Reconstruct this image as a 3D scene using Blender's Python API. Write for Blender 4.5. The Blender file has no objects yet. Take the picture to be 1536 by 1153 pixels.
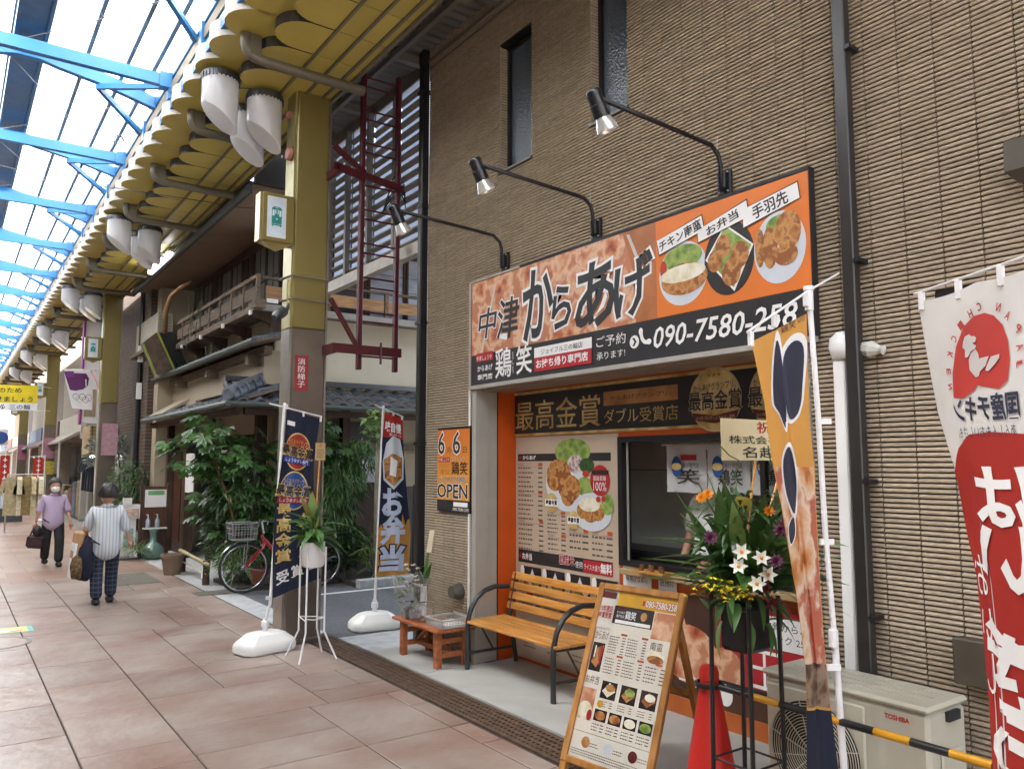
import bpy, bmesh, math, random
from mathutils import Vector, Matrix, Euler
sc = bpy.context.scene
col = sc.collection
rad = math.radians
V3 = Vector
# ------------------------------------------------------------------ camera, sky, sun, exposure
FPX, CX, CY, CAMH, HOR, VPX = 1190.0, 768.0, 576.5, 1.72, 695.0, -82.0
PITCH = math.atan((HOR - CY) / FPX)
YAW = math.atan((CX - VPX) / math.sqrt(FPX ** 2 + (HOR - CY) ** 2))
cam = bpy.data.cameras.new('camera'); camo = bpy.data.objects.new('camera', cam); col.objects.link(camo)
cam.sensor_width = 36.0; cam.lens = FPX / 1536 * 36; cam.clip_end = 3000; cam.clip_start = .05
camo.location = (0, 0, CAMH); camo.rotation_euler = (math.pi / 2 + PITCH, 0, -YAW)
sc.camera = camo
SUN_EL, SUN_AZ = rad(60), rad(-72)           # azimuth measured from +Y towards +X
world = bpy.data.worlds.new('World'); sc.world = world; world.use_nodes = True
nt = world.node_tree; bg = nt.nodes['Background']
sky = nt.nodes.new('ShaderNodeTexSky'); sky.sky_type = 'NISHITA'; sky.sun_disc = False
sky.sun_elevation = SUN_EL; sky.sun_rotation = SUN_AZ; sky.dust_density = 4.0; sky.air_density = 1.0; sky.ozone_density = 1.0
hs = nt.nodes.new('ShaderNodeHueSaturation'); hs.inputs['Saturation'].default_value = .45
nt.links.new(sky.outputs[0], hs.inputs['Color']); nt.links.new(hs.outputs[0], bg.inputs[0]); bg.inputs[1].default_value = .15
sun = bpy.data.lights.new('sun', 'SUN'); sun.energy = 5.0; sun.angle = rad(3); sun.color = (1, .97, .93)
suno = bpy.data.objects.new('sun', sun); col.objects.link(suno)
sd = V3((math.sin(SUN_AZ) * math.cos(SUN_EL), math.cos(SUN_AZ) * math.cos(SUN_EL), math.sin(SUN_EL)))
suno.rotation_euler = sd.to_track_quat('Z', 'Y').to_euler(); suno.location = (0, 0, 30)
vs = sc.view_settings; vs.view_transform = 'Standard'; vs.look = 'None'; vs.gamma = 1; vs.use_curve_mapping = False; vs.exposure = 2.55
sc.render.engine = 'CYCLES'
sc.cycles.use_denoising = True
sc.cycles.max_bounces = 10; sc.cycles.transparent_max_bounces = 24; sc.cycles.diffuse_bounces = 6; sc.cycles.sample_clamp_indirect = 6

# ------------------------------------------------------------------ pixel -> place helpers
_F = V3((math.sin(YAW) * math.cos(PITCH), math.cos(YAW) * math.cos(PITCH), math.sin(PITCH)))
_R = V3((math.cos(YAW), -math.sin(YAW), 0)); _U = _R.cross(_F); _C = V3((0, 0, CAMH))
def ray(x, y): return _F * FPX + _R * (x - CX) - _U * (y - CY)
def gz(x, y, z=0.0):
    d = ray(x, y); return _C + d * ((z - CAMH) / d.z)
def gx(x, y, X):
    d = ray(x, y); return _C + d * (X / d.x)
def gy(x, y, Y):
    d = ray(x, y); return _C + d * (Y / d.y)

# ------------------------------------------------------------------ mesh builder
class MB:
    def __init__(s): s.v = []; s.f = []; s.m = []
    def add(s, vs, fs, m=0):
        b = len(s.v); s.v += [tuple(v) for v in vs]; s.f += [tuple(i + b for i in f) for f in fs]; s.m += [m] * len(fs); return s
    def box(s, x0, x1, y0, y1, z0, z1, m=0):
        return s.add([(x0, y0, z0), (x1, y0, z0), (x1, y1, z0), (x0, y1, z0), (x0, y0, z1), (x1, y0, z1), (x1, y1, z1), (x0, y1, z1)],
                     [(3, 2, 1, 0), (4, 5, 6, 7), (0, 1, 5, 4), (1, 2, 6, 5), (2, 3, 7, 6), (3, 0, 4, 7)], m)
    def obox(s, c, size, rot=None, m=0):
        a, b, d = size[0] / 2, size[1] / 2, size[2] / 2; c = V3(c)
        Rm = Matrix.Identity(3) if rot is None else (rot if isinstance(rot, Matrix) else Euler(rot).to_matrix())
        vs = [c + Rm @ V3(p) for p in [(-a, -b, -d), (a, -b, -d), (a, b, -d), (-a, b, -d), (-a, -b, d), (a, -b, d), (a, b, d), (-a, b, d)]]
        return s.add(vs, [(3, 2, 1, 0), (4, 5, 6, 7), (0, 1, 5, 4), (1, 2, 6, 5), (2, 3, 7, 6), (3, 0, 4, 7)], m)
    def bar(s, p, q, w, h, m=0, up=(0, 0, 1)):
        p = V3(p); q = V3(q); d = (q - p).normalized(); u = V3(up)
        if abs(d.dot(u)) > .99: u = V3((1, 0, 0))
        a = d.cross(u).normalized(); b = a.cross(d)
        vs = [o + a * (i * w / 2) + b * (j * h / 2) for o in (p, q) for i, j in ((-1, -1), (1, -1), (1, 1), (-1, 1))]
        return s.add(vs, [(3, 2, 1, 0), (4, 5, 6, 7), (0, 1, 5, 4), (1, 2, 6, 5), (2, 3, 7, 6), (3, 0, 4, 7)], m)
    def tube(s, pts, r, n=8, m=0, caps=True):
        pts = [V3(p) for p in pts]; k = len(pts); rr = r if isinstance(r, (list, tuple)) else [r] * k
        vs = []; prev = None
        for i, p in enumerate(pts):
            d = (pts[min(i + 1, k - 1)] - pts[max(i - 1, 0)]).normalized()
            if prev is None:
                a = d.orthogonal().normalized()
            else:
                a = (prev - d * prev.dot(d)); a = a.normalized() if a.length > 1e-6 else d.orthogonal().normalized()
            prev = a; b = d.cross(a)
            for j in range(n):
                t = 2 * math.pi * j / n; vs.append(p + (a * math.cos(t) + b * math.sin(t)) * rr[i])
        fs = [(i * n + j, i * n + (j + 1) % n, (i + 1) * n + (j + 1) % n, (i + 1) * n + j) for i in range(k - 1) for j in range(n)]
        if caps: fs += [tuple(range(n))[::-1], tuple((k - 1) * n + j for j in range(n))]
        return s.add(vs, fs, m)
    def lathe(s, prof, c=(0, 0, 0), n=20, m=0, rot=None, sx=1, sy=1):
        c = V3(c); Rm = Matrix.Identity(3) if rot is None else (rot if isinstance(rot, Matrix) else Euler(rot).to_matrix()); vs = []
        for r, z in prof:
            for j in range(n):
                t = 2 * math.pi * j / n; vs.append(c + Rm @ V3((r * math.cos(t) * sx, r * math.sin(t) * sy, z)))
        k = len(prof)
        fs = [(i * n + j, i * n + (j + 1) % n, (i + 1) * n + (j + 1) % n, (i + 1) * n + j) for i in range(k - 1) for j in range(n)]
        if prof[0][0] > 1e-6: fs.append(tuple(range(n))[::-1])
        if prof[-1][0] > 1e-6: fs.append(tuple((k - 1) * n + j for j in range(n)))
        return s.add(vs, fs, m)
    def ball(s, c, r, n=12, k=8, m=0, rot=None):
        if not isinstance(r, (tuple, list)): r = (r, r, r)
        Rm = Matrix.Identity(3) if rot is None else Euler(rot).to_matrix()
        vs = []; c = V3(c)
        for i in range(k + 1):
            p = math.pi * i / k
            for j in range(n):
                t = 2 * math.pi * j / n
                vs.append(c + Rm @ V3((r[0] * math.sin(p) * math.cos(t), r[1] * math.sin(p) * math.sin(t), r[2] * math.cos(p))))
        return s.add(vs, [(i * n + j, (i + 1) * n + j, (i + 1) * n + (j + 1) % n, i * n + (j + 1) % n) for i in range(k) for j in range(n)], m)
    def prism(s, pts, d, m=0, mside=None):
        pts = [V3(p) for p in pts]; d = V3(d); n = len(pts)
        s.add(pts + [p + d for p in pts], [tuple(range(n))[::-1], tuple(range(n, 2 * n))], m)
        return s.add(pts + [p + d for p in pts], [(i, (i + 1) % n, n + (i + 1) % n, n + i) for i in range(n)], m if mside is None else mside)
    def grid(s, fn, nu, nv, m=0, thick=0):
        vs = [fn(i / nu, j / nv) for j in range(nv + 1) for i in range(nu + 1)]
        fs = [(j * (nu + 1) + i, j * (nu + 1) + i + 1, (j + 1) * (nu + 1) + i + 1, (j + 1) * (nu + 1) + i) for j in range(nv) for i in range(nu)]
        return s.add(vs, fs, m)
    def mesh(s, name, mats, smooth=False, bevel=0, weld=True):
        me = bpy.data.meshes.new(name); me.from_pydata(s.v, [], s.f)
        for mt in (mats if isinstance(mats, (list, tuple)) else [mats]): me.materials.append(mt)
        if any(s.m): me.polygons.foreach_set('material_index', s.m)
        if weld:
            bm = bmesh.new(); bm.from_mesh(me)
            bmesh.ops.remove_doubles(bm, verts=bm.verts, dist=1e-5)
            bmesh.ops.recalc_face_normals(bm, faces=bm.faces)
            if bevel:
                es = [e for e in bm.edges if len(e.link_faces) == 2 and e.calc_face_angle(0) > .6]
                bmesh.ops.bevel(bm, geom=es, offset=bevel, segments=1, affect='EDGES', clamp_overlap=True)
            bm.to_mesh(me); bm.free()
        if smooth is True: me.shade_smooth()
        elif smooth: 
            me.shade_smooth(); me.set_sharp_from_angle(angle=rad(smooth))
        return me
    def build(s, name, mats, parent=None, smooth=False, bevel=0, weld=True):
        return ob(name, s.mesh(name, mats, smooth, bevel, weld), parent)
def ob(name, me, parent=None, loc=None, rot=None):
    o = bpy.data.objects.new(name, me); col.objects.link(o)
    if loc is not None: o.location = loc
    if rot is not None: o.rotation_euler = rot
    if parent is not None: par(o, parent)
    return o
def par(o, p):
    o.parent = p
    if p.type == 'EMPTY': o.matrix_parent_inverse = Matrix.Translation(-p.location)
def tag(o, label, cat, group=None, kind=None):
    if label: o['label'] = label
    if cat: o['category'] = cat
    if group: o['group'] = group
    if kind: o['kind'] = kind
    return o
def T(name, label, cat, loc=(0, 0, 0), group=None):
    o = bpy.data.objects.new(name, None); col.objects.link(o); o.location = loc; o.empty_display_size = .1
    return tag(o, label, cat, group)
def S(o): o['kind'] = 'structure'; return o
def copy_tree(o, parent=None):
    c = o.copy(); col.objects.link(c)
    if parent is not None: c.parent = parent
    for ch in list(o.children): copy_tree(ch, c)
    return c
def dup(o, loc, rz=None, label=None):
    c = copy_tree(o); c.location = loc
    if rz is not None: c.rotation_euler = (0, 0, rz)
    if label: c['label'] = label
    return c

# ------------------------------------------------------------------ materials
def hx(s):
    s = s.lstrip('#'); c = [int(s[i:i + 2], 16) / 255 for i in (0, 2, 4)]
    return tuple(x / 12.92 if x <= .04045 else ((x + .055) / 1.055) ** 2.4 for x in c)
_mc = {}
def newmat(name):
    m = bpy.data.materials.new(name); m.use_nodes = True
    return m, m.node_tree.nodes, m.node_tree.links, m.node_tree.nodes['Principled BSDF']
def M(name, c, rough=.55, metal=0, var=.12, scale=6, bump=0, bscale=40, island=0, orand=0, stretch=None, spec=.5, coat=0, trans=0, c2=None, alpha=1, detail=4):
    if name in _mc: return _mc[name]
    if isinstance(c, str): c = hx(c)
    if isinstance(c2, str): c2 = hx(c2)
    m, N, L, b = newmat(name)
    tc = N.new('ShaderNodeNewGeometry'); mp = N.new('ShaderNodeMapping'); L.new(tc.outputs['Position'], mp.inputs[0])
    if stretch: mp.inputs['Scale'].default_value = stretch
    nz = N.new('ShaderNodeTexNoise'); nz.inputs['Scale'].default_value = scale; nz.inputs['Detail'].default_value = detail; L.new(mp.outputs[0], nz.inputs['Vector'])
    rp = N.new('ShaderNodeValToRGB'); rp.color_ramp.elements[0].position = .32; rp.color_ramp.elements[1].position = .68
    if c2 is None:
        a = [x * (1 - var) for x in c]; d = [min(1, x * (1 + var)) for x in c]
    else: a, d = c, c2
    rp.color_ramp.elements[0].color = (*a, 1); rp.color_ramp.elements[1].color = (*d, 1)
    L.new(nz.outputs['Fac'], rp.inputs[0]); out = rp.outputs[0]
    for amt, kind in ((island, 'i'), (orand, 'o')):
        if amt:
            if kind == 'i': g = N.new('ShaderNodeNewGeometry'); src = g.outputs['Random Per Island']
            else: g = N.new('ShaderNodeObjectInfo'); src = g.outputs['Random']
            mr = N.new('ShaderNodeMapRange'); mr.inputs[3].default_value = 1 - amt; mr.inputs[4].default_value = 1 + amt; L.new(src, mr.inputs[0])
            vm = N.new('ShaderNodeVectorMath'); vm.operation = 'SCALE'; L.new(out, vm.inputs[0]); L.new(mr.outputs[0], vm.inputs['Scale']); out = vm.outputs[0]
    L.new(out, b.inputs['Base Color'])
    b.inputs['Roughness'].default_value = rough; b.inputs['Metallic'].default_value = metal; b.inputs['Specular IOR Level'].default_value = spec
    b.inputs['Coat Weight'].default_value = coat; b.inputs['Transmission Weight'].default_value = trans; b.inputs['Alpha'].default_value = alpha
    if bump:
        n2 = N.new('ShaderNodeTexNoise'); n2.inputs['Scale'].default_value = bscale; n2.inputs['Detail'].default_value = 5; L.new(mp.outputs[0], n2.inputs['Vector'])
        bp = N.new('ShaderNodeBump'); bp.inputs['Strength'].default_value = bump; bp.inputs['Distance'].default_value = .01
        L.new(n2.outputs['Fac'], bp.inputs['Height']); L.new(bp.outputs[0], b.inputs['Normal'])
    _mc[name] = m; return m
def leafmat(name, c, c2, rough=.38, tr=.25):
    """leaf: colour differs leaf by leaf, some light passes through"""
    if name in _mc: return _mc[name]
    m = M(name, c, rough=rough, c2=c2, scale=3, island=.45, orand=.35)
    N = m.node_tree.nodes; L = m.node_tree.links; b = N['Principled BSDF']; o = N['Material Output']
    t = N.new('ShaderNodeBsdfTranslucent'); src = b.inputs['Base Color'].links[0].from_socket
    mx = N.new('ShaderNodeMixShader'); mx.inputs[0].default_value = tr; L.new(src, t.inputs[0])
    L.new(b.outputs[0], mx.inputs[1]); L.new(t.outputs[0], mx.inputs[2]); L.new(mx.outputs[0], o.inputs[0]); return m
def cloth(name, c, tr=.25, var=.05, rough=.8):
    if name in _mc: return _mc[name]
    m = M(name, c, rough=rough, var=var, scale=5, bump=.15, bscale=14)
    N = m.node_tree.nodes; L = m.node_tree.links; b = N['Principled BSDF']; o = N['Material Output']
    t = N.new('ShaderNodeBsdfTranslucent'); src = b.inputs['Base Color'].links[0].from_socket
    mx = N.new('ShaderNodeMixShader'); mx.inputs[0].default_value = tr; L.new(src, t.inputs[0])
    L.new(b.outputs[0], mx.inputs[1]); L.new(t.outputs[0], mx.inputs[2]); L.new(mx.outputs[0], o.inputs[0]); return m
def food(name, cols, scale=14, rough=.5):
    """printed food photograph: lumpy cells of colour"""
    if name in _mc: return _mc[name]
    m, N, L, b = newmat(name)
    tc = N.new('ShaderNodeTexCoord'); nz = N.new('ShaderNodeTexNoise'); nz.inputs['Scale'].default_value = scale * 1.3; nz.inputs['Detail'].default_value = 6
    ad = N.new('ShaderNodeVectorMath'); ad.operation = 'MULTIPLY_ADD'; ad.inputs[1].default_value = (.9 / scale,) * 3
    L.new(tc.outputs['Object'], nz.inputs['Vector']); L.new(nz.outputs['Color'], ad.inputs[0]); L.new(tc.outputs['Object'], ad.inputs[2])
    vo = N.new('ShaderNodeTexVoronoi'); vo.inputs['Scale'].default_value = scale; L.new(ad.outputs[0], vo.inputs['Vector'])
    n2 = N.new('ShaderNodeTexNoise'); n2.inputs['Scale'].default_value = scale * 4; n2.inputs['Detail'].default_value = 5; L.new(tc.outputs['Object'], n2.inputs['Vector'])
    mth = N.new('ShaderNodeMath'); mth.operation = 'MULTIPLY_ADD'; mth.inputs[1].default_value = .55; L.new(n2.outputs['Fac'], mth.inputs[0])
    m3 = N.new('ShaderNodeMath'); m3.operation = 'MULTIPLY'; m3.inputs[1].default_value = .9; L.new(vo.outputs['Distance'], m3.inputs[0]); L.new(m3.outputs[0], mth.inputs[2])
    rp = N.new('ShaderNodeValToRGB'); L.new(mth.outputs[0], rp.inputs[0]); e = rp.color_ramp.elements
    while len(e) < len(cols): e.new(.5)
    for i, c in enumerate(cols): e[i].position = .3 + .6 * i / (len(cols) - 1); e[i].color = (*hx(c), 1)
    L.new(rp.outputs[0], b.inputs['Base Color']); b.inputs['Roughness'].default_value = rough
    _mc[name] = m; return m
def gradm(name, c1, c2, axis=2, a=0, b_=1, rough=.5):
    if name in _mc: return _mc[name]
    m, N, L, b = newmat(name); tc = N.new('ShaderNodeTexCoord'); sp = N.new('ShaderNodeSeparateXYZ'); L.new(tc.outputs['Object'], sp.inputs[0])
    mr = N.new('ShaderNodeMapRange'); mr.inputs[1].default_value = a; mr.inputs[2].default_value = b_; L.new(sp.outputs[axis], mr.inputs[0])
    rp = N.new('ShaderNodeValToRGB'); rp.color_ramp.elements[0].color = (*hx(c1), 1); rp.color_ramp.elements[1].color = (*hx(c2), 1)
    L.new(mr.outputs[0], rp.inputs[0]); L.new(rp.outputs[0], b.inputs['Base Color']); b.inputs['Roughness'].default_value = rough; _mc[name] = m; return m
def wood(name, c, c2, stretch=(14, 14, 1.2), rough=.45, bump=.12):
    return M(name, c, c2=c2, rough=rough, stretch=stretch, scale=3, bump=bump, bscale=6, orand=.12, detail=6)
def glassm(name, tint=(.8, .85, .85), rough=.02, trans=.75):
    if name in _mc: return _mc[name]
    m, N, L, b = newmat(name); o = N['Material Output']; N.remove(b)
    g = N.new('ShaderNodeBsdfGlossy'); g.inputs['Roughness'].default_value = rough; t = N.new('ShaderNodeBsdfTransparent'); t.inputs[0].default_value = (*tint, 1)
    lw = N.new('ShaderNodeLayerWeight'); lw.inputs[0].default_value = .5; pw = N.new('ShaderNodeMath'); pw.operation = 'POWER'; pw.inputs[1].default_value = 5; fr = N.new('ShaderNodeMath'); fr.operation = 'MULTIPLY_ADD'; fr.inputs[1].default_value = .9; fr.inputs[2].default_value = .05
    L.new(lw.outputs['Facing'], pw.inputs[0]); L.new(pw.outputs[0], fr.inputs[0])
    mx = N.new('ShaderNodeMixShader'); L.new(fr.outputs[0], mx.inputs[0]); L.new(t.outputs[0], mx.inputs[1]); L.new(g.outputs[0], mx.inputs[2]); L.new(mx.outputs[0], o.inputs[0])
    _mc[name] = m; return m
def clearfilm(name, tint=(.93, .93, .93), hazef=.15, rough=.12):
    if name in _mc: return _mc[name]
    m, N, L, b = newmat(name); o = N['Material Output']; b.inputs['Base Color'].default_value = (.85, .85, .85, 1); b.inputs['Roughness'].default_value = rough
    t = N.new('ShaderNodeBsdfTransparent'); t.inputs[0].default_value = (*tint, 1)
    mx = N.new('ShaderNodeMixShader'); mx.inputs[0].default_value = hazef; L.new(t.outputs[0], mx.inputs[1]); L.new(b.outputs[0], mx.inputs[2]); L.new(mx.outputs[0], o.inputs[0])
    _mc[name] = m; return m

# ------------------------------------------------------------------ lettering
_gc = {}
def glyphs(body, bold=0.0, shear=0.0, space=1.0, line=1.0):
    key = (body, bold, shear, space, line)
    if key in _gc: return _gc[key]
    c = bpy.data.curves.new('txt', 'FONT'); c.body = body; c.size = 1; c.resolution_u = 2; c.offset = bold; c.shear = shear
    c.space_character = space; c.space_line = line; c.align_x = 'CENTER'; c.fill_mode = 'FRONT' if hasattr(c, 'fill_mode') else c.fill_mode
    o = bpy.data.objects.new('txt', c)
    me = o.to_mesh()
    vs = [(v.co.x, v.co.y) for v in me.vertices]; fs = [tuple(p.vertices) for p in me.polygons]
    o.to_mesh_clear(); bpy.data.objects.remove(o); bpy.data.curves.remove(c)
    _gc[key] = (vs, fs); return _gc[key]
class Pan:
    """flat (or gently curved) printed surface: pieces are laid in thin layers over it"""
    def __init__(s, parent, fn=None, O=None, U=None, V=None, N=None, step=.0012, cut=None):
        s.parent = parent; s.step = step; s.d = {}; s.cut = cut; s.O, s.U, s.V, s.N = O, U, V, N
        s.fn = fn or (lambda u, v, h: O + U * u + V * v + N * h)
    def add(s, pts, faces, mat, l, name):
        big = name != 'small_print'
        s.n = getattr(s, 'n', 0) + 1; lift = 3e-5 * (s.n % 30)
        mb = s.d.setdefault((name, mat.name, len(s.d) if big else 0), (MB(), mat))[0]
        if s.cut:
            bm = bmesh.new(); vv = [bm.verts.new((p[0], p[1], 0)) for p in pts]
            for f in faces:
                try: bm.faces.new([vv[i] for i in f])
                except ValueError: pass
            us = [p[0] for p in pts]; ws = [p[1] for p in pts]
            for ax, lo, hi, st in ((0, min(us), max(us), s.cut[0]), (1, min(ws), max(ws), s.cut[1])):
                k = math.floor(lo / st) + 1
                while k * st < hi:
                    co = [0, 0, 0]; no = [0, 0, 0]; co[ax] = k * st; no[ax] = 1
                    bmesh.ops.bisect_plane(bm, geom=bm.verts[:] + bm.edges[:] + bm.faces[:], plane_co=co, plane_no=no); k += 1
            bm.verts.index_update(); pts = [(v.co.x, v.co.y) for v in bm.verts]; faces = [tuple(v.index for v in f.verts) for f in bm.faces]; bm.free()
        mb.add([s.fn(p[0], p[1], l * s.step + lift) for p in pts], faces)
    def poly(s, pts, mat, l=1, name='print_block'): s.add(pts, [tuple(range(len(pts)))], mat, l, name)
    def rect(s, u0, v0, u1, v1, mat, l=1, name='print_block'): s.poly([(u0, v0), (u1, v0), (u1, v1), (u0, v1)], mat, l, name)
    def ell(s, cu, cv, ru, rv, mat, l=1, name='print_block', n=28, a0=0, a1=2 * math.pi):
        s.poly([(cu + ru * math.cos(a0 + (a1 - a0) * i / n), cv + rv * math.sin(a0 + (a1 - a0) * i / n)) for i in range(n)], mat, l, name)
    def text(s, body, u0, v0, u1, v1, mat, l=2, name='lettering', bold=0, shear=0, out=None, outb=.05, rot=0, flip=False, space=1, line=1, fit=True):
        vs, fs = glyphs(body, 0, shear, space, line)
        if not name.endswith('lettering'): name += '_lettering'
        if not vs: return
        xs = [p[0] for p in vs]; ys = [p[1] for p in vs]; x0, x1, y0, y1 = min(xs), max(xs), min(ys), max(ys)
        w, h = max(x1 - x0, 1e-4), max(y1 - y0, 1e-4); sx, sy = (u1 - u0) / w, (v1 - v0) / h
        if not fit: sx = sy = min(sx, sy)
        cu, cv = (u0 + u1) / 2, (v0 + v1) / 2; mx, my = (x0 + x1) / 2, (y0 + y1) / 2; cr, srr = math.cos(rot), math.sin(rot)
        def place(b, mt, ll, nm):
            v2, f2 = glyphs(body, b, shear, space, line); P = []
            for x, y in v2:
                a, d = (x - mx) * sx * (-1 if flip else 1), (y - my) * sy; P.append((cu + a * cr - d * srr, cv + a * srr + d * cr))
            s.add(P, f2, mt, ll, nm)
        if out is not None: place(bold + outb, out, l, name + '_outline'); l += 1
        place(bold, mat, l, name)
    def flush(s):
        r = []
        for (nm, _, _k), (mb, mt) in s.d.items():
            r.append(mb.build(nm, mt, s.parent, weld=False))
            if nm == 'small_print': r[-1]['kind'] = 'stuff'
        s.d = {}; return r
def wallpan(parent, X, step=.0012):
    """print surface on a plane X = const that faces -X; u grows to the right in the picture (-Y), v is height"""
    return Pan(parent, fn=lambda u, v, h: V3((X - h, -u, v)), step=step)
def pb(X, x0, y0, x1, y1):
    """photo rectangle -> (u0, v0, u1, v1) on the plane X"""
    xm, ym = (x0 + x1) / 2, (y0 + y1) / 2
    return (-gx(x0, ym, X).y, gx(xm, y1, X).z, -gx(x1, ym, X).y, gx(xm, y0, X).z)
# ================================================================== SETTING: ground, paving, street
rnd = random.Random(7)
XC = 0.5                                   # arcade centre line
m_joint = M('joint_dirt', (.05, .04, .034), .9, var=.3, scale=20)
m_pav = M('stamped_concrete', hx('#80655a'), .36, c2=hx('#9c9188'), scale=1.5, bump=1.0, bscale=6, orand=.1, detail=10)
m_asph = M('asphalt', (.085, .09, .1), .8, var=.25, scale=30, bump=.4, bscale=160)
m_conc = M('pale_concrete', (.38, .38, .355), .75, var=.1, scale=3, bump=.12, bscale=60, detail=8)
m_kerb = M('kerb_concrete', (.36, .37, .37), .8, var=.16, scale=9, bump=.2, bscale=60)
m_far = M('ground_far', (.22, .2, .18), .8, var=.15, scale=.6)
MB().add([(-400, -400, -.06), (400, -400, -.06), (400, 400, -.06), (-400, 400, -.06)], [(0, 1, 2, 3)]).build('ground', m_far)['kind'] = 'structure'
floor = S(MB().box(-2.4, 2.98, -4, 130, -.05, -.006).build('arcade_floor', m_joint))
def paver(x0, x1, y0, y1, p):
    j = .0055; x0 += j; x1 -= j; y0 += j; y1 -= j; c = .003; t = rnd.uniform(-.0012, .0012)
    cx, cy = (x0 + x1) / 2, (y0 + y1) / 2; a, b = (x1 - x0) / 2, (y1 - y0) / 2
    mb = MB().add([(-a, -b, -.02), (a, -b, -.02), (a, b, -.02), (-a, b, -.02), (-a, -b, -.003), (a, -b, -.003), (a, b, -.003), (-a, b, -.003), (-a + c, -b + c, t), (a - c, -b + c, t), (a - c, b - c, t), (-a + c, b - c, t)],
                  [(0, 1, 5, 4), (1, 2, 6, 5), (2, 3, 7, 6), (3, 0, 4, 7), (4, 5, 9, 8), (5, 6, 10, 9), (6, 7, 11, 10), (7, 4, 8, 11), (8, 9, 10, 11)])
    return ob('paver', mb.mesh('paver', m_pav, weld=False), p, (cx, cy, 0))
strips = [-1.59, -1.01, -.43, .15, .73, 1.31]
npv = 0
def run(x0, x1, ya, yb, ls):
    global npv
    y = ya
    while y < yb:
        l = rnd.choice(ls); paver(x0, x1, y, min(y + l, yb), floor); npv += 1; y += l
for i in range(len(strips) - 1): run(strips[i], strips[i + 1], [4.2, 4.2, 3.6, 3.2, 2.9][i] , 13.6, [.42, .55, .66, .8, .3, .95])
y = 2.6
while y < 13.6:                               # right-hand ashlar field 1.31 .. 2.96
    hgt = rnd.choice([.85, 1.1, .95]); k = rnd.random()
    if k < .35:
        xs = 1.31 + rnd.choice([.5, .62, .9]); paver(1.31, xs, y, y + hgt * .45, floor); paver(1.31, xs, y + hgt * .45, y + hgt, floor)
        xm = xs + rnd.choice([.45, .6]); paver(xs, xm, y, y + hgt, floor); paver(xm, 2.96, y, y + hgt * .6, floor); paver(xm, 2.96, y + hgt * .6, y + hgt, floor); npv += 5
    elif k < .7:
        xs = 1.31 + rnd.choice([.85, 1.05]); paver(1.31, xs, y, y + hgt, floor); paver(xs, 2.96, y, y + hgt * .4, floor); paver(xs, xs + .4, y + hgt * .4, y + hgt, floor); paver(xs + .4, 2.96, y + hgt * .4, y + hgt, floor); npv += 4
    else:
        xs = 1.31 + rnd.choice([.4, .55]); paver(1.31, xs, y, y + hgt, floor); paver(xs, xs + .66, y, y + hgt * .55, floor); paver(xs, xs + .66, y + hgt * .55, y + hgt, floor); paver(xs + .66, 2.96, y, y + hgt, floor); npv += 4
    y += hgt
fy = y
# beyond: the material takes over
m, N_, L_, b_ = newmat('paving_far'); _br = N_.new('ShaderNodeTexBrick'); _tc = N_.new('ShaderNodeTexCoord'); L_.new(_tc.outputs['Object'], _br.inputs[0])
_br.inputs['Color1'].default_value = (*hx('#8b6a5c'), 1); _br.inputs['Color2'].default_value = (*hx('#978374'), 1); _br.inputs['Mortar'].default_value = (.12, .09, .08, 1)
_br.inputs['Scale'].default_value = 1; _br.inputs['Brick Width'].default_value = .58; _br.inputs['Row Height'].default_value = .6; _br.inputs['Mortar Size'].default_value = .006
L_.new(_br.outputs[0], b_.inputs['Base Color']); b_.inputs['Roughness'].default_value = .42
MB().box(-2.4, 1.31, 13.6, 130, -.02, 0).box(1.31, 2.97, fy, 130, -.02, 0).box(-2.4, -1.59, -4, 13.6, -.02, 0).box(-1.59, 2.96, -4, 2.59, -.02, -.0005).build('paving_far', m, floor)
# side street
S(MB().box(3.29, 40, 7.62, 10.42, -.05, -.012).box(3.29, 4.8, 10.42, 11.06, -.05, -.012).build('side_street', m_asph))
S(MB().box(2.98, 3.29, 7.9, 11.2, -.05, -.004).build('street_edging', m_kerb))
apron = S(MB().box(3.29, 3.9, -4, 5.897, -.05, .008).box(3.29, 3.9, 5.91, 6.9, -.05, .008).box(3.84, 6.2, 2.6, 5.9, -.05, .004).build('shop_apron', m_conc))
gut = S(MB().box(3.29, 4.9, 6.905, 7.25, -.05, .002).box(4.905, 12, 6.905, 7.25, -.05, .002).box(3.29, 3.86, 7.255, 7.615, -.05, -.006).box(3.865, 12, 7.255, 7.615, -.05, -.006).build('street_gutter', m_kerb))
kb = S(MB().build('street_kerb', m_kerb))
for i in range(8):
    MB().box(4.81 + i * .6, 4.81 + i * .6 + .594, 10.43, 10.58, -.05, .1).build('kerb_stone', m_kerb, kb, bevel=.012)
S(MB().box(3.3, 4.8, 11.065, 12.2, -.05, .05).box(4.8, 12, 10.585, 12.2, -.05, .05).build('planting_bed', M('soil', (.06, .05, .04), .95, var=.4, scale=25, bump=.5, bscale=50)))
S(MB().box(2.98, 3.3, 11.2, 17.6, -.05, .0).box(3.3, 4.2, 12.2, 17.6, -.05, 0).build('house_verge', m_kerb))
# painted white edge line of the side street
S(MB().box(3.9, 12, 10.22, 10.3, -.012, -.008).build('road_marking', M('road_paint', (.6, .6, .58), .7, var=.2, scale=20)))
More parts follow.
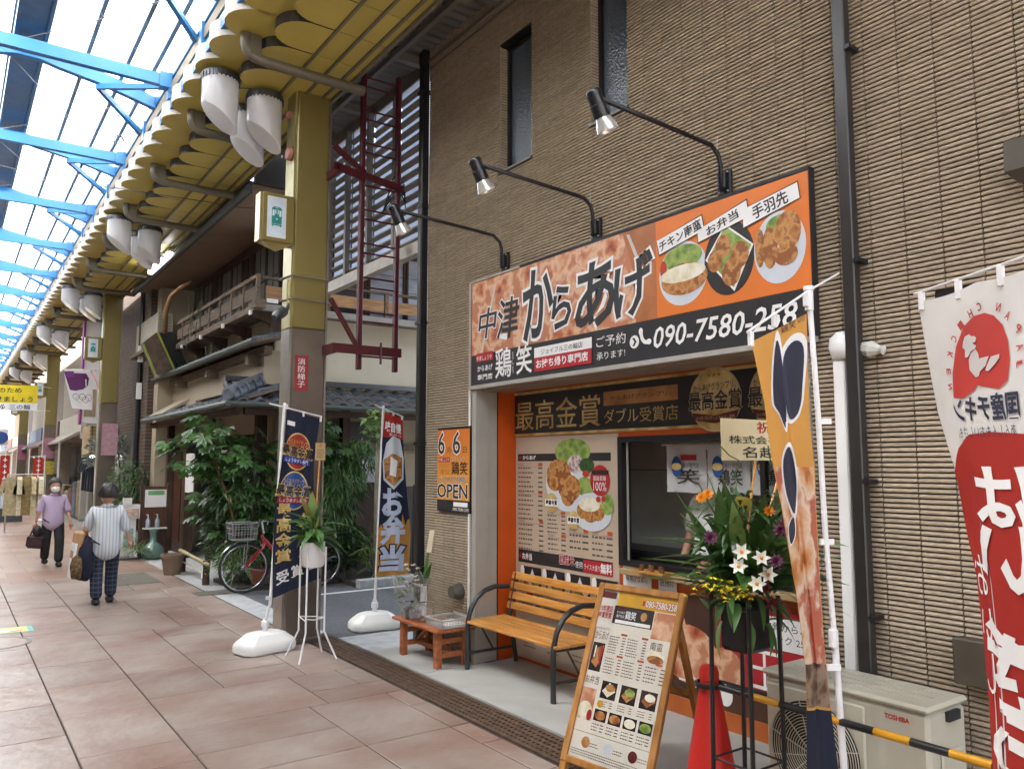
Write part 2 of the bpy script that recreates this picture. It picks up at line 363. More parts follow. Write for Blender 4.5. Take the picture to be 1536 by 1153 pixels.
# drain grating beside the paving
m_iron = M('grate_iron', hx('#5d4a3d'), .65, metal=.3, var=.3, scale=14, bump=.2, bscale=60)
dr = T('drain_grating', 'brown perforated drain grating strip between red paving and shop apron', 'drain', (3.13, 3.5, 0))
MB().box(2.98, 3.288, -3, 7.89, -.05, -.045).build('channel', M('drain_dark', (.015, .013, .012), .9), dr)
gm = MB()
for k in range(6): gm.box(-.145 + k * .05, -.145 + k * .05 + (.026 if k not in (0, 5) else .035), -.493, .493, -.03, 0)
for k in range(23): gm.box(-.145, .14, -.493 + k * .0443, -.493 + k * .0443 + .02, -.03, -.002)
gme = gm.mesh('grating', m_iron, weld=False)
for k in range(11): ob('grating', gme, dr, (3.1355, -2.5 + k * .99 + .0, 0))
# covers set in the paving
def cover(cx, cy, w, d, label):
    t = T('access_cover', label, 'cover', (cx, cy, 0)); MB().box(cx - w / 2, cx + w / 2, cy - d / 2, cy + d / 2, -.01, .004).build('frame', M('cover_steel', (.2, .19, .17), .5, metal=.6, var=.2), t)
    MB().box(cx - w / 2 + .03, cx + w / 2 - .03, cy - d / 2 + .03, cy + d / 2 - .03, 0, .008).build('lid', M('cover_plate', hx('#6d6a5f'), .55, metal=.4, var=.15, scale=12, bump=.3, bscale=80), t, bevel=.003)
    MB().box(cx - .07, cx + .07, cy - .02, cy + .02, .004, .0095).build('handle', M('cover_steel', (.2, .19, .17)), t)
cover(2.32, 13.2, .72, 1.3, 'flat grey steel access cover in the paving left of the bamboo rail')
cover(3.05, 11.15, .55, .36, 'dark grey rubber ramp plate on paving in front of the bicycle wheel')
mh = T('manhole_cover', 'round grey manhole ring in red paving at the left edge', 'manhole', (.48, 9.25, 0))
MB().lathe([(.31, -.01), (.31, .004), (.27, .004), (.27, -.01)], (.48, 9.25, 0), 40).build('ring', M('cover_steel', (.2, .19, .17)), mh)
MB().lathe([(.268, -.01), (.268, .003), (0, .003)], (.48, 9.25, 0), 40).build('lid', m_pav, mh)
st = T('floor_sticker', 'yellow and white floor sticker with teal edge above the manhole ring', 'sticker', (.45, 9.95, 0))
sp = Pan(st, fn=lambda u, v, h: V3((u, v, .002 + h)))
sp.rect(.1, 9.72, .85, 10.05, M('sticker_teal', hx('#5fb0a8'), .5), 1, 'border'); sp.rect(.1, 9.74, .8, 10.03, M('sticker_yellow', hx('#d8cf7a'), .5), 2, 'field')
sp.poly([(.3, 9.8), (.5, 9.78), (.7, 9.8), (.74, 9.86), (.6, 9.9), (.4, 9.88)], M('sticker_white', hx('#dfe2dc'), .5), 3, 'print_block')
sp.poly([(.62, 9.79), (.74, 9.8), (.76, 9.85), (.66, 9.83)], M('sticker_red', hx('#a8463a'), .5), 4, 'print_block'); sp.flush()

# ================================================================== ARCADE ROOF
m_blue = M('blue_steel', hx('#3480bc'), .38, var=.06, scale=3, orand=.05)
m_bar = M('grey_glazing_bar', hx('#7f8c92'), .45, metal=.3)
m_gut = M('roof_gutter_steel', hx('#4d6e86'), .35, metal=.5, var=.15)
def roofpanel():
    m, N, L, b = newmat('roof_sheet'); o = N['Material Output']; b.inputs['Base Color'].default_value = (.9, .9, .9, 1); b.inputs['Roughness'].default_value = .4
    t = N.new('ShaderNodeBsdfTransparent'); t.inputs[0].default_value = (.93, .95, .96, 1); tl = N.new('ShaderNodeBsdfTranslucent'); tl.inputs[0].default_value = (.95, .95, .95, 1)
    a = N.new('ShaderNodeMixShader'); a.inputs[0].default_value = .96; L.new(t.outputs[0], a.inputs[1]); L.new(tl.outputs[0], a.inputs[2])
    c = N.new('ShaderNodeMixShader'); c.inputs[0].default_value = .06; L.new(a.outputs[0], c.inputs[1]); L.new(b.outputs[0], c.inputs[2]); L.new(c.outputs[0], o.inputs[0]); return m
m_sheet = roofpanel()
roof = T('arcade_roof', 'sky-blue steel arcade roof with white translucent sheets overhead', 'roof', (XC, 20, 6))
Y0R, NB, PB = -2.0, 31, 2.8
def both(fn):
    for sgn in (1, -1): fn(lambda x: XC + sgn * x, sgn)
tie = MB().box(-1.36, 1.36, -.04, .04, -.06, .07).box(-1.36, -1.2, -.06, .06, -.08, .09).box(1.2, 1.36, -.06, .06, -.08, .09).mesh('tie_beam', m_blue)
pts = [(-1.36, 5.98), (-.75, 6.13), (-.3, 6.2), (-.12, 6.24), (.12, 6.24), (.3, 6.2), (.75, 6.13), (1.36, 5.98)]
rf = MB()
for a, b in zip(pts, pts[1:]):
    rf.add([(x, yy, z + dz) for x, z in (a, b) for yy in (-.045, .045) for dz in (0, .14)], [(0, 1, 3, 2), (4, 6, 7, 5), (0, 2, 6, 4), (1, 5, 7, 3), (0, 4, 5, 1), (2, 3, 7, 6)])
rfm = rf.mesh('rafter', m_blue)
brm = MB().bar((.7, 0, 6.1), (1.33, -.75, 5.98), .05, .06).bar((.7, 0, 6.1), (1.33, .85, 5.98), .05, .06).bar((-.7, 0, 6.1), (-1.33, -.75, 5.98), .05, .06).bar((-.7, 0, 6.1), (-1.33, .85, 5.98), .05, .06).mesh('brace', m_blue)
ribz = lambda x: 6.2 + .42 * (1 - abs(x) / 1.4)
def sheet(x0, x1):
    def f(u, v):
        x = x0 + (x1 - x0) * u; return (x, PB * (v - .5), ribz(x) + .02 + .006 * math.cos(v * 2 * math.pi * 18))
    return MB().grid(f, 2, 72).mesh('roof_sheet', m_sheet, weld=False)
cuts = [.16, .57, .95, 1.2, 1.5]
sheets = {}
for s in (1, -1):
    for a, b in zip(cuts, cuts[1:]): sheets[(s, a)] = sheet(s * a, s * b)
yend = Y0R + NB * PB
for k in range(NB):
    yt = 6.4 - 3 * PB + k * PB
    ob('tie_beam', tie, roof, (XC, yt, 5.98)); ob('rafter', rfm, roof, (XC, yt + .85, 0)); ob('brace', brm, roof, (XC, yt + .85, 0))
    if k < 12:
        for key in sheets: ob('roof_sheet', sheets[key], roof, (XC, yt + PB / 2, 0))
ys, ye = 6.4 - 3 * PB, 6.4 - 3 * PB + 31 * PB
fs_ = MB()
for s in (1, -1):
    for a, b in zip(cuts, cuts[1:]):
        y1_ = 6.4 - 3 * PB + 12 * PB
        fs_.add([(XC + s * a, y1_, ribz(a) + .02), (XC + s * b, y1_, ribz(b) + .02), (XC + s * b, ye, ribz(b) + .02), (XC + s * a, ye, ribz(a) + .02)], [(0, 1, 2, 3)])
fs_.build('roof_sheet', m_sheet, roof)
for s in (1, -1):
    for c in cuts:
        MB().box(XC + s * c - .022, XC + s * c + .022, ys, ye, ribz(c) - .05, ribz(c) + .012).build('glazing_bar', m_bar if c < 1.3 else m_blue, roof)
    xb = XC + s * 1.37
    MB().box(xb - .05, xb + .05, ys, ye, 6.02, 6.16).build('edge_beam', m_blue, roof)
    MB().box(xb - .05, xb + .05, ys, ye, 5.66, 5.78).build('edge_beam', m_blue, roof)
    MB().box(xb - s * .045 - .008, xb - s * .045 + .008, ys, ye, 5.84, 5.96).build('trim_strip', M('tan_trim', hx('#8d7f66'), .6), roof)
    pm = MB().box(-.045, .045, -.05, .05, 5.78, 6.02).mesh('post', m_blue)
    for k in range(36): ob('post', pm, roof, (xb - s * .03, 2.2 + k * 1.4, 0))
gt = MB().box(XC - .15, XC + .15, ys, ye, 6.46, 6.5).box(XC - .16, XC - .13, ys, ye, 6.4, 6.62).box(XC + .13, XC + .16, ys, ye, 6.4, 6.62)
gt.build('gutter', m_gut, roof)
MB().box(XC - .15, XC + .15, ys, ye, 6.6, 6.68).build('ridge_cap', m_gut, roof)
for k in range(3):
    pp = [V3((.2, 7.2 + k * 2.8, 6.3)), V3((1, 8.4 + k * 2.8, 6.12)), V3((1.85, 9.4 + k * 2.8, 6.05))]
    MB().tube(pp, .006, 5).build('tie_rod', M('thin_wire', (.12, .12, .12), .5), roof)
    MB().tube([V3((1.75, 7.2 + k * 2.8, 6.08)), V3((.9, 8.8 + k * 2.8, 6.18)), V3((.1, 10.2 + k * 2.8, 6.3))], .006, 5).build('tie_rod', M('thin_wire', (.12, .12, .12), .5), roof)
MB().tube([gy(0, 248, 12), gy(90, 272, 12), gy(180, 283, 12), gy(330, 306, 11)], .006, 5).build('tie_rod', M('thin_wire', (.12, .12, .12), .5), roof)
wr = MB()
for z in (0, .04): wr.tube([V3((1.62, 11.2 + z, 6.0)) + V3((.06 * math.cos(t), .02 * t * .1, .07 * math.sin(t) - .05)) for t in [i * .6 for i in range(14)]], .006, 5)
wr.build('cable_coil', M('thin_wire', (.12, .12, .12), .5), roof)

# ================================================================== CANOPIES over the shopfronts
m_yel = M('yellow_panel', hx('#c0b058'), .45, var=.07, scale=2.5, orand=.07)
m_white = M('aged_white_paint', hx('#b9b5aa'), .5, var=.12, scale=5)
m_dkg = M('grey_metal_and_rim_shade', hx('#5f6166'), .3, metal=.6, var=.1)
m_rib = M('grey_rib', hx('#77705f'), .5, metal=.2)
m_arm = M('olive_grey_tube', hx('#6c6656'), .42, metal=.2, var=.1)
def dprof(r, z0, h, mats=None):
    n = 28; rg = [(r * math.cos(2 * math.pi * i / n), r * math.sin(2 * math.pi * i / n)) for i in range(n)]
    return MB().add([(x, y, z0) for x, y in rg] + [(x, y, z0 + h) for x, y in rg], [(i, (i + 1) % n, n + (i + 1) % n, n + i) for i in range(n)], 1).add([(r * math.cos(t), r * math.sin(t), z0) for t in [2 * math.pi * i / 28 for i in range(28)]], [tuple(range(28))], 0)
PD = .505
def canopy(sgn, label, yA, yB, detail=True):
    fx = (lambda x: x) if sgn > 0 else (lambda x: 2 * XC - x)
    c = T('shopfront_canopy', label, 'canopy', (fx(2.4), 14, 5.5))
    disc = dprof(.275, 5.6, .17).mesh('disc', [m_yel, m_white], smooth=40)
    # inner scalloped panels, one step lower
    st = [(.0 - .0 + .25 * -math.sin(a), .245 * math.cos(a)) for a in [math.pi * i / 12 for i in range(13)]]
    sh = [(x, yv) for x, yv in st] + [(.2, -.245), (.2, .245)]
    def lobe():
        mb = MB(); P = [(x * sgn, yv, 5.5) for x, yv in sh]; n = len(P)
        mb.add(P, [tuple(range(n))], 0); mb.add(P + [(a, b, 5.6) for a, b, _ in P], [(i, (i + 1) % n, n + (i + 1) % n, n + i) for i in range(n)], 1); return mb
    lob = lobe().mesh('scallop_panel', [m_yel, m_dkg])  # rim sides in dark grey: their shade is put into the colour
    pans = [MB().box(*sorted((fx(a) - fx(0), fx(b) - fx(0))), -.247, .247, 5.5, 5.52).mesh('soffit_panel', m_yel) for a, b in ((2.585, 2.79), (2.805, 2.97), (2.985, 3.06))]
    k = 0; yy = yA
    while yy < yB:
        ob('disc', disc, c, (fx(2.045), yy, 0)); 
        ob('scallop_panel', lob, c, (fx(2.385), yy + PD / 2, 0))
        for p_ in pans: ob('soffit_panel', p_, c, (fx(0), yy + PD / 2, 0))
        yy += PD; k += 1
    MB().box(*sorted((fx(1.9), fx(3.08))), yA - .3, yB, 5.66, 5.8).build('deck', m_rib, c)
    MB().box(*sorted((fx(3.06), fx(3.09))), yA - .3, yB, 5.46, 6.02).build('rear_fascia', m_rib, c)  # rear fascia extended above the deck to keep a sun beam off the wall
    for x in (2.25, 2.578, 2.797, 2.977): MB().box(*sorted((fx(x) - .012, fx(x) + .012)), yA - .3, yB, 5.475 if x > 2.3 else 5.57, 5.512 if x > 2.3 else 5.61).build('rib', m_rib, c)
    am = MB().tube([V3((fx(x) - fx(0), 0, z)) for x, z in ((2.0, 5.62), (2.0, 5.5), (2.02, 5.44), (2.08, 5.4), (2.2, 5.385), (2.6, 5.38), (3.16, 5.38))], .05, 10)
    am.box(*sorted((fx(2.03) - fx(0), fx(2.13) - fx(0))), -.05, .05, 5.4, 5.59)
    amm = am.mesh('arm', m_arm, smooth=50)
    yy = 6.98 - 1.94 * 4
    while yy < yB: 
        if yy > yA: ob('arm', amm, c, (fx(0), yy, 0))
        yy += 1.94
    return c
canopy(1, 'mustard-yellow scalloped canopy with white disc edge above the shops', 1.25, 60)
canopy(-1, 'mustard-yellow scalloped canopy along the opposite side of the arcade', 1.25, 46)
# lamps: clusters of three slant-cut white cylinders
m_opal = M('opal_plastic', (.78, .78, .78), .18, var=.02, coat=.3)
_N = m_opal.node_tree.nodes; _L = m_opal.node_tree.links; _t = _N.new('ShaderNodeBsdfTranslucent'); _t.inputs[0].default_value = (.85, .85, .86, 1); _mx = _N.new('ShaderNodeMixShader'); _mx.inputs[0].default_value = .4
_L.new(_N['Principled BSDF'].outputs[0], _mx.inputs[1]); _L.new(_t.outputs[0], _mx.inputs[2]); _L.new(_mx.outputs[0], _N['Material Output'].inputs[0])
def lampmesh():
    mb = MB(); n = 28; r = .174; rows = []
    ring = [(r * math.cos(2 * math.pi * i / n), r * math.sin(2 * math.pi * i / n)) for i in range(n)]
    cut = lambda x: -.45 - .13 * (x / r)
    vs = [(x, yv, -.04) for x, yv in ring] + [(x, yv, cut(x) + .015) for x, yv in ring] + [(x * .95, yv * .95, cut(x * .95)) for x, yv in ring] 
    fs = [(i + a * n, (i + 1) % n + a * n, (i + 1) % n + (a + 1) * n, i + (a + 1) * n) for a in range(2) for i in range(n)] + [tuple(2 * n + i for i in range(n)), tuple(range(n))[::-1]]
    return mb.add(vs, fs)
glm = lampmesh().mesh('diffuser', m_opal, smooth=35)
cl = MB().lathe([(.18, -.06), (.18, 0), (.12, .02), (.12, .16), (0, .16)], (0, 0, 0), 28)
for i in range(28):
    t = 2 * math.pi * i / 28; cl.obox((.184 * math.cos(t), .184 * math.sin(t), -.05), (.012, .014, .05), (0, 0, t))
clm = cl.mesh('collar', m_dkg, smooth=35)
dsm = MB().lathe([(.12, .1), (.27, .1), (.27, .13)], (0, 0, 0), 28).mesh('reflector_plate', m_yel)
def lamps(yy, i):
    for j, (x, dy, zz) in enumerate(((2.02, 0, 5.57), (2.46, -.02, 5.47), (2.43, .44, 5.47))):
        who = ['outer', 'inner near', 'inner far'][j]
        where = ['by the nearest olive column', 'above the old wooden house', 'by the second olive column', 'just past the second olive column', 'by the third olive column', 'farthest down the arcade', 'beyond the third olive column'][min(i, 6)]
        t = T('pendant_lamp', 'white slant-cut %s lamp of the three %s' % (who, where), 'lamp', (x, yy + dy, zz), 'white canopy lamps')
        ob('diffuser', glm, t, (x, yy + dy, zz)); ob('collar', clm, t, (x, yy + dy, zz)); 
        if j: ob('reflector_plate', dsm, t, (x, yy + dy, zz - .06))
for i, yy in enumerate((7.86, 13.5, 19.5, 25.3, 31.1, 36.9)): lamps(yy, i)
# ================================================================== COLUMNS
m_olive = M('olive_enamel', hx('#827544'), .32, var=.05, scale=2, metal=.25)
m_steel = M('worn_steel', hx('#746a60'), .35, metal=.6, var=.14, scale=3, bump=.06, bscale=5)
m_steel2 = M('steel_edge', hx('#9a948a'), .3, metal=.7)
def column(y, label, sgn=1):
    fx = (lambda x: x) if sgn > 0 else (lambda x: 2 * XC - x)
    t = T('arcade_column', label, 'column', (fx(2.88), y + .15, 0), 'arcade columns')
    def bx(a, b, *r): return MB().box(*sorted((fx(a), fx(b))), *r)
    bx(2.72, 3.06, y, y + .3, 3.06, 5.52).build('upper_casing', m_olive, t, bevel=.012)
    bx(2.72, 3.06, y, y + .3, .0, 3.058).build('lower_casing', m_steel, t, bevel=.012)
    bx(2.7, 2.722, y + .03, y + .27, .0, 3.05).build('edge_plate', m_steel2, t); bx(2.7, 2.722, y + .03, y + .27, 3.065, 5.5).build('edge_plate', M('pale_olive', hx('#a39a68'), .3, metal=.4), t)
    bx(3.055, 3.075, y - .012, y + .04, .0, 5.5).build('corner_strip', m_steel2, t)
    bx(2.69, 3.09, y - .03, y + .33, .0, .05).build('base_plate', m_steel, t, bevel=.008)
    return t
c1 = column(7.57, 'nearest arcade column, olive above and steel below, with red vertical sign')
column(19.5, 'second arcade column in olive and steel, beside the purple banner')
column(31.6, 'third arcade column, behind the yellow street banner'); column(43.6, 'far arcade column at left edge, beyond the red pennants')
for k, y in enumerate((7.57, 19.5, 31.6)): column(y, ['nearest', 'second', 'third'][k] + ' olive and steel column on the opposite side of the arcade', -1)
# fittings on the nearest column
m_pink = M('detector_pink', hx('#a06a5e'), .5)
MB().lathe([(.07, 0), (.075, .02), (.06, .05), (0, .055)], (2.70, 7.68, 4.86), 20, rot=(0, -math.pi / 2, 0)).build('fire_bell', m_pink, c1, smooth=40)
MB().lathe([(.04, 0), (.04, .04), (.02, .06), (0, .06)], (2.70, 7.72, 5.28), 14, rot=(0, -math.pi / 2, 0)).build('detector', m_pink, c1, smooth=40)
MB().tube([(2.705, 7.65, 3.55), (2.705, 7.65, 3.25)], .028, 8).build('conduit', M('pale_olive', hx('#a39a68')), c1)
bd = MB()
for z in (3.58, 3.35): bd.tube([(2.69, 7.9, z + .02), (2.69, 7.55, z), (3.09, 7.55, z - .01), (3.09, 7.9, z)], .009, 6)
bd.build('strap', m_steel2, c1)
cm = MB().lathe([(.05, 0), (.055, .06), (.05, .12), (.03, .15), (0, .155)], (2.64, 7.6, 3.22), 14, rot=(0, -2.2, .4)); cm.tube([(2.70, 7.64, 3.3), (2.66, 7.61, 3.22)], .02, 8)
cm.build('camera_housing', M('dark_plastic', (.04, .045, .05), .35), c1, smooth=40)
rs = T('ladder_sign', 'small red vertical sign with white characters on the nearest column', 'sign', (2.85, 7.56, 2.4))
_a, _b = gy(443, 532, 7.562), gy(461, 586, 7.562)
MB().box(_a.x, _b.x, 7.558, 7.569, _b.z, _a.z).build('plate', M('sign_red', hx('#8e2a2c'), .4, var=.05), rs)
m_wht = M('print_white', (.8, .8, .79), .5, var=.02)
m_blk = M('print_black', (.02, .02, .022), .5, var=.05)
fp = Pan(rs, fn=lambda u, v, h: V3((u, 7.558 - h, v)))
fp.text('消\n防\n梯\n子', _a.x + .025, _b.z + .03, _b.x - .03, _a.z - .03, m_wht, 1, line=1.05); fp.flush()
# tram light boxes
def lightbox(x0, y, z0, label):
    t = T('light_box', label, 'sign', (x0 + .17, y + .07, z0), 'tram light boxes')
    MB().box(x0, x0 + .34, y, y + .16, z0, z0 + .5).build('casing', m_olive, t, bevel=.02)
    MB().add([(x0 + .03, y + .02, z0), (x0 + .3, y + .02, z0), (x0 + .3, y + .14, z0), (x0 + .03, y + .14, z0), (x0 + .17, y + .08, z0 - .07)], [(0, 1, 4), (1, 2, 4), (2, 3, 4), (3, 0, 4), (0, 3, 2, 1)]).build('drip_cap', M('pale_olive', hx('#a39a68')), t)
    MB().box(x0 - .014, x0 + .002, y + .01, y + .15, z0 + .01, z0 + .49).build('edge_plate', M('pale_olive', hx('#a39a68')), t)
    p = Pan(t, fn=lambda u, v, h: V3((x0 + u, y - .001 - h, z0 + v)))
    p.rect(.055, .05, .245, .46, M('box_rim', hx('#d8d4c4'), .4), 1, 'rim'); p.rect(.063, .06, .237, .45, M('box_face', hx('#c3cfda'), .3), 2, 'face')
    tm = M('tram_green', hx('#1c7f78'), .4); w2 = M('box_face', hx('#c3cfda'))
    p.poly([(.1, .17), (.2, .17), (.2, .34), (.192, .352), (.17, .36), (.13, .36), (.108, .352), (.1, .34)], tm, 3, 'emblem'); p.rect(.106, .158, .116, .171, tm, 3, 'emblem'); p.rect(.184, .158, .194, .171, tm, 3, 'emblem')
    for a, b in ((.106, .126), (.174, .194)): p.rect(a, .265, b, .325, w2, 4, 'emblem_window')
    p.rect(.133, .285, .143, .33, w2, 4, 'emblem_window'); p.rect(.157, .285, .167, .33, w2, 4, 'emblem_window'); p.rect(.136, .345, .164, .35, w2, 4, 'emblem_window'); p.ell(.15, .235, .009, .009, w2, 4, 'emblem_window', 12); p.rect(.103, .183, .197, .186, w2, 4, 'emblem_window')
    p.flush()
lightbox(2.375, 7.56, 3.88, 'olive light box with green tram emblem on the nearest column')
lightbox(2.36, 19.48, 4.0, 'olive light box with green tram emblem on the second column')
lightbox(2.36, 31.58, 4.0, 'small olive light box with green tram emblem behind the yellow banner')
lightbox(2.36, 43.58, 4.0, 'tiny farthest light box with green tram emblem below the yellow banner')
# ================================================================== KARAAGE SHOP BUILDING
W = 3.84
m_sid = M('siding_tile', hx('#8f7f6a'), .7, c2=hx('#ac9c87'), scale=5, stretch=(6, 5, 40), bump=.5, bscale=5, island=.1, orand=.1)
m_sidback = M('siding_joint', (.04, .033, .027), .95)
m_black = M('black_metal', (.02, .02, .022), .35, metal=.3, var=.1)
m_alu = M('grey_aluminium', hx('#a5a198'), .45, metal=.1, var=.05)
m_orange = M('orange_panel', hx('#c4500f'), .4, var=.05)
m_beige = M('beige_lintel', hx('#8d7c6c'), .5, var=.06)
shop = T('karaage_shop', 'brown tile-clad takeaway shop building with long food sign', 'building', (4.4, 3.5, 0))
OPEN = [(2.62, 5.93, -.1, 2.39), (5.12, 5.59, 4.28, 5.44), (3.97, 4.37, 4.28, 5.62), (.7, 1.89, 2.0, 2.54)]
YA, YB, ZB = -1.0, 6.88, 6.12
ycs = sorted({YA, YB} | {o[i] for o in OPEN for i in (0, 1)}); zcs = sorted({0.0, ZB} | {o[i] for o in OPEN for i in (2, 3) if o[i] > 0})
inop = lambda y, z: any(a < y < b and c < z < d for a, b, c, d in OPEN)
wb = MB()
for a, b in zip(ycs, ycs[1:]):
    for c, d in zip(zcs, zcs[1:]):
        if not inop((a + b) / 2, (c + d) / 2): wb.box(W + .016, W + .2, a, b, c, d)
wb.build('wall_core', m_sidback, shop, weld=False)
MB().box(W + .02, 9, YB - .02, YB, 0, ZB + .3).box(W + .02, 9, YA, YA + .2, 0, ZB + .3).box(8.8, 9, YA + .2, YB - .02, 0, ZB + .3).build('outer_wall', m_sidback, shop)
TP, TL = .025, .18
def tile(mb, y0, y1, z):
    mb.add([(W + .016, y0, z + .004), (W + .016, y1, z + .004), (W, y0, z + .005), (W, y1, z + .005), (W - .001, y0, z + .012), (W - .001, y1, z + .012), (W + .006, y0, z + .022), (W + .006, y1, z + .022), (W + .016, y0, z + .023), (W + .016, y1, z + .023)],
           [(0, 1, 3, 2), (2, 3, 5, 4), (4, 5, 7, 6), (6, 7, 9, 8), (0, 2, 4, 6, 8), (1, 9, 7, 5, 3)])
cells = []
nz_ = int(ZB / TP)
for j in range(int((YB - YA) / TL) + 1):
    y1 = 6.87 - j * TL; y0 = y1 - TL + .007
    for k in range(nz_):
        z = .0 + k * TP; segs = [(y0, y1)]
        for a, b, c, d in OPEN:
            if z + TP > c and z < d:
                ns = []
                for s0, s1 in segs:
                    if s1 <= a or s0 >= b: ns.append((s0, s1)); continue
                    if s0 < a - .01: ns.append((s0, a))
                    if s1 > b + .01: ns.append((b, s1))
                segs = ns
        for s0, s1 in segs: cells.append((s0, s1, z, len(segs) == 1 and s1 - s0 > TL - .012))
def keyf(c):
    ym, zm = (c[0] + c[1]) / 2, c[2]
    vis = c[3] and 1.42 < ym < 2.2 and .78 < zm < 3.4
    return (0 if vis else 1, abs(ym) ** 2 + (zm - 1.72) ** 2)
cells.sort(key=keyf)
tb = MB(); tile(tb, -(TL - .007) / 2, (TL - .007) / 2, 0); tmesh = tb.mesh('siding_tile', m_sid, weld=False)
for c in cells[:300]: ob('siding_tile', tmesh, shop, (0, (c[0] + c[1]) / 2, c[2]))
tb = MB()
for c in cells[300:]: tile(tb, *c[:3])
# window reveals clad in the same tiles
for a, b, c, d in OPEN[1:3]:
    for k in range(int((d - c) / TP)):
        z = c + k * TP
        tb.add([(W + .004, b, z + .003), (W + .11, b, z + .003), (W + .004, b - .006, z + .012), (W + .11, b - .006, z + .012), (W + .004, b - .003, z + .0225), (W + .11, b - .003, z + .0225)], [(0, 1, 3, 2), (2, 3, 5, 4)])
tb.build('siding', m_sid, shop, weld=False)['kind'] = 'stuff'
# patterned upper windows
def patglass():
    m, N, L, b = newmat('patterned_glass'); b.inputs['Base Color'].default_value = (.09, .12, .155, 1); b.inputs['Roughness'].default_value = .08; b.inputs['Specular IOR Level'].default_value = .9
    b.inputs['Coat Weight'].default_value = .6; b.inputs['Coat Roughness'].default_value = .05
    tc = N.new('ShaderNodeTexCoord'); v = N.new('ShaderNodeTexVoronoi'); v.inputs['Scale'].default_value = 60; L.new(tc.outputs['Object'], v.inputs['Vector'])
    bp = N.new('ShaderNodeBump'); bp.inputs['Strength'].default_value = .55; bp.inputs['Distance'].default_value = .006; L.new(v.outputs['Distance'], bp.inputs['Height']); L.new(bp.outputs[0], b.inputs['Normal']); return m
m_pg = patglass()
for i, (a, b, c, d) in enumerate(OPEN[1:]):
    fx0 = W + .11 if i < 2 else W + .04
    fr = MB().box(fx0 - .03, fx0 + .05, a, a + .035, c, d).box(fx0 - .03, fx0 + .05, b - .035, b, c, d).box(fx0 - .03, fx0 + .05, a + .035, b - .035, d - .035, d).box(fx0 - .03, fx0 + .05, a + .035, b - .035, c, c + .035)
    w = fr.build('window', m_black, shop)
    MB().box(fx0, fx0 + .01, a + .03, b - .03, c + .03, d - .03).build('pane', m_pg, w)
    MB().add([(W - .02, a - .01, c - .012), (W - .02, b + .01, c - .012), (W + .11, b + .01, c + .02), (W + .11, a - .01, c + .02), (W - .02, a - .01, c - .03), (W - .02, b + .01, c - .03), (W + .11, b + .01, c - .03), (W + .11, a - .01, c - .03)],
             [(0, 1, 2, 3), (4, 7, 6, 5), (0, 4, 5, 1), (1, 5, 6, 2), (2, 6, 7, 3), (3, 7, 4, 0)]).build('sill', M('sill_metal', (.12, .11, .1), .35, metal=.6), w)
    if i < 2: MB().box(W + .002, W + .12, a, b, d - .004, d + .012).build('lintel', m_black, w)
# eave, soffit strip above the wall
MB().box(W - .34, W + .3, YA, YB + .25, ZB + .0, ZB + .22).build('eave', M('eave_brown', hx('#6d645c'), .5, var=.06), shop, bevel=.01)
MB().box(W - .42, W - .34, YA, YB + .25, ZB - .02, ZB + .12).build('eave_gutter', m_dkg, shop)
MB().box(W - .006, W + .0, YA, YB, 5.83, 5.87).box(W - .004, W + .002, YA, YB, 5.75, 5.77).build('wall_trim', M('eave_brown', hx('#6d645c')), shop)
# shutter opening
MB().box(W - .035, W + .1, 5.905, 5.968, .008, 2.384).box(W + .1, W + .2, 5.915, 5.95, .008, 2.384).build('shutter_guide', m_alu, shop, bevel=.003); MB().box(W - .035, W + .07, 2.582, 2.635, .008, 2.384).build('shutter_guide', m_alu, shop, bevel=.003)
MB().box(W + .2, W + .212, 5.918, 5.96, .008, 2.38).build('guide_slot', m_black, shop)
MB().box(W + .212, 4.25, 5.912, 5.96, .008, 2.38).build('reveal', m_orange, shop)
MB().box(W - .03, W + .02, 2.6, 5.95, 2.385, 2.44).build('lintel', M('white_alu', hx('#b5b1aa'), .4, metal=.3), shop)
MB().box(W + .02, W + .3, 2.6, 5.95, 2.36, 2.43).box(W + .3, 4.24, 2.6, 5.95, 2.385, 2.43).build('shutter_box', m_beige, shop)
# recessed front: orange backing with the serving hatch
PX = 4.245
HY0, HY1, HZ0, HZ1 = 2.75, 4.53, .955, 1.925
fb = MB().box(PX, PX + .05, HY1, 5.925, .004, 2.385).box(PX, PX + .05, 2.6, HY0, .004, 2.385).box(PX, PX + .05, HY0, HY1, .004, HZ0).box(PX, PX + .05, HY0, HY1, HZ1, 2.385)
fb.build('front_panel', m_orange, shop)
hf = MB().box(PX - .03, PX + .06, HY1 - .05, HY1, HZ0, HZ1).box(PX - .03, PX + .06, HY0, HY0 + .05, HZ0, HZ1).box(PX - .03, PX + .06, HY0 + .05, HY1 - .05, HZ1 - .045, HZ1).box(PX - .03, PX + .06, HY0 + .05, HY1 - .05, HZ0, HZ0 + .04).box(PX, PX + .04, 3.2, 3.24, HZ0 + .04, HZ1 - .045)
hatch = hf.build('serving_hatch', m_black, shop)
MB().box(PX + .01, PX + .016, 4.455, 4.475, HZ0 + .04, HZ1 - .045).build('track', m_alu, hatch)
MB().box(PX + .012, PX + .018, HY0 + .05, 3.2, HZ0 + .04, HZ1 - .045).build('pane', glassm('clear_glass'), hatch)
MB().box(PX - .09, PX + .1, HY0, HY1 - .06, HZ0 - .055, HZ0 - .012).build('counter', M('counter_wood', hx('#a08a64'), .4, var=.1), shop, bevel=.006)
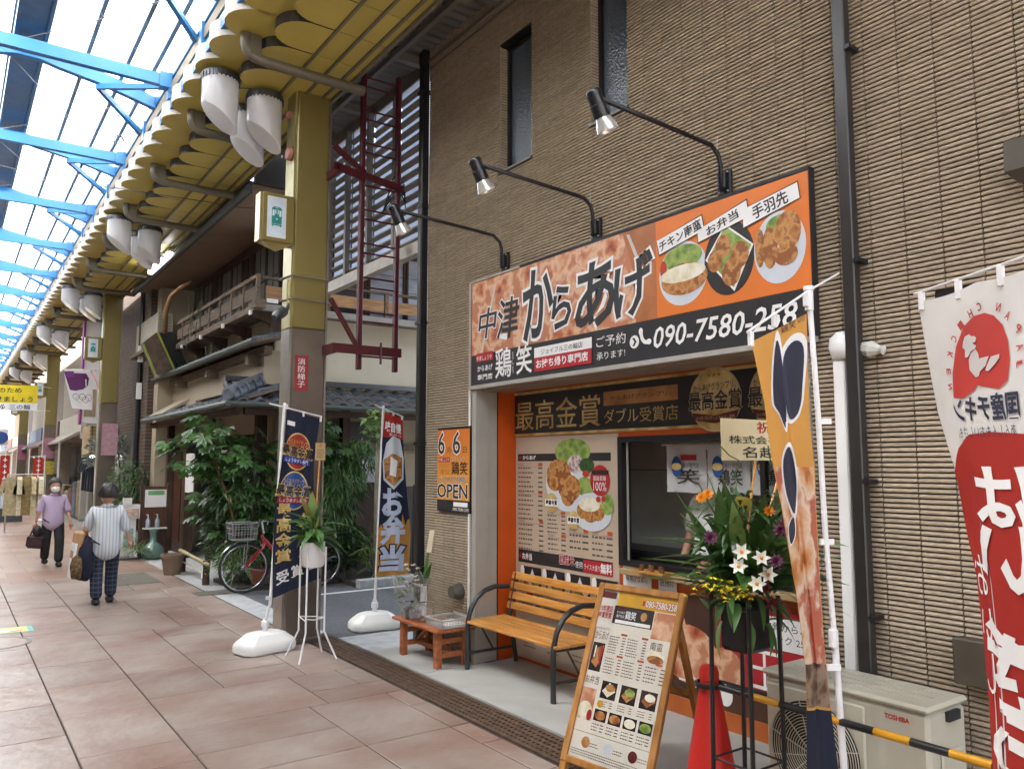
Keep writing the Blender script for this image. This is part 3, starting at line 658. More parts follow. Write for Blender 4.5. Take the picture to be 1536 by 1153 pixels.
# interior
m_in = M('interior_panel', hx('#d2d8d0'), .4, metal=.0, var=.05)
rm = MB().box(6.2, 6.25, 2.2, 5.9, 0, 2.7).box(PX + .05, 6.2, 5.86, 5.9, 0, 2.7).box(PX + .05, 6.2, 2.2, 2.24, 0, 2.7).box(PX + .05, 6.2, 2.24, 5.86, 2.66, 2.7)
rm.build('interior_wall', m_in, shop); MB().box(4.98, 5.02, 3.75, 5.8, 0, 2.6).build('partition', m_in, shop)  # partition added close behind the hatch to catch more light
MB().box(4.4, 4.96, 4.0, 5.8, .85, .9).box(4.42, 4.94, 4.02, 5.78, 0, .85).build('kitchen_bench', M('stainless', (.45, .46, .46), .3, metal=.9), shop)
MB().box(4.972, 4.981, 3.76, 5.79, 1.66, 1.672).build('panel_seam', m_alu, shop)
MB().box(4.5, 4.9, 3.9, 5.6, .9, 1.04).build('fryer', M('dark_appliance', (.03, .03, .035), .3, metal=.5), shop, bevel=.02)
# ------------------------------------------------------------------ long food sign
SX = W - .052
sg = T('shop_sign', 'long orange and black fried-chicken signboard over the shopfront', 'sign', (SX, 4.3, 2.4))
sy0, sy1 = gx(1218, 380, SX).y, gx(707, 500, SX).y; sz1 = 3.335; sz0 = 2.405
MB().box(SX, W - .004, sy0, sy1, sz0, sz1).build('panel', M('sign_black', (.025, .025, .027), .4, var=.05), sg)
MB().box(SX - .012, SX + .03, sy0, sy1 + .012, sz0 - .03, sz0 + .002).box(SX - .012, SX + .03, sy1, sy1 + .022, sz0 - .03, sz1 + .012).box(SX - .012, SX + .03, sy1 - .75, sy1 + .012, sz1 - .002, sz1 + .012).build('frame', M('white_alu', hx('#b5b1aa')), sg)
MB().box(SX - .004, SX + .05, sy0, sy1 - .75, sz1 + .0, sz1 + .016).build('top_rail', m_black, sg)
z2 = lambda x, y: (690 + x * .2602, 280 + y * .2602)
z3 = lambda x, y: (940 + x * .2775, 240 + y * .2775)
z4 = lambda x, y: (740 + x * .2255, 540 + y * .2255)
z5 = lambda x, y: (920 + x * .2429, 520 + y * .2429)
z6 = lambda x, y: (680 + x * .2602, 760 + y * .2602)
def uvp(X, p): q = gx(p[0], p[1], X); return (-q.y, q.z)
sp = wallpan(sg, SX)
A = lambda p: uvp(SX, p)
def sb(bl, tr): a, b = A(bl), A(tr); return (a[0], a[1], b[0], b[1])
m_or2 = M('print_orange', hx('#d9762c'), .45, var=.03)
m_red = M('print_red', hx('#a8222a'), .45, var=.04)
m_fry = food('print_fried_chicken', ['#8a3a26', '#b06444', '#c98d68', '#d8b294', '#b87858'], 5)
m_fry2 = food('print_fried_pieces', ['#7e4a24', '#985e2e', '#ac743c', '#c08e54', '#8c542a'], 12)
m_sauce = food('print_tartar', ['#c8be98', '#d8d2b4', '#e6e2d2'], 12)
m_green = food('print_salad', ['#52702e', '#6f8c3e', '#94a858'], 16)
m_plate = M('print_plate', hx('#c9d0d8'), .4, var=.04)
m_dark = M('print_dark', hx('#2a2426'), .45, var=.05)
vb = (A(z2(75, 985))[1] + A(z3(1000, 670))[1]) / 2
uL, uR = -sy1 + .012, -sy0 - .006
usp = A(z3(150, 600))[0]
sp.rect(uL, vb, usp + .08, sz1 - .006, m_fry, 1, 'food_photo'); sp.rect(usp, vb, uR, sz1 - .006, m_or2, 2, 'orange_field')
sp.poly([(usp - .18, vb), (usp + .02, vb), (usp + .02, sz1 - .006), (usp - .3, sz1 - .006), (usp - .2, sz1 - .3)], M('print_orange_brown', hx('#a8683c'), .45, var=.2, scale=6), 2, 'orange_field')
# bowl rim in the photo
for px_ in ((200, 560, 120, 960), (960, 280, 1040, 480)):
    a, b = A(z2(px_[0], px_[1])), A(z2(px_[2], px_[3])); sp.poly([(a[0], a[1]), (a[0] + .03, a[1]), (b[0] + .03, b[1]), (b[0], b[1])], M('print_pale', hx('#c8bfb4'), .4), 2, 'food_photo')
for ch, x0, y0, x1, y1, r in (('中', 110, 700, 215, 870, 0), ('津', 218, 640, 345, 870, 0), ('か', 362, 480, 535, 860, .1), ('ら', 532, 575, 640, 810, .05), ('あ', 665, 440, 890, 800, .08), ('げ', 888, 415, 1125, 730, .15)):
    b4 = pb(SX, *z2(x0, y0), *z2(x1, y1)); sp.text(ch, *b4, M('brush_black', (.025, .027, .03), .5), 4, 'brush_lettering', bold=.022 if r else .012, out=m_wht, outb=.03 if r == 0 else .04, rot=r, shear=.15)
# coloured band
sp.text('ジョイフル三の輪店', *sb(z2(470, 970), z2(710, 890)), m_blk, 5, 'branch_name')
sp.rect(*sb(z2(430, 988), z2(762, 866)), m_wht, 3, 'name_box'); sp.rect(*sb(z2(432, 1068), z2(762, 930)), m_red, 4, 'name_box')
sp.text('お持ち帰り専門店', *sb(z2(443, 1048), z2(740, 948)), m_wht, 5, 'branch_name', bold=.02)
sp.rect(*sb(z2(95, 1015), z2(192, 945)), m_red, 3, 'name_box'); sp.text('中津しょうや', *sb(z2(100, 1008), z2(186, 962)), m_wht, 5, 'logo_small')
sp.text('からあげ', *sb(z2(105, 1068), z2(190, 1020)), m_wht, 5, 'logo_small', bold=.02); sp.text('専門店', *sb(z2(105, 1118), z2(190, 1072)), m_wht, 5, 'logo_small', bold=.02)
sp.text('鶏', *pb(SX, *z2(208, 930), *z2(298, 1098)), m_wht, 4, 'logo_character', bold=.012); sp.text('笑', *pb(SX, *z2(328, 915), *z2(415, 1075)), m_wht, 4, 'logo_character', bold=.014)
sp.text('と\nり\nし\nょ\nう', *pb(SX, *z2(303, 950), *z2(315, 1075)), m_wht, 5, 'logo_small')
sp.text('ご予約', *sb(z2(790, 930), z2(958, 835)), m_wht, 5, 'call_text'); sp.text('承ります!', *sb(z2(792, 1002), z2(955, 932)), m_wht, 5, 'call_text')
c = A(z2(1008, 895)); sp.ell(c[0], c[1], .045, .045, m_wht, 4, 'call_icon'); sp.text('›', c[0] - .012, c[1] - .025, c[0] + .018, c[1] + .025, m_blk, 5, 'call_icon_arrow', bold=.03)
hb = A(z3(110, 975))
arc = [(hb[0] + .065 * math.cos(t), hb[1] + .06 + .085 * math.sin(t)) for t in [3.3 + i * .22 for i in range(9)]]
arc2 = [(hb[0] + .035 * math.cos(t), hb[1] + .06 + .058 * math.sin(t)) for t in [3.3 + i * .22 for i in range(9)]][::-1]
sp.poly(arc + arc2, m_wht, 4, 'call_icon'); sp.ell(arc[0][0] + .012, arc[0][1] + .02, .02, .026, m_wht, 4, 'call_icon', 12); sp.ell(arc[8][0] + .0, arc[8][1] + .01, .024, .02, m_wht, 4, 'call_icon', 12)
sp.text('090-7580-258', *sb(z3(152, 1018), z3(925, 760)), m_wht, 5, 'phone_number', bold=.012, shear=.22)
# three dishes with slanted labels
for (cx_, cy_, rx, ry), lab, q in (((310, 612, 132, 172), 'チキン南蛮', [(165, 440), (412, 293), (427, 378), (180, 522)]), ((558, 530, 136, 200), 'お弁当', [(385, 382), (655, 210), (670, 305), (390, 455)]), ((832, 470, 142, 196), '手羽先', [(628, 270), (930, 112), (945, 205), (633, 378)])):
    b4 = pb(SX, *z3(cx_ - rx, cy_ - ry), *z3(cx_ + rx, cy_ + ry)); cu, cv, ru, rv = (b4[0] + b4[2]) / 2, (b4[1] + b4[3]) / 2, (b4[2] - b4[0]) / 2, (b4[3] - b4[1]) / 2
    base = {'チキン南蛮': m_plate, 'お弁当': m_dark, '手羽先': m_plate}[lab]
    sp.ell(cu, cv, ru, rv, base, 3, 'dish_photo', 36)
    if lab == 'チキン南蛮':
        sp.ell(cu, cv + rv * .5, ru * .8, rv * .4, m_green, 4, 'dish_photo'); sp.ell(cu - ru * .8, cv + rv * .25, ru * .15, rv * .3, M('print_tomato', hx('#b03a24'), .4), 5, 'dish_photo', 14)
        sp.ell(cu + .01, cv - rv * .18, ru * .95, rv * .5, m_fry2, 5, 'dish_photo'); sp.ell(cu, cv + .0, ru * .93, rv * .27, m_sauce, 6, 'dish_photo')
    elif lab == 'お弁当':
        sp.poly([(cu - ru * .95, cv + rv * .1), (cu - ru * .1, cv + rv * .95), (cu + ru * .98, cv + rv * .2), (cu + ru * .2, cv - rv * .93)], m_wht, 4, 'dish_photo')
        sp.poly([(cu - ru * .85, cv + rv * .1), (cu - ru * .1, cv + rv * .88), (cu + ru * .9, cv + rv * .2), (cu + ru * .18, cv - rv * .82)], m_green, 5, 'dish_photo')
        for a, b, r_ in ((-.55, 0, .3), (-.2, .35, .32), (.1, -.4, .38), (.45, .02, .36)): sp.ell(cu + a * ru, cv + b * rv, ru * r_, rv * r_, m_fry2, 6, 'dish_photo', 14)
    else:
        sp.ell(cu + .0, cv + rv * .6, ru * .5, rv * .3, m_green, 4, 'dish_photo')
        for a, b, r1, r2 in ((-.35, .05, .3, .6), (.35, .4, .5, .55), (.25, -.25, .45, .3), (-.75, .1, .2, .55)): sp.ell(cu + a * ru, cv + b * rv, ru * r1, rv * r2, m_fry2, 5, 'dish_photo', 18)
    P = [A(z3(*p)) for p in q]; mid = (sum(p[0] for p in P) / 4, sum(p[1] for p in P) / 4)
    sp.poly(P, m_blk, 7, 'dish_label'); sp.poly([(mid[0] + (p[0] - mid[0]) * .975, mid[1] + (p[1] - mid[1]) * .9) for p in P], m_wht, 8, 'dish_label')
    ang = math.atan2(P[1][1] - P[0][1], P[1][0] - P[0][0]); wdt = math.hypot(P[1][0] - P[0][0], P[1][1] - P[0][1]); hgt = abs(P[0][1] - P[3][1])
    sc_ = .9 if len(lab) > 3 else .62
    sp.text(lab, mid[0] - wdt * sc_ / 2, mid[1] - hgt * .33, mid[0] + wdt * sc_ / 2, mid[1] + hgt * .33, m_blk, 9, 'dish_name', bold=.02, rot=ang)
sp.flush()
# ------------------------------------------------------------------ award banner
AX = PX - .012
aw = T('award_banner', 'black banner with gold characters and oval award badges over the hatch', 'banner', (AX, 4.4, 1.97))
az0, az1 = 1.965, 2.36
MB().box(AX, AX + .008, 2.7, 5.985 - .07, az0, az1).build('sheet', M('banner_black', (.022, .022, .024), .4, var=.05), aw)
ap = wallpan(aw, AX); B = lambda p: uvp(AX, p)
def ab(bl, tr): a, b = B(bl), B(tr); return (a[0], a[1], b[0], b[1])
m_gold = M('print_gold', hx('#a07c38'), .35, c2=hx('#dcc68a'), scale=7, metal=.0)
m_copper = M('print_copper', hx('#8a5a30'), .4, c2=hx('#b98a54'), scale=4)
ap.rect(-5.915, az0, -2.7, az0 + .022, m_gold, 1, 'gold_border'); ap.rect(-5.915, az1 - .022, -2.7, az1, m_gold, 1, 'gold_border')
ap.text('最高金賞', *ab(z4(150, 470), z4(712, 222)), m_gold, 2, 'award_title', bold=.004)
ap.rect(*ab(z4(735, 305), z5(398, 230)), m_copper, 2, 'copper_plate'); ap.text('からあげグランプリ。', *ab(z4(778, 270), z5(360, 265)), m_blk, 3, 'award_series')
ap.text('ダブル受賞店', *ab(z4(738, 425), z5(400, 352)), m_gold, 2, 'award_line')
b0 = pb(AX, *z5(472, 122), *z5(795, 525))
for du in (0, 1.13 * (b0[2] - b0[0])):
    cu, cv, ru, rv = (b0[0] + b0[2]) / 2 + du, (b0[1] + b0[3]) / 2, (b0[2] - b0[0]) / 2, (b0[3] - b0[1]) / 2
    ap.ell(cu, cv, ru, rv, M('print_champagne', hx('#b8a888'), .35), 3, 'badge', 40); ap.ell(cu, cv, ru * .95, rv * .96, m_gold, 4, 'badge', 40)
    ap.text('からあげグランプリ。', cu - ru * .82, cv + rv * .28, cu + ru * .82, cv + rv * .52, m_blk, 6, 'badge_series', out=M('print_champagne', hx('#b8a888')), outb=.03, rot=.03)
    ap.text('最高金賞', cu - ru * 1.0, cv - rv * .32, cu + ru * 1.0, cv + rv * .27, m_blk, 6, 'badge_title', bold=.01, out=M('print_champagne', hx('#b8a888')), outb=.035)
    ap.poly([(cu - ru * .9, cv - rv * .38), (cu, cv - rv * .5), (cu + ru * .9, cv - rv * .36), (cu + ru * .8, cv - rv * .62), (cu, cv - rv * .74), (cu - ru * .8, cv - rv * .62)], M('print_maroon', hx('#5e2320'), .4), 5, 'badge')
    ap.text('2019年 西日本しょうゆダレ部門', cu - ru * .74, cv - rv * .62, cu + ru * .74, cv - rv * .5, M('print_champagne', hx('#b8a888')), 6, 'badge_ribbon_text')
    for q in (-.2, 0, .2): ap.text('★', cu + q * ru - .02, cv + rv * .68, cu + q * ru + .02, cv + rv * .68 + .035, m_copper, 6, 'badge_star')
ap.flush()
# ------------------------------------------------------------------ big wall menu
mn = T('wall_menu', 'tall cream menu poster with chicken dishes on the wall behind the bench', 'menu', (AX, 5.2, .02))
MX = AX + .004
MB().box(MX, MX + .006, 4.545, 5.9, .03, 1.955).build('sheet', M('menu_cream', hx('#b9a894'), .45, var=.03), mn)
mp_ = wallpan(mn, MX); Cc = lambda p: uvp(MX, p)
def cb(bl, tr): a, b = Cc(bl), Cc(tr); return (a[0], a[1], b[0], b[1])
mp_.rect(*cb(z4(165, 672), z4(782, 614)), m_blk, 1, 'heading_bar'); mp_.text('からあげ', *cb(z4(198, 662), z4(282, 634)), m_wht, 2, 'heading', bold=.03); mp_.text('◆', *cb(z4(172, 662), z4(190, 634)), m_red, 2, 'heading_mark')
def disk(c4, rx, ry, mat, l, nm, conv=z4, n=26):
    b = pb(MX, *conv(c4[0] - rx, c4[1] - ry), *conv(c4[0] + rx, c4[1] + ry)); mp_.ell((b[0] + b[2]) / 2, (b[1] + b[3]) / 2, (b[2] - b[0]) / 2, (b[3] - b[1]) / 2, mat, l, nm, n)
disk((500, 830), 148, 178, m_plate, 2, 'dish_photo'); disk((530, 610), 118, 90, m_green, 3, 'dish_photo'); disk((550, 690), 55, 60, food('print_onion', ['#6a3a4a', '#a88a90', '#cfc4c0'], 26), 4, 'dish_photo'); disk((625, 700), 50, 50, food('print_parsley', ['#1c3418', '#36562a'], 40), 4, 'dish_photo')
for a, b, r1, r2 in ((440, 760, 80, 105), (510, 850, 75, 90), (415, 800, 55, 70), (500, 910, 45, 60)): disk((a, b), r1, r2, m_fry2, 5, 'dish_photo', n=18)
disk((610, 840), 55, 65, m_green, 4, 'dish_photo'); disk((660, 1010), 132, 128, m_plate, 5, 'dish_photo')
for a, b, r1, r2 in ((600, 1000, 40, 55), (650, 1020, 55, 60), (700, 1010, 45, 60)): disk((a, b), r1, r2, m_fry2, 6, 'dish_photo', n=16)
disk((645, 960), 70, 48, m_sauce, 7, 'dish_photo'); disk((765, 960), 40, 70, m_green, 7, 'dish_photo'); disk((715, 800), 66, 104, m_red, 6, 'badge')
disk((620, 755), 22, 22, M('print_tomato', hx('#b03a24')), 7, 'dish_photo'); disk((705, 925), 16, 20, M('print_tomato', hx('#b03a24')), 8, 'dish_photo'); disk((740, 922), 16, 20, M('print_tomato', hx('#b03a24')), 8, 'dish_photo')
mp_.text('100%', *cb(z4(672, 868), z4(758, 812)), m_wht, 8, 'badge_text'); mp_.text('国産若鶏', *cb(z4(672, 800), z4(755, 770)), m_wht, 8, 'badge_text'); mp_.rect(*cb(z4(660, 760), z4(772, 732)), m_blk, 7, 'badge_band')
for cx_, cy_ in ((393, 945), (540, 1062)):
    disk((cx_, cy_), 38, 62, m_gold, 8, 'medal'); mp_.rect(*cb(z4(cx_ - 40, cy_ + 22), z4(cx_ + 42, cy_ - 18)), m_wht, 9, 'medal_band'); mp_.text('最高金賞', *cb(z4(cx_ - 36, cy_ + 16), z4(cx_ + 38, cy_ - 14)), m_blk, 10, 'medal_text', bold=.03)
m_ink = M('print_ink', hx('#6e6056'), .5); m_inkl = M('print_ink_light', hx('#8a7a6a'), .5); m_orr = M('print_tag_orange', hx('#c45a2c'), .5)
mr_ = random.Random(3)
def lines(u0, v0, u1, v1, n, pr=True, mat=None, hgt=.32):
    """rows of small print too fine to read: broken bars with a price column"""
    d = (v1 - v0) / n; mat = mat or m_ink
    for i in range(n):
        vv = v1 - d * (i + .75); u = u0; ue = u0 + (u1 - u0) * (mr_.uniform(.5, .66) if pr else mr_.uniform(.8, 1))
        while u < ue:
            wv = d * mr_.uniform(.35, .9); mp2.rect(u, vv, min(u + wv, ue), vv + d * hgt, mat, 2, 'small_print'); u += wv + d * .25
        if pr: mp2.rect(u1 - d * 1.5, vv, u1, vv + d * hgt, mat, 2, 'small_print')
mp2 = mp_
for blx, bly, trx, try_, n, cv in ((168, 880, 328, 700, 6, z4), (168, 1060, 328, 888, 6, z4), (362, 1150, 480, 1025, 5, z4), (378, 245, 520, 95, 6, z6), (548, 250, 650, 178, 3, z6), (672, 245, 780, 150, 3, z6), (802, 290, 920, 165, 4, z6)):
    b = cb(cv(blx, bly), cv(trx, try_)); lines(*b, n); d = (b[3] - b[1]) / n
    mp_.rect(b[2] - .06, b[3] - d * .1, b[2], b[3] + d * .55, m_orr, 2, 'price_tag'); mp_.text('からあげ', b[0], b[3] - d * .1, b[0] + .09, b[3] + d * .55, m_ink, 2, 'item_heading'); mp_.rect(b[0], b[3] - d * .3, b[2], b[3] - d * .22, m_inkl, 2, 'rule')
mp_.rect(*cb(z6(378, 292), z6(922, 338)), m_blk, 2, 'heading_bar')
bb = cb(z6(378, 296), z6(922, 334)); bz0, bz1 = min(Cc(z6(378, 298))[1], Cc(z6(922, 382))[1]), max(Cc(z6(378, 258))[1], Cc(z6(922, 340))[1])
u0_, u1_ = Cc(z6(378, 280))[0], Cc(z6(922, 360))[0]; zc = (Cc(z6(378, 278))[1] + Cc(z6(922, 360))[1]) / 2; hh = .055
mp_.rect(u0_, zc - hh, u1_, zc + hh, m_blk, 3, 'heading_bar'); mp_.text('お弁当', u0_ + .06, zc - .028, u0_ + .2, zc + .028, m_wht, 4, 'heading', bold=.02); mp_.text('◆', u0_ + .015, zc - .03, u0_ + .045, zc + .03, m_red, 4, 'heading_mark')
mp_.text('国産米', u0_ + .58, zc - .02, u0_ + .78, zc + .07, m_red, 4, 'rice_text', bold=.005, out=m_wht, outb=.025); mp_.text('使用', u0_ + .79, zc - .028, u0_ + .88, zc + .025, m_wht, 4, 'rice_text_small')
mp_.rect(u0_ + .89, zc - hh, u1_, zc + hh * .85, m_red, 4, 'offer_box'); mp_.text('ライス大盛り', u0_ + .9, zc - .03, u0_ + 1.09, zc + .015, m_wht, 5, 'offer_text'); mp_.text('無料', u0_ + 1.1, zc - .04, u1_ - .01, zc + .035, m_wht, 5, 'offer_text', bold=.03)
for i in range(4):
    uu = u0_ + .08 + i * .32; mp_.rect(uu, zc - .3, uu + .25, zc - .085, m_dark, 2, 'bento_photo')
    mp_.poly([(uu + .02, zc - .29), (uu + .125, zc - .1), (uu + .23, zc - .29)], m_plate, 3, 'bento_photo')
    for k in range(4): mp_.ell(uu + .06 + k * .045, zc - .23 + .03 * (k % 2), .04, .045, [m_fry2, m_sauce, m_fry2, m_green][(k + i) % 4], 4, 'bento_photo', 12)
    mp_.ell(uu - .02, zc - .13, .03, .05, m_wht, 4, 'medal', 16)
for i in range(4):
    uu = u0_ + .05 + i * .33; lines(uu, .48, uu + .26, .6, 3)
    mp_.ell(uu + .1, .3, .06, .05, [m_red, m_sauce, M('print_maroon', hx('#5e2320')), m_fry2][i], 2, 'bento_photo', 16); lines(uu + .03, .12, uu + .2, .2, 2, False)
mp_.rect(u0_ + .12, .52, u0_ + .22, .6, m_red, 4, 'price_tag'); mp_.text('700', u0_ + .23, .52, u0_ + .36, .6, m_ink, 4, 'price')
mp_.flush()
# paper notices under the hatch and the lower chicken poster
def notice(u0, v0, u1, v1, txt, label, mat=None, tm=None, X=None):
    X = X or AX - .004; t = T('paper_notice', label, 'notice', (X, -(u0 + u1) / 2, v0)); MB().box(X, X + .002, -u1, -u0, v0, v1).build('paper', mat or M('paper_white', (.78, .78, .78), .6, var=.02), t)
    p = wallpan(t, X); n = len(txt); h = (v1 - v0) / (n + .6)
    for i, s in enumerate(txt): p.text(s, u0 + (u1 - u0) * .1, v1 - h * (i + 1.1), u1 - (u1 - u0) * .1, v1 - h * (i + .42), tm or m_blk, 1, 'lettering')
    p.flush()
notice(*cb(z6(985, 462), z6(1145, 352)), ['軟骨からあげ'], 'white paper notice below the hatch, directly above the A-frame menu')
_q = cb(z6(1188, 470), z6(1290, 380)); notice(_q[0], _q[1] - .12, _q[2], _q[3], ['唐揚げ', '250円'], 'white paper notice below the hatch, half behind the flowers')
LX = AX
lp = T('chicken_poster', 'large red and brown fried-chicken poster below the serving hatch', 'poster', (LX, 3.6, .1))
MB().box(LX, LX + .006, 2.75, 4.42, .12, .82).build('sheet', M('poster_brown', hx('#4a2f24'), .45, var=.3, scale=3), lp)
p = wallpan(lp, LX); p.rect(-3.62, .3, -2.75, .82, m_red, 1, 'red_field')
for a, b, r1, r2 in ((-4.1, .6, .22, .16), (-3.85, .42, .25, .2), (-3.55, .38, .16, .14), (-4.25, .42, .15, .15)): p.ell(a, b, r1, r2, m_fry, 2, 'food_photo', 20)
p.text('玉', -3.35, .32, -3.12, .56, m_wht, 3, 'lettering'); p.rect(-3.62, .26, -2.75, .31, m_blk, 3, 'band'); p.text('ーシー', -3.95, .2, -3.66, .28, m_wht, 3, 'lettering', bold=.02); p.ell(-3.55, .22, .06, .07, m_wht, 3, 'medal', 18)
p.rect(-4.3, .14, -4.05, .34, m_blk, 3, 'caption_box'); p.rect(-4.29, .15, -4.06, .33, m_wht, 4, 'caption_box'); p.text('業界日本一', -4.27, .27, -4.08, .31, m_blk, 5, 'lettering')
mp2 = p; lines(-4.27, .16, -4.08, .26, 4, False); p.flush()
notice(-3.28, .585, -2.8, .78, ['軟骨からあげ', '1パック 250円'], 'white price notice on the red poster beside the orange flag pole', X=LX - .006)
MB().box(PX - .02, PX + .0, 2.62, 4.54, .004, .12).build('plinth', M('plinth_orange', hx('#b9622a'), .5), shop)
# opening-day poster on the tiled corner pier
op = T('opening_poster', 'orange OPEN poster with large sixes on the tiled corner pier', 'poster', (W - .03, 6.35, 1.2))
OX = W - .022; oz1, oz0 = gx(680, 640, OX).z, gx(680, 768, OX).z; oy1, oy0 = gx(656, 700, OX).y, gx(705, 700, OX).y
MB().box(OX, W - .002, oy0, oy1, oz0, oz1).build('frame', m_black, op, bevel=.004)
p = wallpan(op, OX); w_ = oy1 - oy0; h_ = oz1 - oz0; o_ = lambda a, b, c, d: (-oy1 + a * w_, oz0 + b * h_, -oy1 + c * w_, oz0 + d * h_)
p.rect(*o_(.01, .14, .99, .97), gradm('poster_orange_grad', '#d99a34', '#d06a1c', 2, oz0 + .2, oz1), 1, 'orange_field')
p.rect(*o_(.03, .01, .97, .125), m_blk, 1, 'footer'); p.rect(*o_(.52, .07, .94, .12), m_wht, 2, 'footer_box'); p.text('090-7580-258', *o_(.5, .02, .97, .055), m_wht, 2, 'footer_text')
p.text('6', *o_(.04, .68, .24, .94), m_blk, 3, 'numeral', bold=.01, out=m_wht, outb=.035); p.text('6', *o_(.5, .68, .72, .94), m_blk, 3, 'numeral', bold=.01, out=m_wht, outb=.035); p.text('月', *o_(.31, .69, .42, .76), m_blk, 3, 'date_character'); p.text('日', *o_(.8, .69, .91, .76), m_blk, 3, 'date_character')
p.rect(*o_(.05, .585, .4, .64), m_red, 2, 'name_box'); p.text('中津しょうや', *o_(.07, .593, .38, .632), m_wht, 3, 'name_text'); p.text('とりしょう', *o_(.46, .6, .84, .65), m_blk, 3, 'logo_kana', out=m_wht, outb=.04)
p.text('からあげ', *o_(.08, .52, .4, .57), m_copper, 3, 'logo_small'); p.text('専門店', *o_(.12, .44, .4, .5), m_copper, 3, 'logo_small'); p.text('鶏笑', *o_(.46, .44, .94, .59), m_blk, 3, 'logo_character', bold=.01)
p.text('ジョイフル三の輪店', *o_(.08, .35, .9, .42), m_blk, 3, 'branch_name', out=m_wht, outb=.04); p.text('OPEN', *o_(.03, .165, .94, .325), m_blk, 3, 'open_text', bold=.02, out=m_wht, outb=.03); p.flush()
# ------------------------------------------------------------------ wall fittings
cv = T('cable_conduit', 'thin white cable conduit down the tiled pier beside the OPEN poster', 'conduit', (W, 6.02, .45))
MB().box(W - .018, W - .002, 6.035, 6.055, .42, 2.4).build('trunking', m_wht, cv)
cn = tag(MB().lathe([(.07, 0), (.075, .03), (.06, .07), (.055, .1), (0, .1)], (W, 6.2, .58), 18, rot=(0, -math.pi / 2, 0)).build('outlet_cowl', M('cowl_grey', hx('#5b574e'), .5, metal=.3), smooth=40), 'small round grey outlet cowl low on the tiled pier', 'outlet')
dp = T('downpipe', 'black corner downpipe at the far edge of the tiled shop wall', 'pipe', (W - .02, 6.93, 0))
MB().box(W - .07, W + .02, 6.885, 6.965, .0, ZB + .05).build('pipe', m_black, dp, bevel=.012)
br = MB()
for z in (.7, 1.9, 3.1, 4.3, 5.5): br.box(W - .08, W + .03, 6.862, 6.975, z, z + .03)
br.build('bracket', m_black, dp)
dp = T('downpipe', 'square black downpipe running down the tiled wall right of the sign', 'pipe', (W - .05, 2.28, 0))
MB().box(W - .085, W - .025, 2.245, 2.315, .0, ZB).build('pipe', M('downpipe_black', (.035, .032, .03), .3, metal=.2), dp, bevel=.006)
for z in (.95, 1.62, 2.75, 3.9, 5.0): MB().box(W - .09, W - .0, 2.215, 2.245, z, z + .022).build('bracket', m_black, dp)
du = T('duct_cover', 'white duct cover with rounded elbow beside the black downpipe', 'duct', (W - .03, 2.36, .6))
MB().box(W - .062, W - .002, 2.335, 2.405, .55, 2.26).build('duct', m_wht, du, bevel=.008)
MB().lathe([(.0, -.07), (.045, -.065), (.058, 0), (.052, .045), (.026, .075), (0, .08)], (W - .045, 2.35, 2.33), 16, sx=.75, sy=1.35).build('elbow', m_wht, du, smooth=True)
MB().lathe([(.035, 0), (.045, .05), (.02, .1), (.025, .12), (0, .13)], (W - .02, 2.26, 2.31), 9, rot=(1.75, 0, 0)).build('sealant', M('putty', hx('#b8b6ae'), .7, bump=.5), du)
tag(MB().box(W - .09, W - .001, 1.6, 1.85, .74, .94).build('switch_box', M('brown_box', hx('#4b443a'), .45), bevel=.006), 'dark brown switch box low on the tiled wall behind the red flag', 'box')
tag(MB().box(W - .12, W - .001, 1.3, 1.5, 2.99, 3.13).add([(W - .12, 1.3, 2.99), (W - .12, 1.5, 2.99), (W - .05, 1.47, 2.95), (W - .05, 1.33, 2.95)], [(0, 1, 2, 3)]).build('vent_hood', M('brown_box', hx('#4b443a')), bevel=.004), 'dark brown vent hood high on the tiled wall at the right edge', 'vent')
# gooseneck spotlights
def spot(yw, label):
    t = T('sign_spotlight', label, 'spotlight', (W, yw, 3.4), 'gooseneck spotlights over the sign')
    b = MB().box(W - .03, W - .002, yw - .05, yw + .05, 3.36, 3.52); b.box(W - .055, W - .03, yw - .03, yw + .03, 3.4, 3.5); bo = b.build('bracket', m_black, t, bevel=.004)
    bl = MB()
    for dy in (-.035, .035):
        for z in (3.38, 3.5): bl.lathe([(.006, 0), (.006, .008), (0, .009)], (W - .03, yw + dy, z), 8, rot=(0, -math.pi / 2, 0))
    bl.build('bolt', m_alu, bo)
    P = [V3((W - .05, yw, 3.38)), V3((W - .055, yw, 3.55)), V3((W - .075, yw, 3.61)), V3((W - .14, yw, 3.655)), V3((W - .3, yw, 3.665)), V3((W - .6, yw, 3.68)), V3((W - 1.08, yw, 3.705))]
    MB().tube(P, .0145, 10).build('arm', m_black, t, smooth=True)
    e = P[-1]; ax = V3((.42, -.06, -.9)).normalized(); q = ax.to_track_quat('Z', 'Y').to_matrix()
    hd = MB().lathe([(.0, -.035), (.04, -.03), (.046, -.02), (.046, .0), (.043, .002), (.043, .05), (.047, .053), (.047, .12), (.04, .125)], e, 18, rot=q); hd.tube([e, e + V3((-.03, 0, .015)), e - ax * .03], .014, 8)
    hd.build('lamp_body', M('black_gloss', (.012, .012, .014), .25, coat=.3), t, smooth=40)
    MB().lathe([(.043, .125), (.06, .17), (.066, .2), (.062, .2), (.04, .135), (0, .135)], e, 20, rot=q).build('reflector', M('spot_glass', (.72, .73, .72), .15, metal=.7), t, smooth=40)
    MB().tube([P[1] + V3((0, .012, .02)), P[1] + V3((-.01, .015, .1)), P[2] + V3((.01, .01, .12))], .003, 5).build('wire', m_alu, t)
spot(5.48, 'black gooseneck spotlight nearest the corner, at the left end of the sign')
spot(4.3, 'middle black gooseneck spotlight reaching out above the brush lettering')
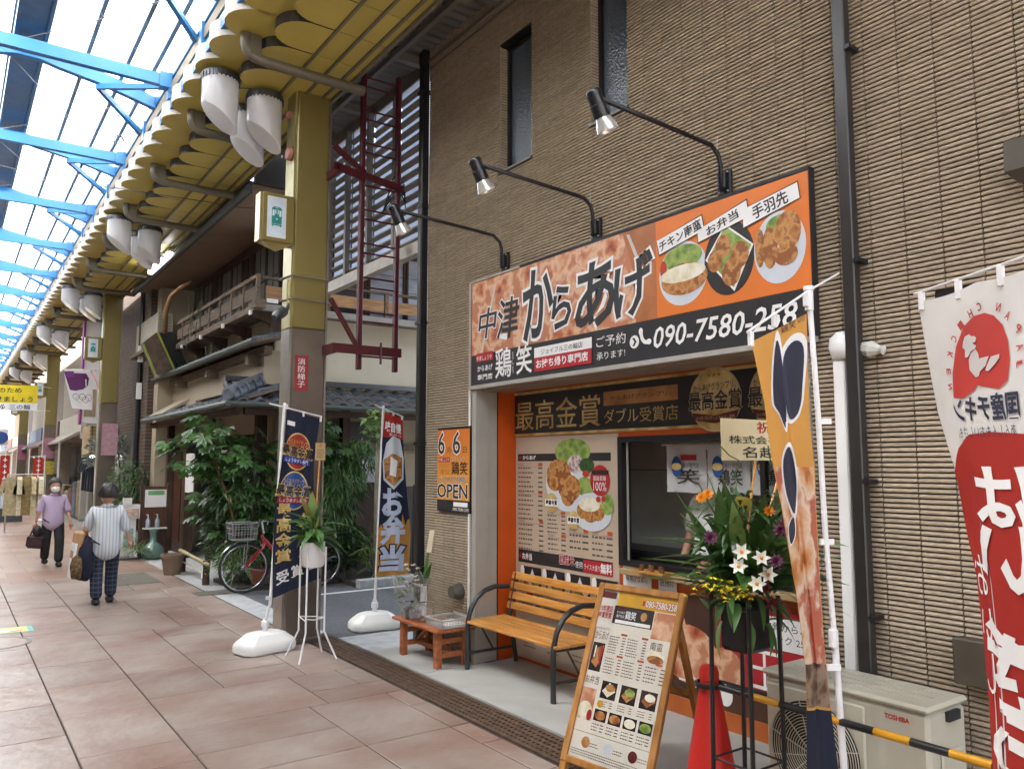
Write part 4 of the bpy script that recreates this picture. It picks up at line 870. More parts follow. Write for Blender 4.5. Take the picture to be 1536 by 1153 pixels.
spot(3.11, 'black gooseneck spotlight above the dish photos at the right')
# ================================================================== THINGS IN FRONT OF THE SHOP
m_pine = wood('pine_slat', hx('#b0722c'), hx('#d19a52'), stretch=(12, 1.2, 12), rough=.35)
m_cedar = wood('cedar_table', hx('#8a4a2a'), hx('#b06c42'), stretch=(9, 1.5, 9), rough=.55)
m_oak = wood('frame_wood', hx('#8a5a28'), hx('#b07e42'), stretch=(6, 6, 1), rough=.4)
m_iron2 = M('grey_iron', (.055, .058, .062), .38, metal=.5, var=.1)
# --- bench
be = T('park_bench', 'slatted pine bench with curved dark iron arms against the wall menu', 'bench', (3.9, 5.2, 0))
for y, nm in ((5.79, 'far'), (4.63, 'near')):
    P = [(3.655, y, .01), (3.655, y, .3), (3.66, y, .4), (3.69, y, .5), (3.75, y, .585), (3.83, y, .64), (3.93, y, .665), (4.08, y, .655)]
    fr = MB()
    fr.tube(P, .021, 10)
    fr.tube([(4.16, y, .01), (4.1, y, .36), (4.09, y, .4), (4.12, y, .52), (4.17, y, .76)], .02, 10)
    fr.tube([(3.665, y, .375), (3.9, y, .365), (4.1, y, .375)], .014, 8)
    fr.build('side_frame', m_iron2, be, smooth=50)
    MB().tube([(3.66, y, .14), (4.14, y, .14)], .013, 8).build('rail', m_iron2, be)
    MB().tube([(3.92, y, .14), (3.78, y, .37)], .009, 8).build('brace', m_iron2, be)
for i in range(6): MB().box(3.645 + i * .073, 3.645 + i * .073 + .062, 4.58, 5.84, .388, .41).build('seat_slat', m_pine, be, bevel=.004)
for i in range(4):
    z = .46 + i * .082; x = 4.105 + i * .018
    MB().obox((x, 5.21, z + .033), (.018, 1.26, .062), (0, .2, 0)).build('back_slat', m_pine, be, bevel=.004)
# --- low wooden table
tb_ = T('low_table', 'low reddish wooden table holding a bouquet and basket beside the bench', 'table', (3.6, 6.27, 0))
zt = .335
for i in range(5): MB().box(3.405, 3.79, 5.86 + i * .166, 5.86 + i * .166 + .161, zt - .024, zt).build('top_plank', m_cedar, tb_, bevel=.003)
for y in (5.93, 6.54):
    for x in (3.44, 3.7): MB().box(x, x + .055, y, y + .055, .008, zt - .026).build('leg', m_cedar, tb_, bevel=.003)
    MB().box(3.495, 3.7, y + .012, y + .045, .09, .13).build('stretcher', m_cedar, tb_); MB().box(3.495, 3.7, y + .012, y + .045, zt - .13, zt - .09).build('stretcher', m_cedar, tb_)
MB().box(3.585, 3.62, 5.985, 6.54, .095, .13).build('stretcher', m_cedar, tb_)
MB().bar((3.6, 6.0, .14), (3.6, 6.22, zt - .03), .03, .03).build('brace', m_cedar, tb_); MB().bar((3.6, 6.53, .14), (3.6, 6.3, zt - .03), .03, .03).build('brace', m_cedar, tb_)
# basket
bk = T('plastic_basket', 'shallow pale grey plastic lattice basket on the low table', 'basket', (3.6, 6.0, zt))
a0, a1, b0_, b1_ = 3.47, 3.76, 5.88, 6.17; zb, zt2 = zt + .004, zt + .075
MB().box(a0, a1, b0_, b1_, zb, zb + .006).build('bottom', M('basket_plastic', hx('#a9a7a1'), .45), bk)
rim = MB().box(a0 - .01, a1 + .01, b0_ - .01, b0_ + .004, zt2 - .012, zt2).box(a0 - .01, a1 + .01, b1_ - .004, b1_ + .01, zt2 - .012, zt2).box(a0 - .01, a0 + .004, b0_, b1_, zt2 - .012, zt2).box(a1 - .004, a1 + .01, b0_, b1_, zt2 - .012, zt2)
rim.build('rim', M('basket_plastic', hx('#a9a7a1')), bk)
lt = MB()
for i in range(20):
    t_ = i / 19
    for (xa, ya) in ((a0 + (a1 - a0) * t_, b0_), (a0 + (a1 - a0) * t_, b1_), (a0, b0_ + (b1_ - b0_) * t_), (a1, b0_ + (b1_ - b0_) * t_)): lt.box(xa - .002, xa + .002, ya - .002, ya + .002, zb, zt2)
for z in (zb + .02, zb + .035, zb + .05): lt.box(a0, a1, b0_ - .001, b0_ + .001, z, z + .003).box(a0, a1, b1_ - .001, b1_ + .001, z, z + .003).box(a0 - .001, a0 + .001, b0_, b1_, z, z + .003).box(a1 - .001, a1 + .001, b0_, b1_, z, z + .003)
lt.build('lattice', M('basket_plastic', hx('#a9a7a1')), bk, weld=False)
MB().box(a0 + .03, a1 - .03, b0_ + .03, b1_ - .03, zb + .007, zb + .02).build('paper_liner', m_wht, bk, bevel=.004)
def crumple(c, s, seed, n=14, k=9, squash=.5):
    r = random.Random(seed); mb = MB(); c = V3(c); ph = [(r.uniform(1.5, 4), r.uniform(1.5, 4), r.uniform(0, 6)) for _ in range(4)]
    def f(u, v):
        th, p = 2 * math.pi * u, math.pi * v; d = V3((math.sin(p) * math.cos(th), math.sin(p) * math.sin(th), math.cos(p)))
        q = 1 + .14 * sum(math.sin(a * th * 1.0 + b * p * 2 + cph) for a, b, cph in ((round(x), y, z) for x, y, z in ph)) / 2
        w_ = c + V3((d.x * s[0], d.y * s[1], d.z * s[2])) * q; w_.z = max(w_.z, c.z - s[2] * .9); return w_
    return mb.grid(f, n * 2, k * 2)
m_film = clearfilm('clear_plastic_film', hazef=.14)
tag(crumple((3.5, 6.33, zt + .075), (.1, .12, .075), 4).build('plastic_bag', m_film, smooth=True), 'crumpled clear plastic bag on the low table between bouquet and basket', 'bag')
# leaves: shared shapes ---------------------------------------------------------
def blade(L, w, n=6, droop=.25, fold=.25, tip=1.6):
    """one long leaf along +X, folded at the midrib, drooping to the tip"""
    vs = []; fs = []
    for i in range(n + 1):
        t = i / n; ww = w * math.sin(math.pi * min(1, (t * .93 + .07)) ** .8) if t < 1 else .001; x = L * t; z = -droop * L * t ** 2
        vs += [(x, -ww / 2, z + fold * ww / 2), (x, 0, z), (x, ww / 2, z + fold * ww / 2)]
    for i in range(n):
        a = i * 3; fs += [(a, a + 3, a + 4, a + 1), (a + 1, a + 4, a + 5, a + 2)]
    return vs, fs
def palm_leaf(R_, lobes=8, w=.17):
    """palmate fatsia leaf in the XY plane, stem at the origin"""
    vs = [(0, 0, 0)]; fs = []
    for i in range(lobes):
        a = -2.35 + 4.7 * i / (lobes - 1); l = R_ * (1 - .28 * abs(a) / 2.35); 
        ca, sa = math.cos(a), math.sin(a); ww = w * l * 1.15; b = len(vs)
        for (x, y_, z) in ((.3 * l, -ww * .55, -.0), (.62 * l, -ww, -.03 * l), (l, 0, -.16 * l), (.62 * l, ww, -.03 * l), (.3 * l, ww * .55, 0), (.6 * l, 0, -.06 * l)):
            vs.append((x * ca - y_ * sa, x * sa + y_ * ca, z))
        fs += [(0, b, b + 5), (b, b + 1, b + 5), (b + 1, b + 2, b + 5), (b + 2, b + 3, b + 5), (b + 3, b + 4, b + 5), (b + 4, 0, b + 5)]
    return vs, fs
def mesh_of(vf, name, mat, smooth=False): return MB().add(*vf).mesh(name, mat, smooth=smooth, weld=False)
def xf(vf, loc, rot, s=1.0):
    Rm = Euler(rot).to_matrix(); l = V3(loc); return [l + Rm @ (V3(v) * s) for v in vf[0]], vf[1]
m_leafd = leafmat('leaf_dark', (.026, .066, .02), (.065, .14, .038), .3)
m_leafm = leafmat('leaf_mid', (.035, .09, .02), (.09, .2, .05), .35)
m_leafp = leafmat('leaf_pale', (.09, .17, .05), (.2, .3, .1), .4)
m_leafy = leafmat('leaf_yellow', (.3, .28, .04), (.42, .36, .08), .45)
m_stemg = M('plant_stem', (.09, .14, .04), .6)
m_brownst = M('brown_branch', hx('#7a5a3c'), .8, var=.25, scale=14, bump=.4)
# bouquet in clear film with a tall orchid leaf and tag
bq = T('wrapped_bouquet', 'potted white flowers wrapped in clear film on the low table', 'bouquet', (3.53, 6.5, zt))
bc = V3((3.5, 6.5, zt)); r_ = random.Random(21)
MB().lathe([(.05, 0), (.065, .1), (0, .1)], bc, 14).build('pot', M('dark_pot', (.03, .035, .03), .5), bq)
lv = MB()
for i in range(60):
    a = r_.uniform(0, 6.28); h = r_.uniform(.08, .32); q = bc + V3((math.cos(a) * .06, math.sin(a) * .06, h)); lv.add(*xf(blade(r_.uniform(.07, .13), .03), q, (r_.uniform(-.5, .5), r_.uniform(-.9, .3), a)))
lv.build('foliage', leafmat('leaf_olive', (.1, .13, .06), (.2, .23, .12), .5), bq, weld=False)
fl = MB()
for i in range(16):
    a = r_.uniform(0, 6.28); q = bc + V3((math.cos(a) * r_.uniform(.02, .09), math.sin(a) * r_.uniform(.02, .1), r_.uniform(.28, .48)))
    for k in range(5): fl.add(*xf(blade(.035, .028, 3, .3), q, (0, r_.uniform(-.9, -.2), k * 1.256)))
fl.build('blossom', M('flower_cream', hx('#cfc8b4'), .5, island=.12), bq, weld=False)
for a, l, rz in ((.5, .36, .2), (.9, .2, 2.5), (1.1, .24, -1.6), (.75, .16, .9)): MB().add(*xf(blade(l, .05, 7, .05), bc + V3((.11, -.06, .3)), (0, -1.57 + (.1 if l > .3 else a * .45), rz))).build('leaf', m_leafm, bq, smooth=True)
MB().tube([bc + V3((.1, -.05, .28)), bc + V3((.1, -.05, .02))], .03, 10).build('orchid_pot', m_wht, bq)
wrp = MB(); 
def wf(u, v):
    a = 2 * math.pi * u; r1 = (.07 + .1 * v ** .8) * (1 + .12 * math.sin(7 * a + 3 * v)); return bc + V3((r1 * math.cos(a), r1 * math.sin(a), .0 + v * .36 + .03 * v * math.sin(3 * a)))
wrp.grid(wf, 40, 10); wrp.build('clear_wrap', m_film, bq, smooth=True)
tgp = MB(); q0 = bc + V3((.15, -.08, .68)); tgp.obox(q0, (.004, .05, .2), (0, .28, .5)); tgp.build('name_tag', M('tag_cream', hx('#c9bfa6'), .6), bq); MB().tube([q0 + V3((-.03, 0, -.1)), bc + V3((.1, -.05, .3))], .003, 5).build('tag_stick', m_stemg, bq)
# --- A-frame menu board
ax_, ay_, aang, aw_, ah_, al_ = 2.938, 3.666, .154, .615, .95, .376
Dv = V3((math.sin(aang), -math.cos(aang), 0)); Bv = V3((math.cos(aang), math.sin(aang), 0)); BL = V3((ax_, ay_, .05)); UPV = (Bv * al_ + V3((0, 0, ah_))); HL = UPV.length; UPV.normalize(); NV = Dv.cross(UPV).normalized()
if NV.dot(V3((-1, -1, 0))) < 0: NV = -NV
ab_ = T('menu_board', 'wooden A-frame menu board with photo menu standing on the apron edge', 'menu board', (ax_ + .2, ay_ - .2, 0))
Q = lambda u, v, h=0: BL + Dv * u + UPV * v + NV * h
def slab(u0, v0, u1, v1, h0, h1): return MB().add([Q(u, v, h) for h in (h0, h1) for u, v in ((u0, v0), (u1, v0), (u1, v1), (u0, v1))], [(3, 2, 1, 0), (4, 5, 6, 7), (0, 1, 5, 4), (1, 2, 6, 5), (2, 3, 7, 6), (3, 0, 4, 7)])
for a in ((0, 0, .04, HL), (aw_ - .04, 0, aw_, HL), (.04, 0, aw_ - .04, .04), (.04, HL - .04, aw_ - .04, HL)): slab(*a, -.03, .006).build('frame_rail', m_oak, ab_, bevel=.006)
slab(.035, .035, aw_ - .035, HL - .035, -.02, -.012).build('backing', M('menu_paper', hx('#dad5c8'), .5, var=.03), ab_)
for u in (.01, aw_ - .05): slab(u, -.06, u + .04, .0, -.03, .006).build('foot', m_oak, ab_)
for u in (.03, aw_ - .06):
    p0, p1 = Q(u + .015, HL * .86, -.03), Q(u + .015, 0, 0) + Bv * .62; p1.z = .01
    MB().bar(p0, p1, .03, .035).build('rear_leg', m_oak, ab_)
MB().bar(Q(.045, .45, -.06) + Bv * .22, Q(aw_ - .045, .45, -.06) + Bv * .22, .025, .03).build('rear_rail', m_oak, ab_)
p = Pan(ab_, fn=lambda u, v, h: Q(u, v, -.012 + h)); mp2 = p
iw, ih = aw_ - .07, HL - .07; n_ = lambda a, b, c, d: (.035 + a * iw, .035 + b * ih, .035 + c * iw, .035 + d * ih)
m_yelp = M('print_yellow', hx('#d6a428'), .45)
p.rect(*n_(.22, .91, 1, 1), m_yelp, 1, 'top_band'); p.text('090-7580-258', *n_(.6, .925, .98, .965), m_wht, 3, 'phone_number', bold=.02, out=m_red, outb=.06); p.text('■', *n_(.55, .93, .58, .96), m_red, 2, 'phone_mark')
p.rect(*n_(.2, .8, .72, .91), m_dark, 1, 'brand_field'); p.text('鶏笑', *n_(.36, .835, .5, .885), m_wht, 2, 'logo_character', bold=.012); p.text('中津しょうや', *n_(.24, .885, .36, .9), m_red, 2, 'logo_small'); p.text('からあげ', *n_(.24, .862, .35, .88), m_wht, 2, 'logo_small'); p.text('専門店', *n_(.24, .838, .35, .856), m_wht, 2, 'logo_small'); p.rect(*n_(.24, .805, .7, .825), m_wht, 2, 'strip'); p.ell(.035 + .6 * iw, .035 + .865 * ih, .022, .024, m_fry2, 2, 'food_photo')
p.rect(*n_(.73, .75, 1, .905), m_fry, 1, 'food_photo')
p.rect(*n_(-.02, .76, .2, .965), M('menu_paper2', hx('#d8d4ca'), .5), 5, 'pinned_card'); p.rect(*n_(-.0, .945, .2, .985), M('print_maroon', hx('#5e2320')), 6, 'pinned_band'); p.text('10年連続\n金賞受賞', *n_(.01, .82, .185, .9), m_red, 6, 'pinned_text', bold=.02); lines(*n_(.01, .775, .18, .81), 2, False)
p.text('からあげ', *n_(.02, .69, .2, .745), m_ink, 2, 'section_title'); p.rect(*n_(.02, .5, .18, .67), m_dark, 1, 'food_photo'); p.poly([(.035 + a * iw, .035 + b * ih) for a, b in ((.04, .55), (.12, .52), (.17, .6), (.17, .66), (.08, .64))], m_fry2, 2, 'food_photo'); p.rect(*n_(.06, .58, .075, .65), m_wht, 3, 'stroke'); p.rect(*n_(.14, .54, .165, .655), m_red, 3, 'stroke')
lines(*n_(.22, .62, .43, .73), 7); lines(*n_(.46, .62, .7, .73), 7); lines(*n_(.22, .5, .43, .6), 6); lines(*n_(.46, .5, .7, .6), 6); lines(*n_(.74, .5, .98, .6), 5)
for a, b in ((.36, .735), (.63, .735), (.36, .605), (.63, .605), (.86, .605)): p.rect(*n_(a, b, a + .08, b + .012), m_orr, 2, 'price_tag')
p.text('南蛮', *n_(.75, .685, .9, .735), m_ink, 2, 'section_title'); p.ell(.035 + .84 * iw, .035 + .65 * ih, .06, .035, m_sauce, 2, 'food_photo'); p.ell(.035 + .84 * iw, .035 + .635 * ih, .055, .022, m_fry2, 3, 'food_photo')
p.text('お弁当', *n_(.02, .425, .2, .475), m_ink, 2, 'section_title'); p.rect(*n_(.01, .22, .2, .4), m_fry, 1, 'food_photo'); p.ell(.035 + .1 * iw, .035 + .27 * ih, .05, .05, m_sauce, 2, 'food_photo'); p.ell(.035 + .17 * iw, .035 + .25 * ih, .018, .03, m_red, 3, 'badge')
for i in range(3):
    a = .25 + i * .25; p.rect(*n_(a, .36, a + .2, .46), m_dark, 1, 'bento_photo'); p.poly([(.035 + x * iw, .035 + y_ * ih) for x, y_ in ((a + .02, .4), (a + .1, .37), (a + .19, .41), (a + .1, .455))], [m_sauce, m_fry2, m_fry2][i], 2, 'bento_photo'); p.ell(.035 + (a + .12) * iw, .035 + .425 * ih, .035, .02, [m_fry2, m_green, m_sauce][i], 3, 'bento_photo'); lines(*n_(a, .31, a + .18, .35), 3)
p.ell(.035 + .28 * iw, .035 + .325 * ih, .02, .02, m_yelp, 3, 'badge')
for i in range(4):
    a = .23 + i * .19; p.rect(*n_(a, .23, a + .16, .295), m_dark, 1, 'bento_photo'); p.ell(.035 + (a + .08) * iw, .035 + .262 * ih, .038, .024, [m_fry2, m_fry2, m_sauce, m_green][i], 2, 'bento_photo'); lines(*n_(a, .17, a + .15, .22), 3)
p.rect(*n_(.0, .15, 1, .153), m_inkl, 1, 'rule')
for i in range(3): p.ell(.035 + (.2 + .3 * i) * iw, .035 + .1 * ih, .03, .03, [m_fry2, m_plate, M('print_maroon', hx('#5e2320'))][i], 2, 'food_photo', 16); lines(*n_(.26 + .3 * i, .08, .38 + .3 * i, .11), 2, False)
lines(*n_(.03, .02, .97, .06), 3, False); p.flush()
slab(.038, .038, aw_ - .038, HL - .038, .0, .002).build('clear_cover', glassm('acrylic_cover', (.97, .97, .97), .05), ab_)
# --- red cone and striped bar
co = T('traffic_cone', 'red traffic cone carrying the striped bar beside the A-frame menu', 'cone', (3.25, 2.83, 0))
MB().lathe([(.15, .03), (.145, .05), (.045, .62), (.05, .625), (.05, .66), (.04, .69), (0, .7)], (3.25, 2.83, 0), 24).build('body', M('cone_red', hx('#b3231c'), .4, var=.06), co, smooth=40)
MB().box(3.06, 3.44, 2.64, 3.02, .008, .035).build('base', M('cone_red', hx('#b3231c')), co, bevel=.01)
sb_ = T('striped_bar', 'yellow and black striped barrier bar across the front of the outdoor unit', 'barrier', (3.25, 2.2, .6))
MB().lathe([(.06, -.012), (.075, -.01), (.075, .01), (.06, .012), (.06, -.012)], (3.25, 2.83, .6), 20).build('ring', m_black, sb_)
yy = 2.76; i = 0
while yy > .4:
    l = .155 if i else .2; MB().tube([(3.25, yy, .6), (3.25, yy - l, .6)], .017, 12).build('black_band' if i % 2 == 0 else 'yellow_band', M('bar_black', (.02, .02, .022), .35) if i % 2 == 0 else M('bar_yellow', hx('#c8901c'), .4), sb_, smooth=40); yy -= l; i += 1
# --- outdoor unit
ac = T('outdoor_unit', 'cream air-conditioner outdoor unit at the foot of the tiled wall', 'air conditioner', (3.58, 2.2, 0))
m_cream = M('unit_cream', hx('#b9b4a2'), .4, var=.04)
MB().box(3.42, 3.74, 1.8, 2.62, .07, .67).build('casing', m_cream, ac, bevel=.018)
MB().box(3.405, 3.75, 1.79, 2.63, .671, .7).build('lid', m_cream, ac, bevel=.012)
for x in (3.5, 3.58, 3.66): MB().box(x, x + .012, 1.86, 2.56, .7, .703).build('lid_rib', m_cream, ac)
for y in (1.95, 2.45): MB().box(3.4, 3.76, y - .05, y + .05, .008, .07).build('foot_block', m_kerb, ac)
MB().box(3.404, 3.42, 2.08, 2.6, .1, .64).build('fan_surround', m_cream, ac, bevel=.012)
fc = V3((3.402, 2.34, .37))
MB().lathe([(.235, -.001), (0, -.001)], fc, 40, rot=(0, -math.pi / 2, 0)).build('fan_recess', M('fan_dark', (.02, .02, .022), .7), ac)
gr = MB()
for k in range(17):
    r1 = .03 + k * .0128; gr.add(*(lambda n: ([(fc.x - .012 + d, fc.y + (r1 + e) * math.cos(2 * math.pi * i / n), fc.z + (r1 + e) * math.sin(2 * math.pi * i / n)) for d, e in ((0, -.0022), (-.004, 0), (0, .0022)) for i in range(n)], [(a * n + i, a * n + (i + 1) % n, (a + 1) * n + (i + 1) % n, (a + 1) * n + i) for a in range(2) for i in range(n)]))(44))
for i in range(12): t_ = i * math.pi / 6; gr.bar(fc + V3((-.01, .03 * math.cos(t_), .03 * math.sin(t_))), fc + V3((-.01, .24 * math.cos(t_ + .25), .24 * math.sin(t_ + .25))), .004, .004)
gr.build('fan_grille', m_cream, ac, weld=False)
p = wallpan(ac, 3.4195); q = (-gx(1327, 1076, 3.419).y, -gx(1364, 1082, 3.419).y); p.text('TOSHIBA', q[0], .615, q[1], .635, M('brand_red', hx('#b01c24'), .4), 1, 'lettering', bold=.03); p.flush()
MB().box(3.5, 3.68, 1.785, 1.802, .14, .5).build('valve_cover', m_cream, ac, bevel=.008); MB().box(3.56, 3.66, 1.782, 1.8, .62, .66).build('hand_grip', M('fan_dark', (.02, .02, .022)), ac)
# --- poles, flags ----------------------------------------------------------------
m_polew = M('white_pole', (.72, .72, .72), .35, var=.03)
def tank(c, rz, parent, s=1.0):
    """rounded water-filled flag base"""
    mb = MB(); pts = [(-.27, -.1), (-.2, -.17), (.2, -.17), (.27, -.1), (.27, .1), (.2, .17), (.05, .17), (.0, .14), (-.05, .17), (-.2, .17), (-.27, .1)]
    prof = [(.96, 0), (1, .02), (1, .075), (.93, .1), (.62, .165), (.4, .18)]; n = len(pts); Rm = Matrix.Rotation(rz, 3, 'Z'); c = V3(c)
    vs = [c + Rm @ V3((x * k * s, y_ * k * s, z * s)) for k, z in prof for x, y_ in pts]
    fs = [(i * n + j, i * n + (j + 1) % n, (i + 1) * n + (j + 1) % n, (i + 1) * n + j) for i in range(len(prof) - 1) for j in range(n)] + [tuple(range(n))[::-1], tuple((len(prof) - 1) * n + j for j in range(n))]
    mb.add(vs, fs).build('water_base', M('tank_white', (.74, .74, .71), .35, var=.03), parent, smooth=24, bevel=.012)
    MB().lathe([(.026, .16), (.026, .22), (.036, .22), (.036, .27), (.022, .28), (.022, .3), (0, .3)], c, 14).build('pole_socket', m_polew, parent, smooth=40)
def ruled(rows, amp=.012, waves=2.2, ph=0.0):
    """cloth surface through pairs of left/right edge points from top to bottom: fn(u, v, h), v = 1 at the top"""
    k = len(rows) - 1
    def fn(u, v, h):
        t = (1 - v) * k; i = max(0, min(int(t), k - 1)); f = t - i
        L = rows[i][0].lerp(rows[i + 1][0], f); Rr = rows[i][1].lerp(rows[i + 1][1], f); P = L.lerp(Rr, u)
        n = V3((-P.x, -P.y, 0)).normalized()
        return P + n * (amp * math.sin(waves * 2 * math.pi * (u + .25 * v) + ph) * (.35 + .65 * (1 - v)) * (1 if .02 < u < .98 else .9) + h)
    return fn
def flagcloth(t, fn, mat, nu=28, nv=48):
    return MB().grid(lambda u, v: fn(u, v, 0), nu, nv).build('cloth', mat, t, smooth=True)
m_navy = cloth('flag_navy', hx('#1c2238')); m_flor = cloth('flag_orange', hx('#d39a4c')); m_flw = cloth('flag_white', (.72, .71, .68)); m_flr = cloth('flag_red', hx('#b02c22'))
fgold = M('flag_gold_print', hx('#b08a3c'), .7, c2=hx('#dcc484'), scale=8)
def tabs(t, pts, d=.05):
    for q in pts: MB().obox(V3(q) - V3((0, 0, d / 2)), (.02, .02, d)).build('tab', m_polew, t, bevel=.003)
# flag 1
t = T('nobori_flag', 'navy award flag with red and blue badges beside the nearest column', 'flag', (2.52, 7.42, 0), 'standing flags')
Yf = 7.38; tank((2.5, 7.46, 0), .2, t)
rows = [(gy(430, 613, Yf), gy(480, 628, Yf + .05)), (gy(425, 680, Yf), gy(471, 690, Yf + .05)), (gy(413, 752, Yf), gy(470, 755, Yf + .02)), (gy(409, 830, Yf), gy(474, 820, Yf)), (gy(409, 897, Yf), gy(481, 866, Yf))]
pt_, pb_ = gy(427, 604, Yf + .02), gy(405, 905, Yf + .04); MB().tube([pt_, pb_, V3((2.5, 7.46, .28))], .0135, 10).build('pole', m_polew, t)
MB().tube([gy(404, 605, Yf), gy(483, 625, Yf + .05)], .007, 8).build('cross_bar', m_polew, t); tabs(t, [gy(430, 606, Yf), gy(455, 617, Yf + .03), gy(481, 625, Yf + .05)])
MB().obox(gy(403, 896, Yf + .02), (.05, .02, .03)).build('clip', m_polew, t)
fn = ruled(rows, .014); flagcloth(t, fn, m_navy)
p = Pan(t, fn=fn, cut=(.06, .04), step=.004)
for cy_, c1_, c2_ in ((.78, '#9c2a1e', '#1c3a8c'), (.565, '#1c4a8c', '#8c2430')):
    p.ell(.45, cy_, .4, .105, fgold, 1, 'badge', 30); p.ell(.45, cy_, .37, .097, M('badge_' + c1_[1:], hx(c1_), .6), 2, 'badge', 30)
    p.text('からあげグランプリ', .14, cy_ + .028, .78, cy_ + .065, fgold, 3, 'badge_series_lettering'); p.text('最高金賞', -.02, cy_ - .035, .92, cy_ + .028, m_blk, 3, 'badge_title_lettering', bold=.02, out=fgold, outb=.05)
    p.rect(.04, cy_ - .07, .86, cy_ - .036, M('badge_' + c2_[1:], hx(c2_), .6), 4, 'badge_ribbon'); p.text('しょうゆダレ部門', .1, cy_ - .064, .8, cy_ - .042, m_wht, 5, 'ribbon_lettering')
p.rect(.05, .915, .28, .94, m_wht, 1, 'small_tag')
p.text('最\n高\n金\n賞', .05, .19, .42, .5, fgold, 2, 'vertical_lettering', bold=.02, line=1.0); p.text('ダ\nブ\nル', .58, .2, .95, .45, fgold, 2, 'vertical_lettering', bold=.02, line=1.0)
for k, ch in enumerate('受賞店'): p.text(ch, .08 + k * .32, .065 + .012 * k, .34 + k * .32, .14 + .012 * k, m_wht, 2, 'vertical_lettering', bold=.02)
p.flush()
# flag 2
t = T('nobori_flag', 'navy and orange bento flag standing on the side street', 'flag', (3.82, 7.78, 0), 'standing flags')
Yf = 7.8; tank((3.79, 7.84, -.012), -.15, t, .98)
rows = [(gy(577, 617, Yf), gy(604, 626, Yf - .05)), (gy(573, 664, Yf), gy(605, 668, Yf - .05)), (gy(571, 733, Yf), gy(610, 735, Yf - .05)), (gy(567, 803, Yf), gy(616, 800, Yf - .05)), (gy(564, 864, Yf), gy(613, 861, Yf - .05))]
pt_ = gy(575, 608, Yf + .01); MB().tube([pt_, gy(567, 800, Yf + .02), V3((3.79, 7.84, .27))], .0135, 10).build('pole', m_polew, t)
MB().tube([gy(562, 607, Yf), gy(605, 625, Yf - .05)], .007, 8).build('cross_bar', m_polew, t); tabs(t, [gy(576, 612, Yf), gy(590, 618, Yf - .03), gy(603, 624, Yf - .05)], .04)
fn = ruled(rows, .013, 1.6, 1.0); flagcloth(t, fn, m_navy)
p = Pan(t, fn=fn, cut=(.08, .04), step=.004)
p.rect(0, .8, 1, .995, m_flr, 1, 'red_field'); p.text('味自慢', .1, .85, .9, .93, m_wht, 3, 'top_lettering', bold=.03); p.text('手作り', .3, .815, .9, .84, m_wht, 3, 'top_lettering')
p.poly([(.1, .55), (.5, .5), (.9, .56), (.97, .68), (.85, .8), (.5, .82), (.2, .75), (.05, .65)], m_plate, 2, 'food_photo'); p.poly([(.15, .56), (.5, .52), (.85, .57), (.9, .68), (.5, .7), (.1, .66)], m_fry2, 3, 'food_photo'); p.poly([(.35, .58), (.6, .57), (.7, .66), (.4, .68)], m_wht, 4, 'food_photo')
op_ = [(0, .0), (1, .0), (1, .335)] + [(1 - i / 14, .3 + (.03 if i % 2 else .0) - .02 * (i / 14) + .05 * (1 - i / 14) * (i % 3 == 0)) for i in range(1, 15)]
p.poly(op_, m_flor, 1, 'orange_field')
for ch, v0, v1 in (('お', .36, .51), ('弁', .2, .36), ('当', .03, .19)): p.text(ch, .12, v0, .8, v1 - .01, M('flag_bluewhite', hx('#b9c2d8'), .6), 3, 'vertical_lettering', bold=.045, out=M('flag_ink', hx('#1c2238'), .7) if ch == '当' else None)
p.flush()
# orange flag by the flower stand
t = T('nobori_flag', 'folded orange karaage flag on a white pole in front of the outdoor unit', 'flag', (3.3, 2.1, 0), 'standing flags')
tank((3.3, 2.1, .008), 1.2, t); Yf = 2.1
ptop, pm1, pm2, pbt = gy(1213, 436, Yf), gy(1238, 800, Yf), gy(1252, 960, Yf), gy(1266, 1153, Yf)
MB().tube([ptop, gy(1227, 620, Yf), pm1, pm2], .0125, 10).build('pole', m_polew, t, smooth=50); MB().tube([pm2, pbt, V3((3.3, 2.1, .28))], .0155, 10).build('pole_sleeve', m_polew, t, smooth=50)
MB().lathe([(.021, -.04), (.021, .03), (.016, .035), (0, .035)], gy(1250, 955, Yf), 12).build('pole_joint', m_polew, t); MB().lathe([(.019, -.09), (.019, .0), (.023, .002), (.023, .02), (0, .024)], ptop, 12).build('pole_cap', m_polew, t)
MB().tube([gy(1258, 410, Yf + .1), ptop, gy(1121, 498, Yf - .12)], .0055, 8).build('cross_bar', m_polew, t)
for q in (gy(1236, 632, Yf), gy(1240, 812, Yf), gy(1250, 1000, Yf)): MB().obox(q, (.06, .02, .025), (0, 0, -.6)).build('clip', m_polew, t)
tabs(t, [gy(1208, 440, Yf), gy(1161, 470, Yf - .06), gy(1126, 497, Yf - .12)], .06)
rr = [(505, 1127, 1210), (600, 1146, 1213), (650, 1152, 1216), (700, 1160, 1222), (760, 1172, 1224), (830, 1184, 1228), (900, 1196, 1232), (960, 1203, 1236), (1000, 1208, 1240), (1060, 1210, 1246), (1153, 1210, 1258), (1260, 1214, 1262)]
rows = [(gy(a, y_ + (0 if y_ > 505 else 8), Yf - .1 + .08 * (i / 11)), gy(b, y_ - (35 if i == 0 else 0), Yf - .005)) for i, (y_, a, b) in enumerate(rr)]
def ofn(base):
    def fn(u, v, h):
        P = base(u, v, 0); n = V3((-P.x, -P.y, 0)).normalized(); fold = .045 * max(0, 1 - abs(u - .42) / .12) * min(1, (1 - v) * 6 + .3) * (1 if v > .4 else max(0, v / .4)); return P + n * (-fold + h)
    return fn
fn = ofn(ruled(rows, .008, 1.3)); flagcloth(t, fn, m_flor, 36, 60)
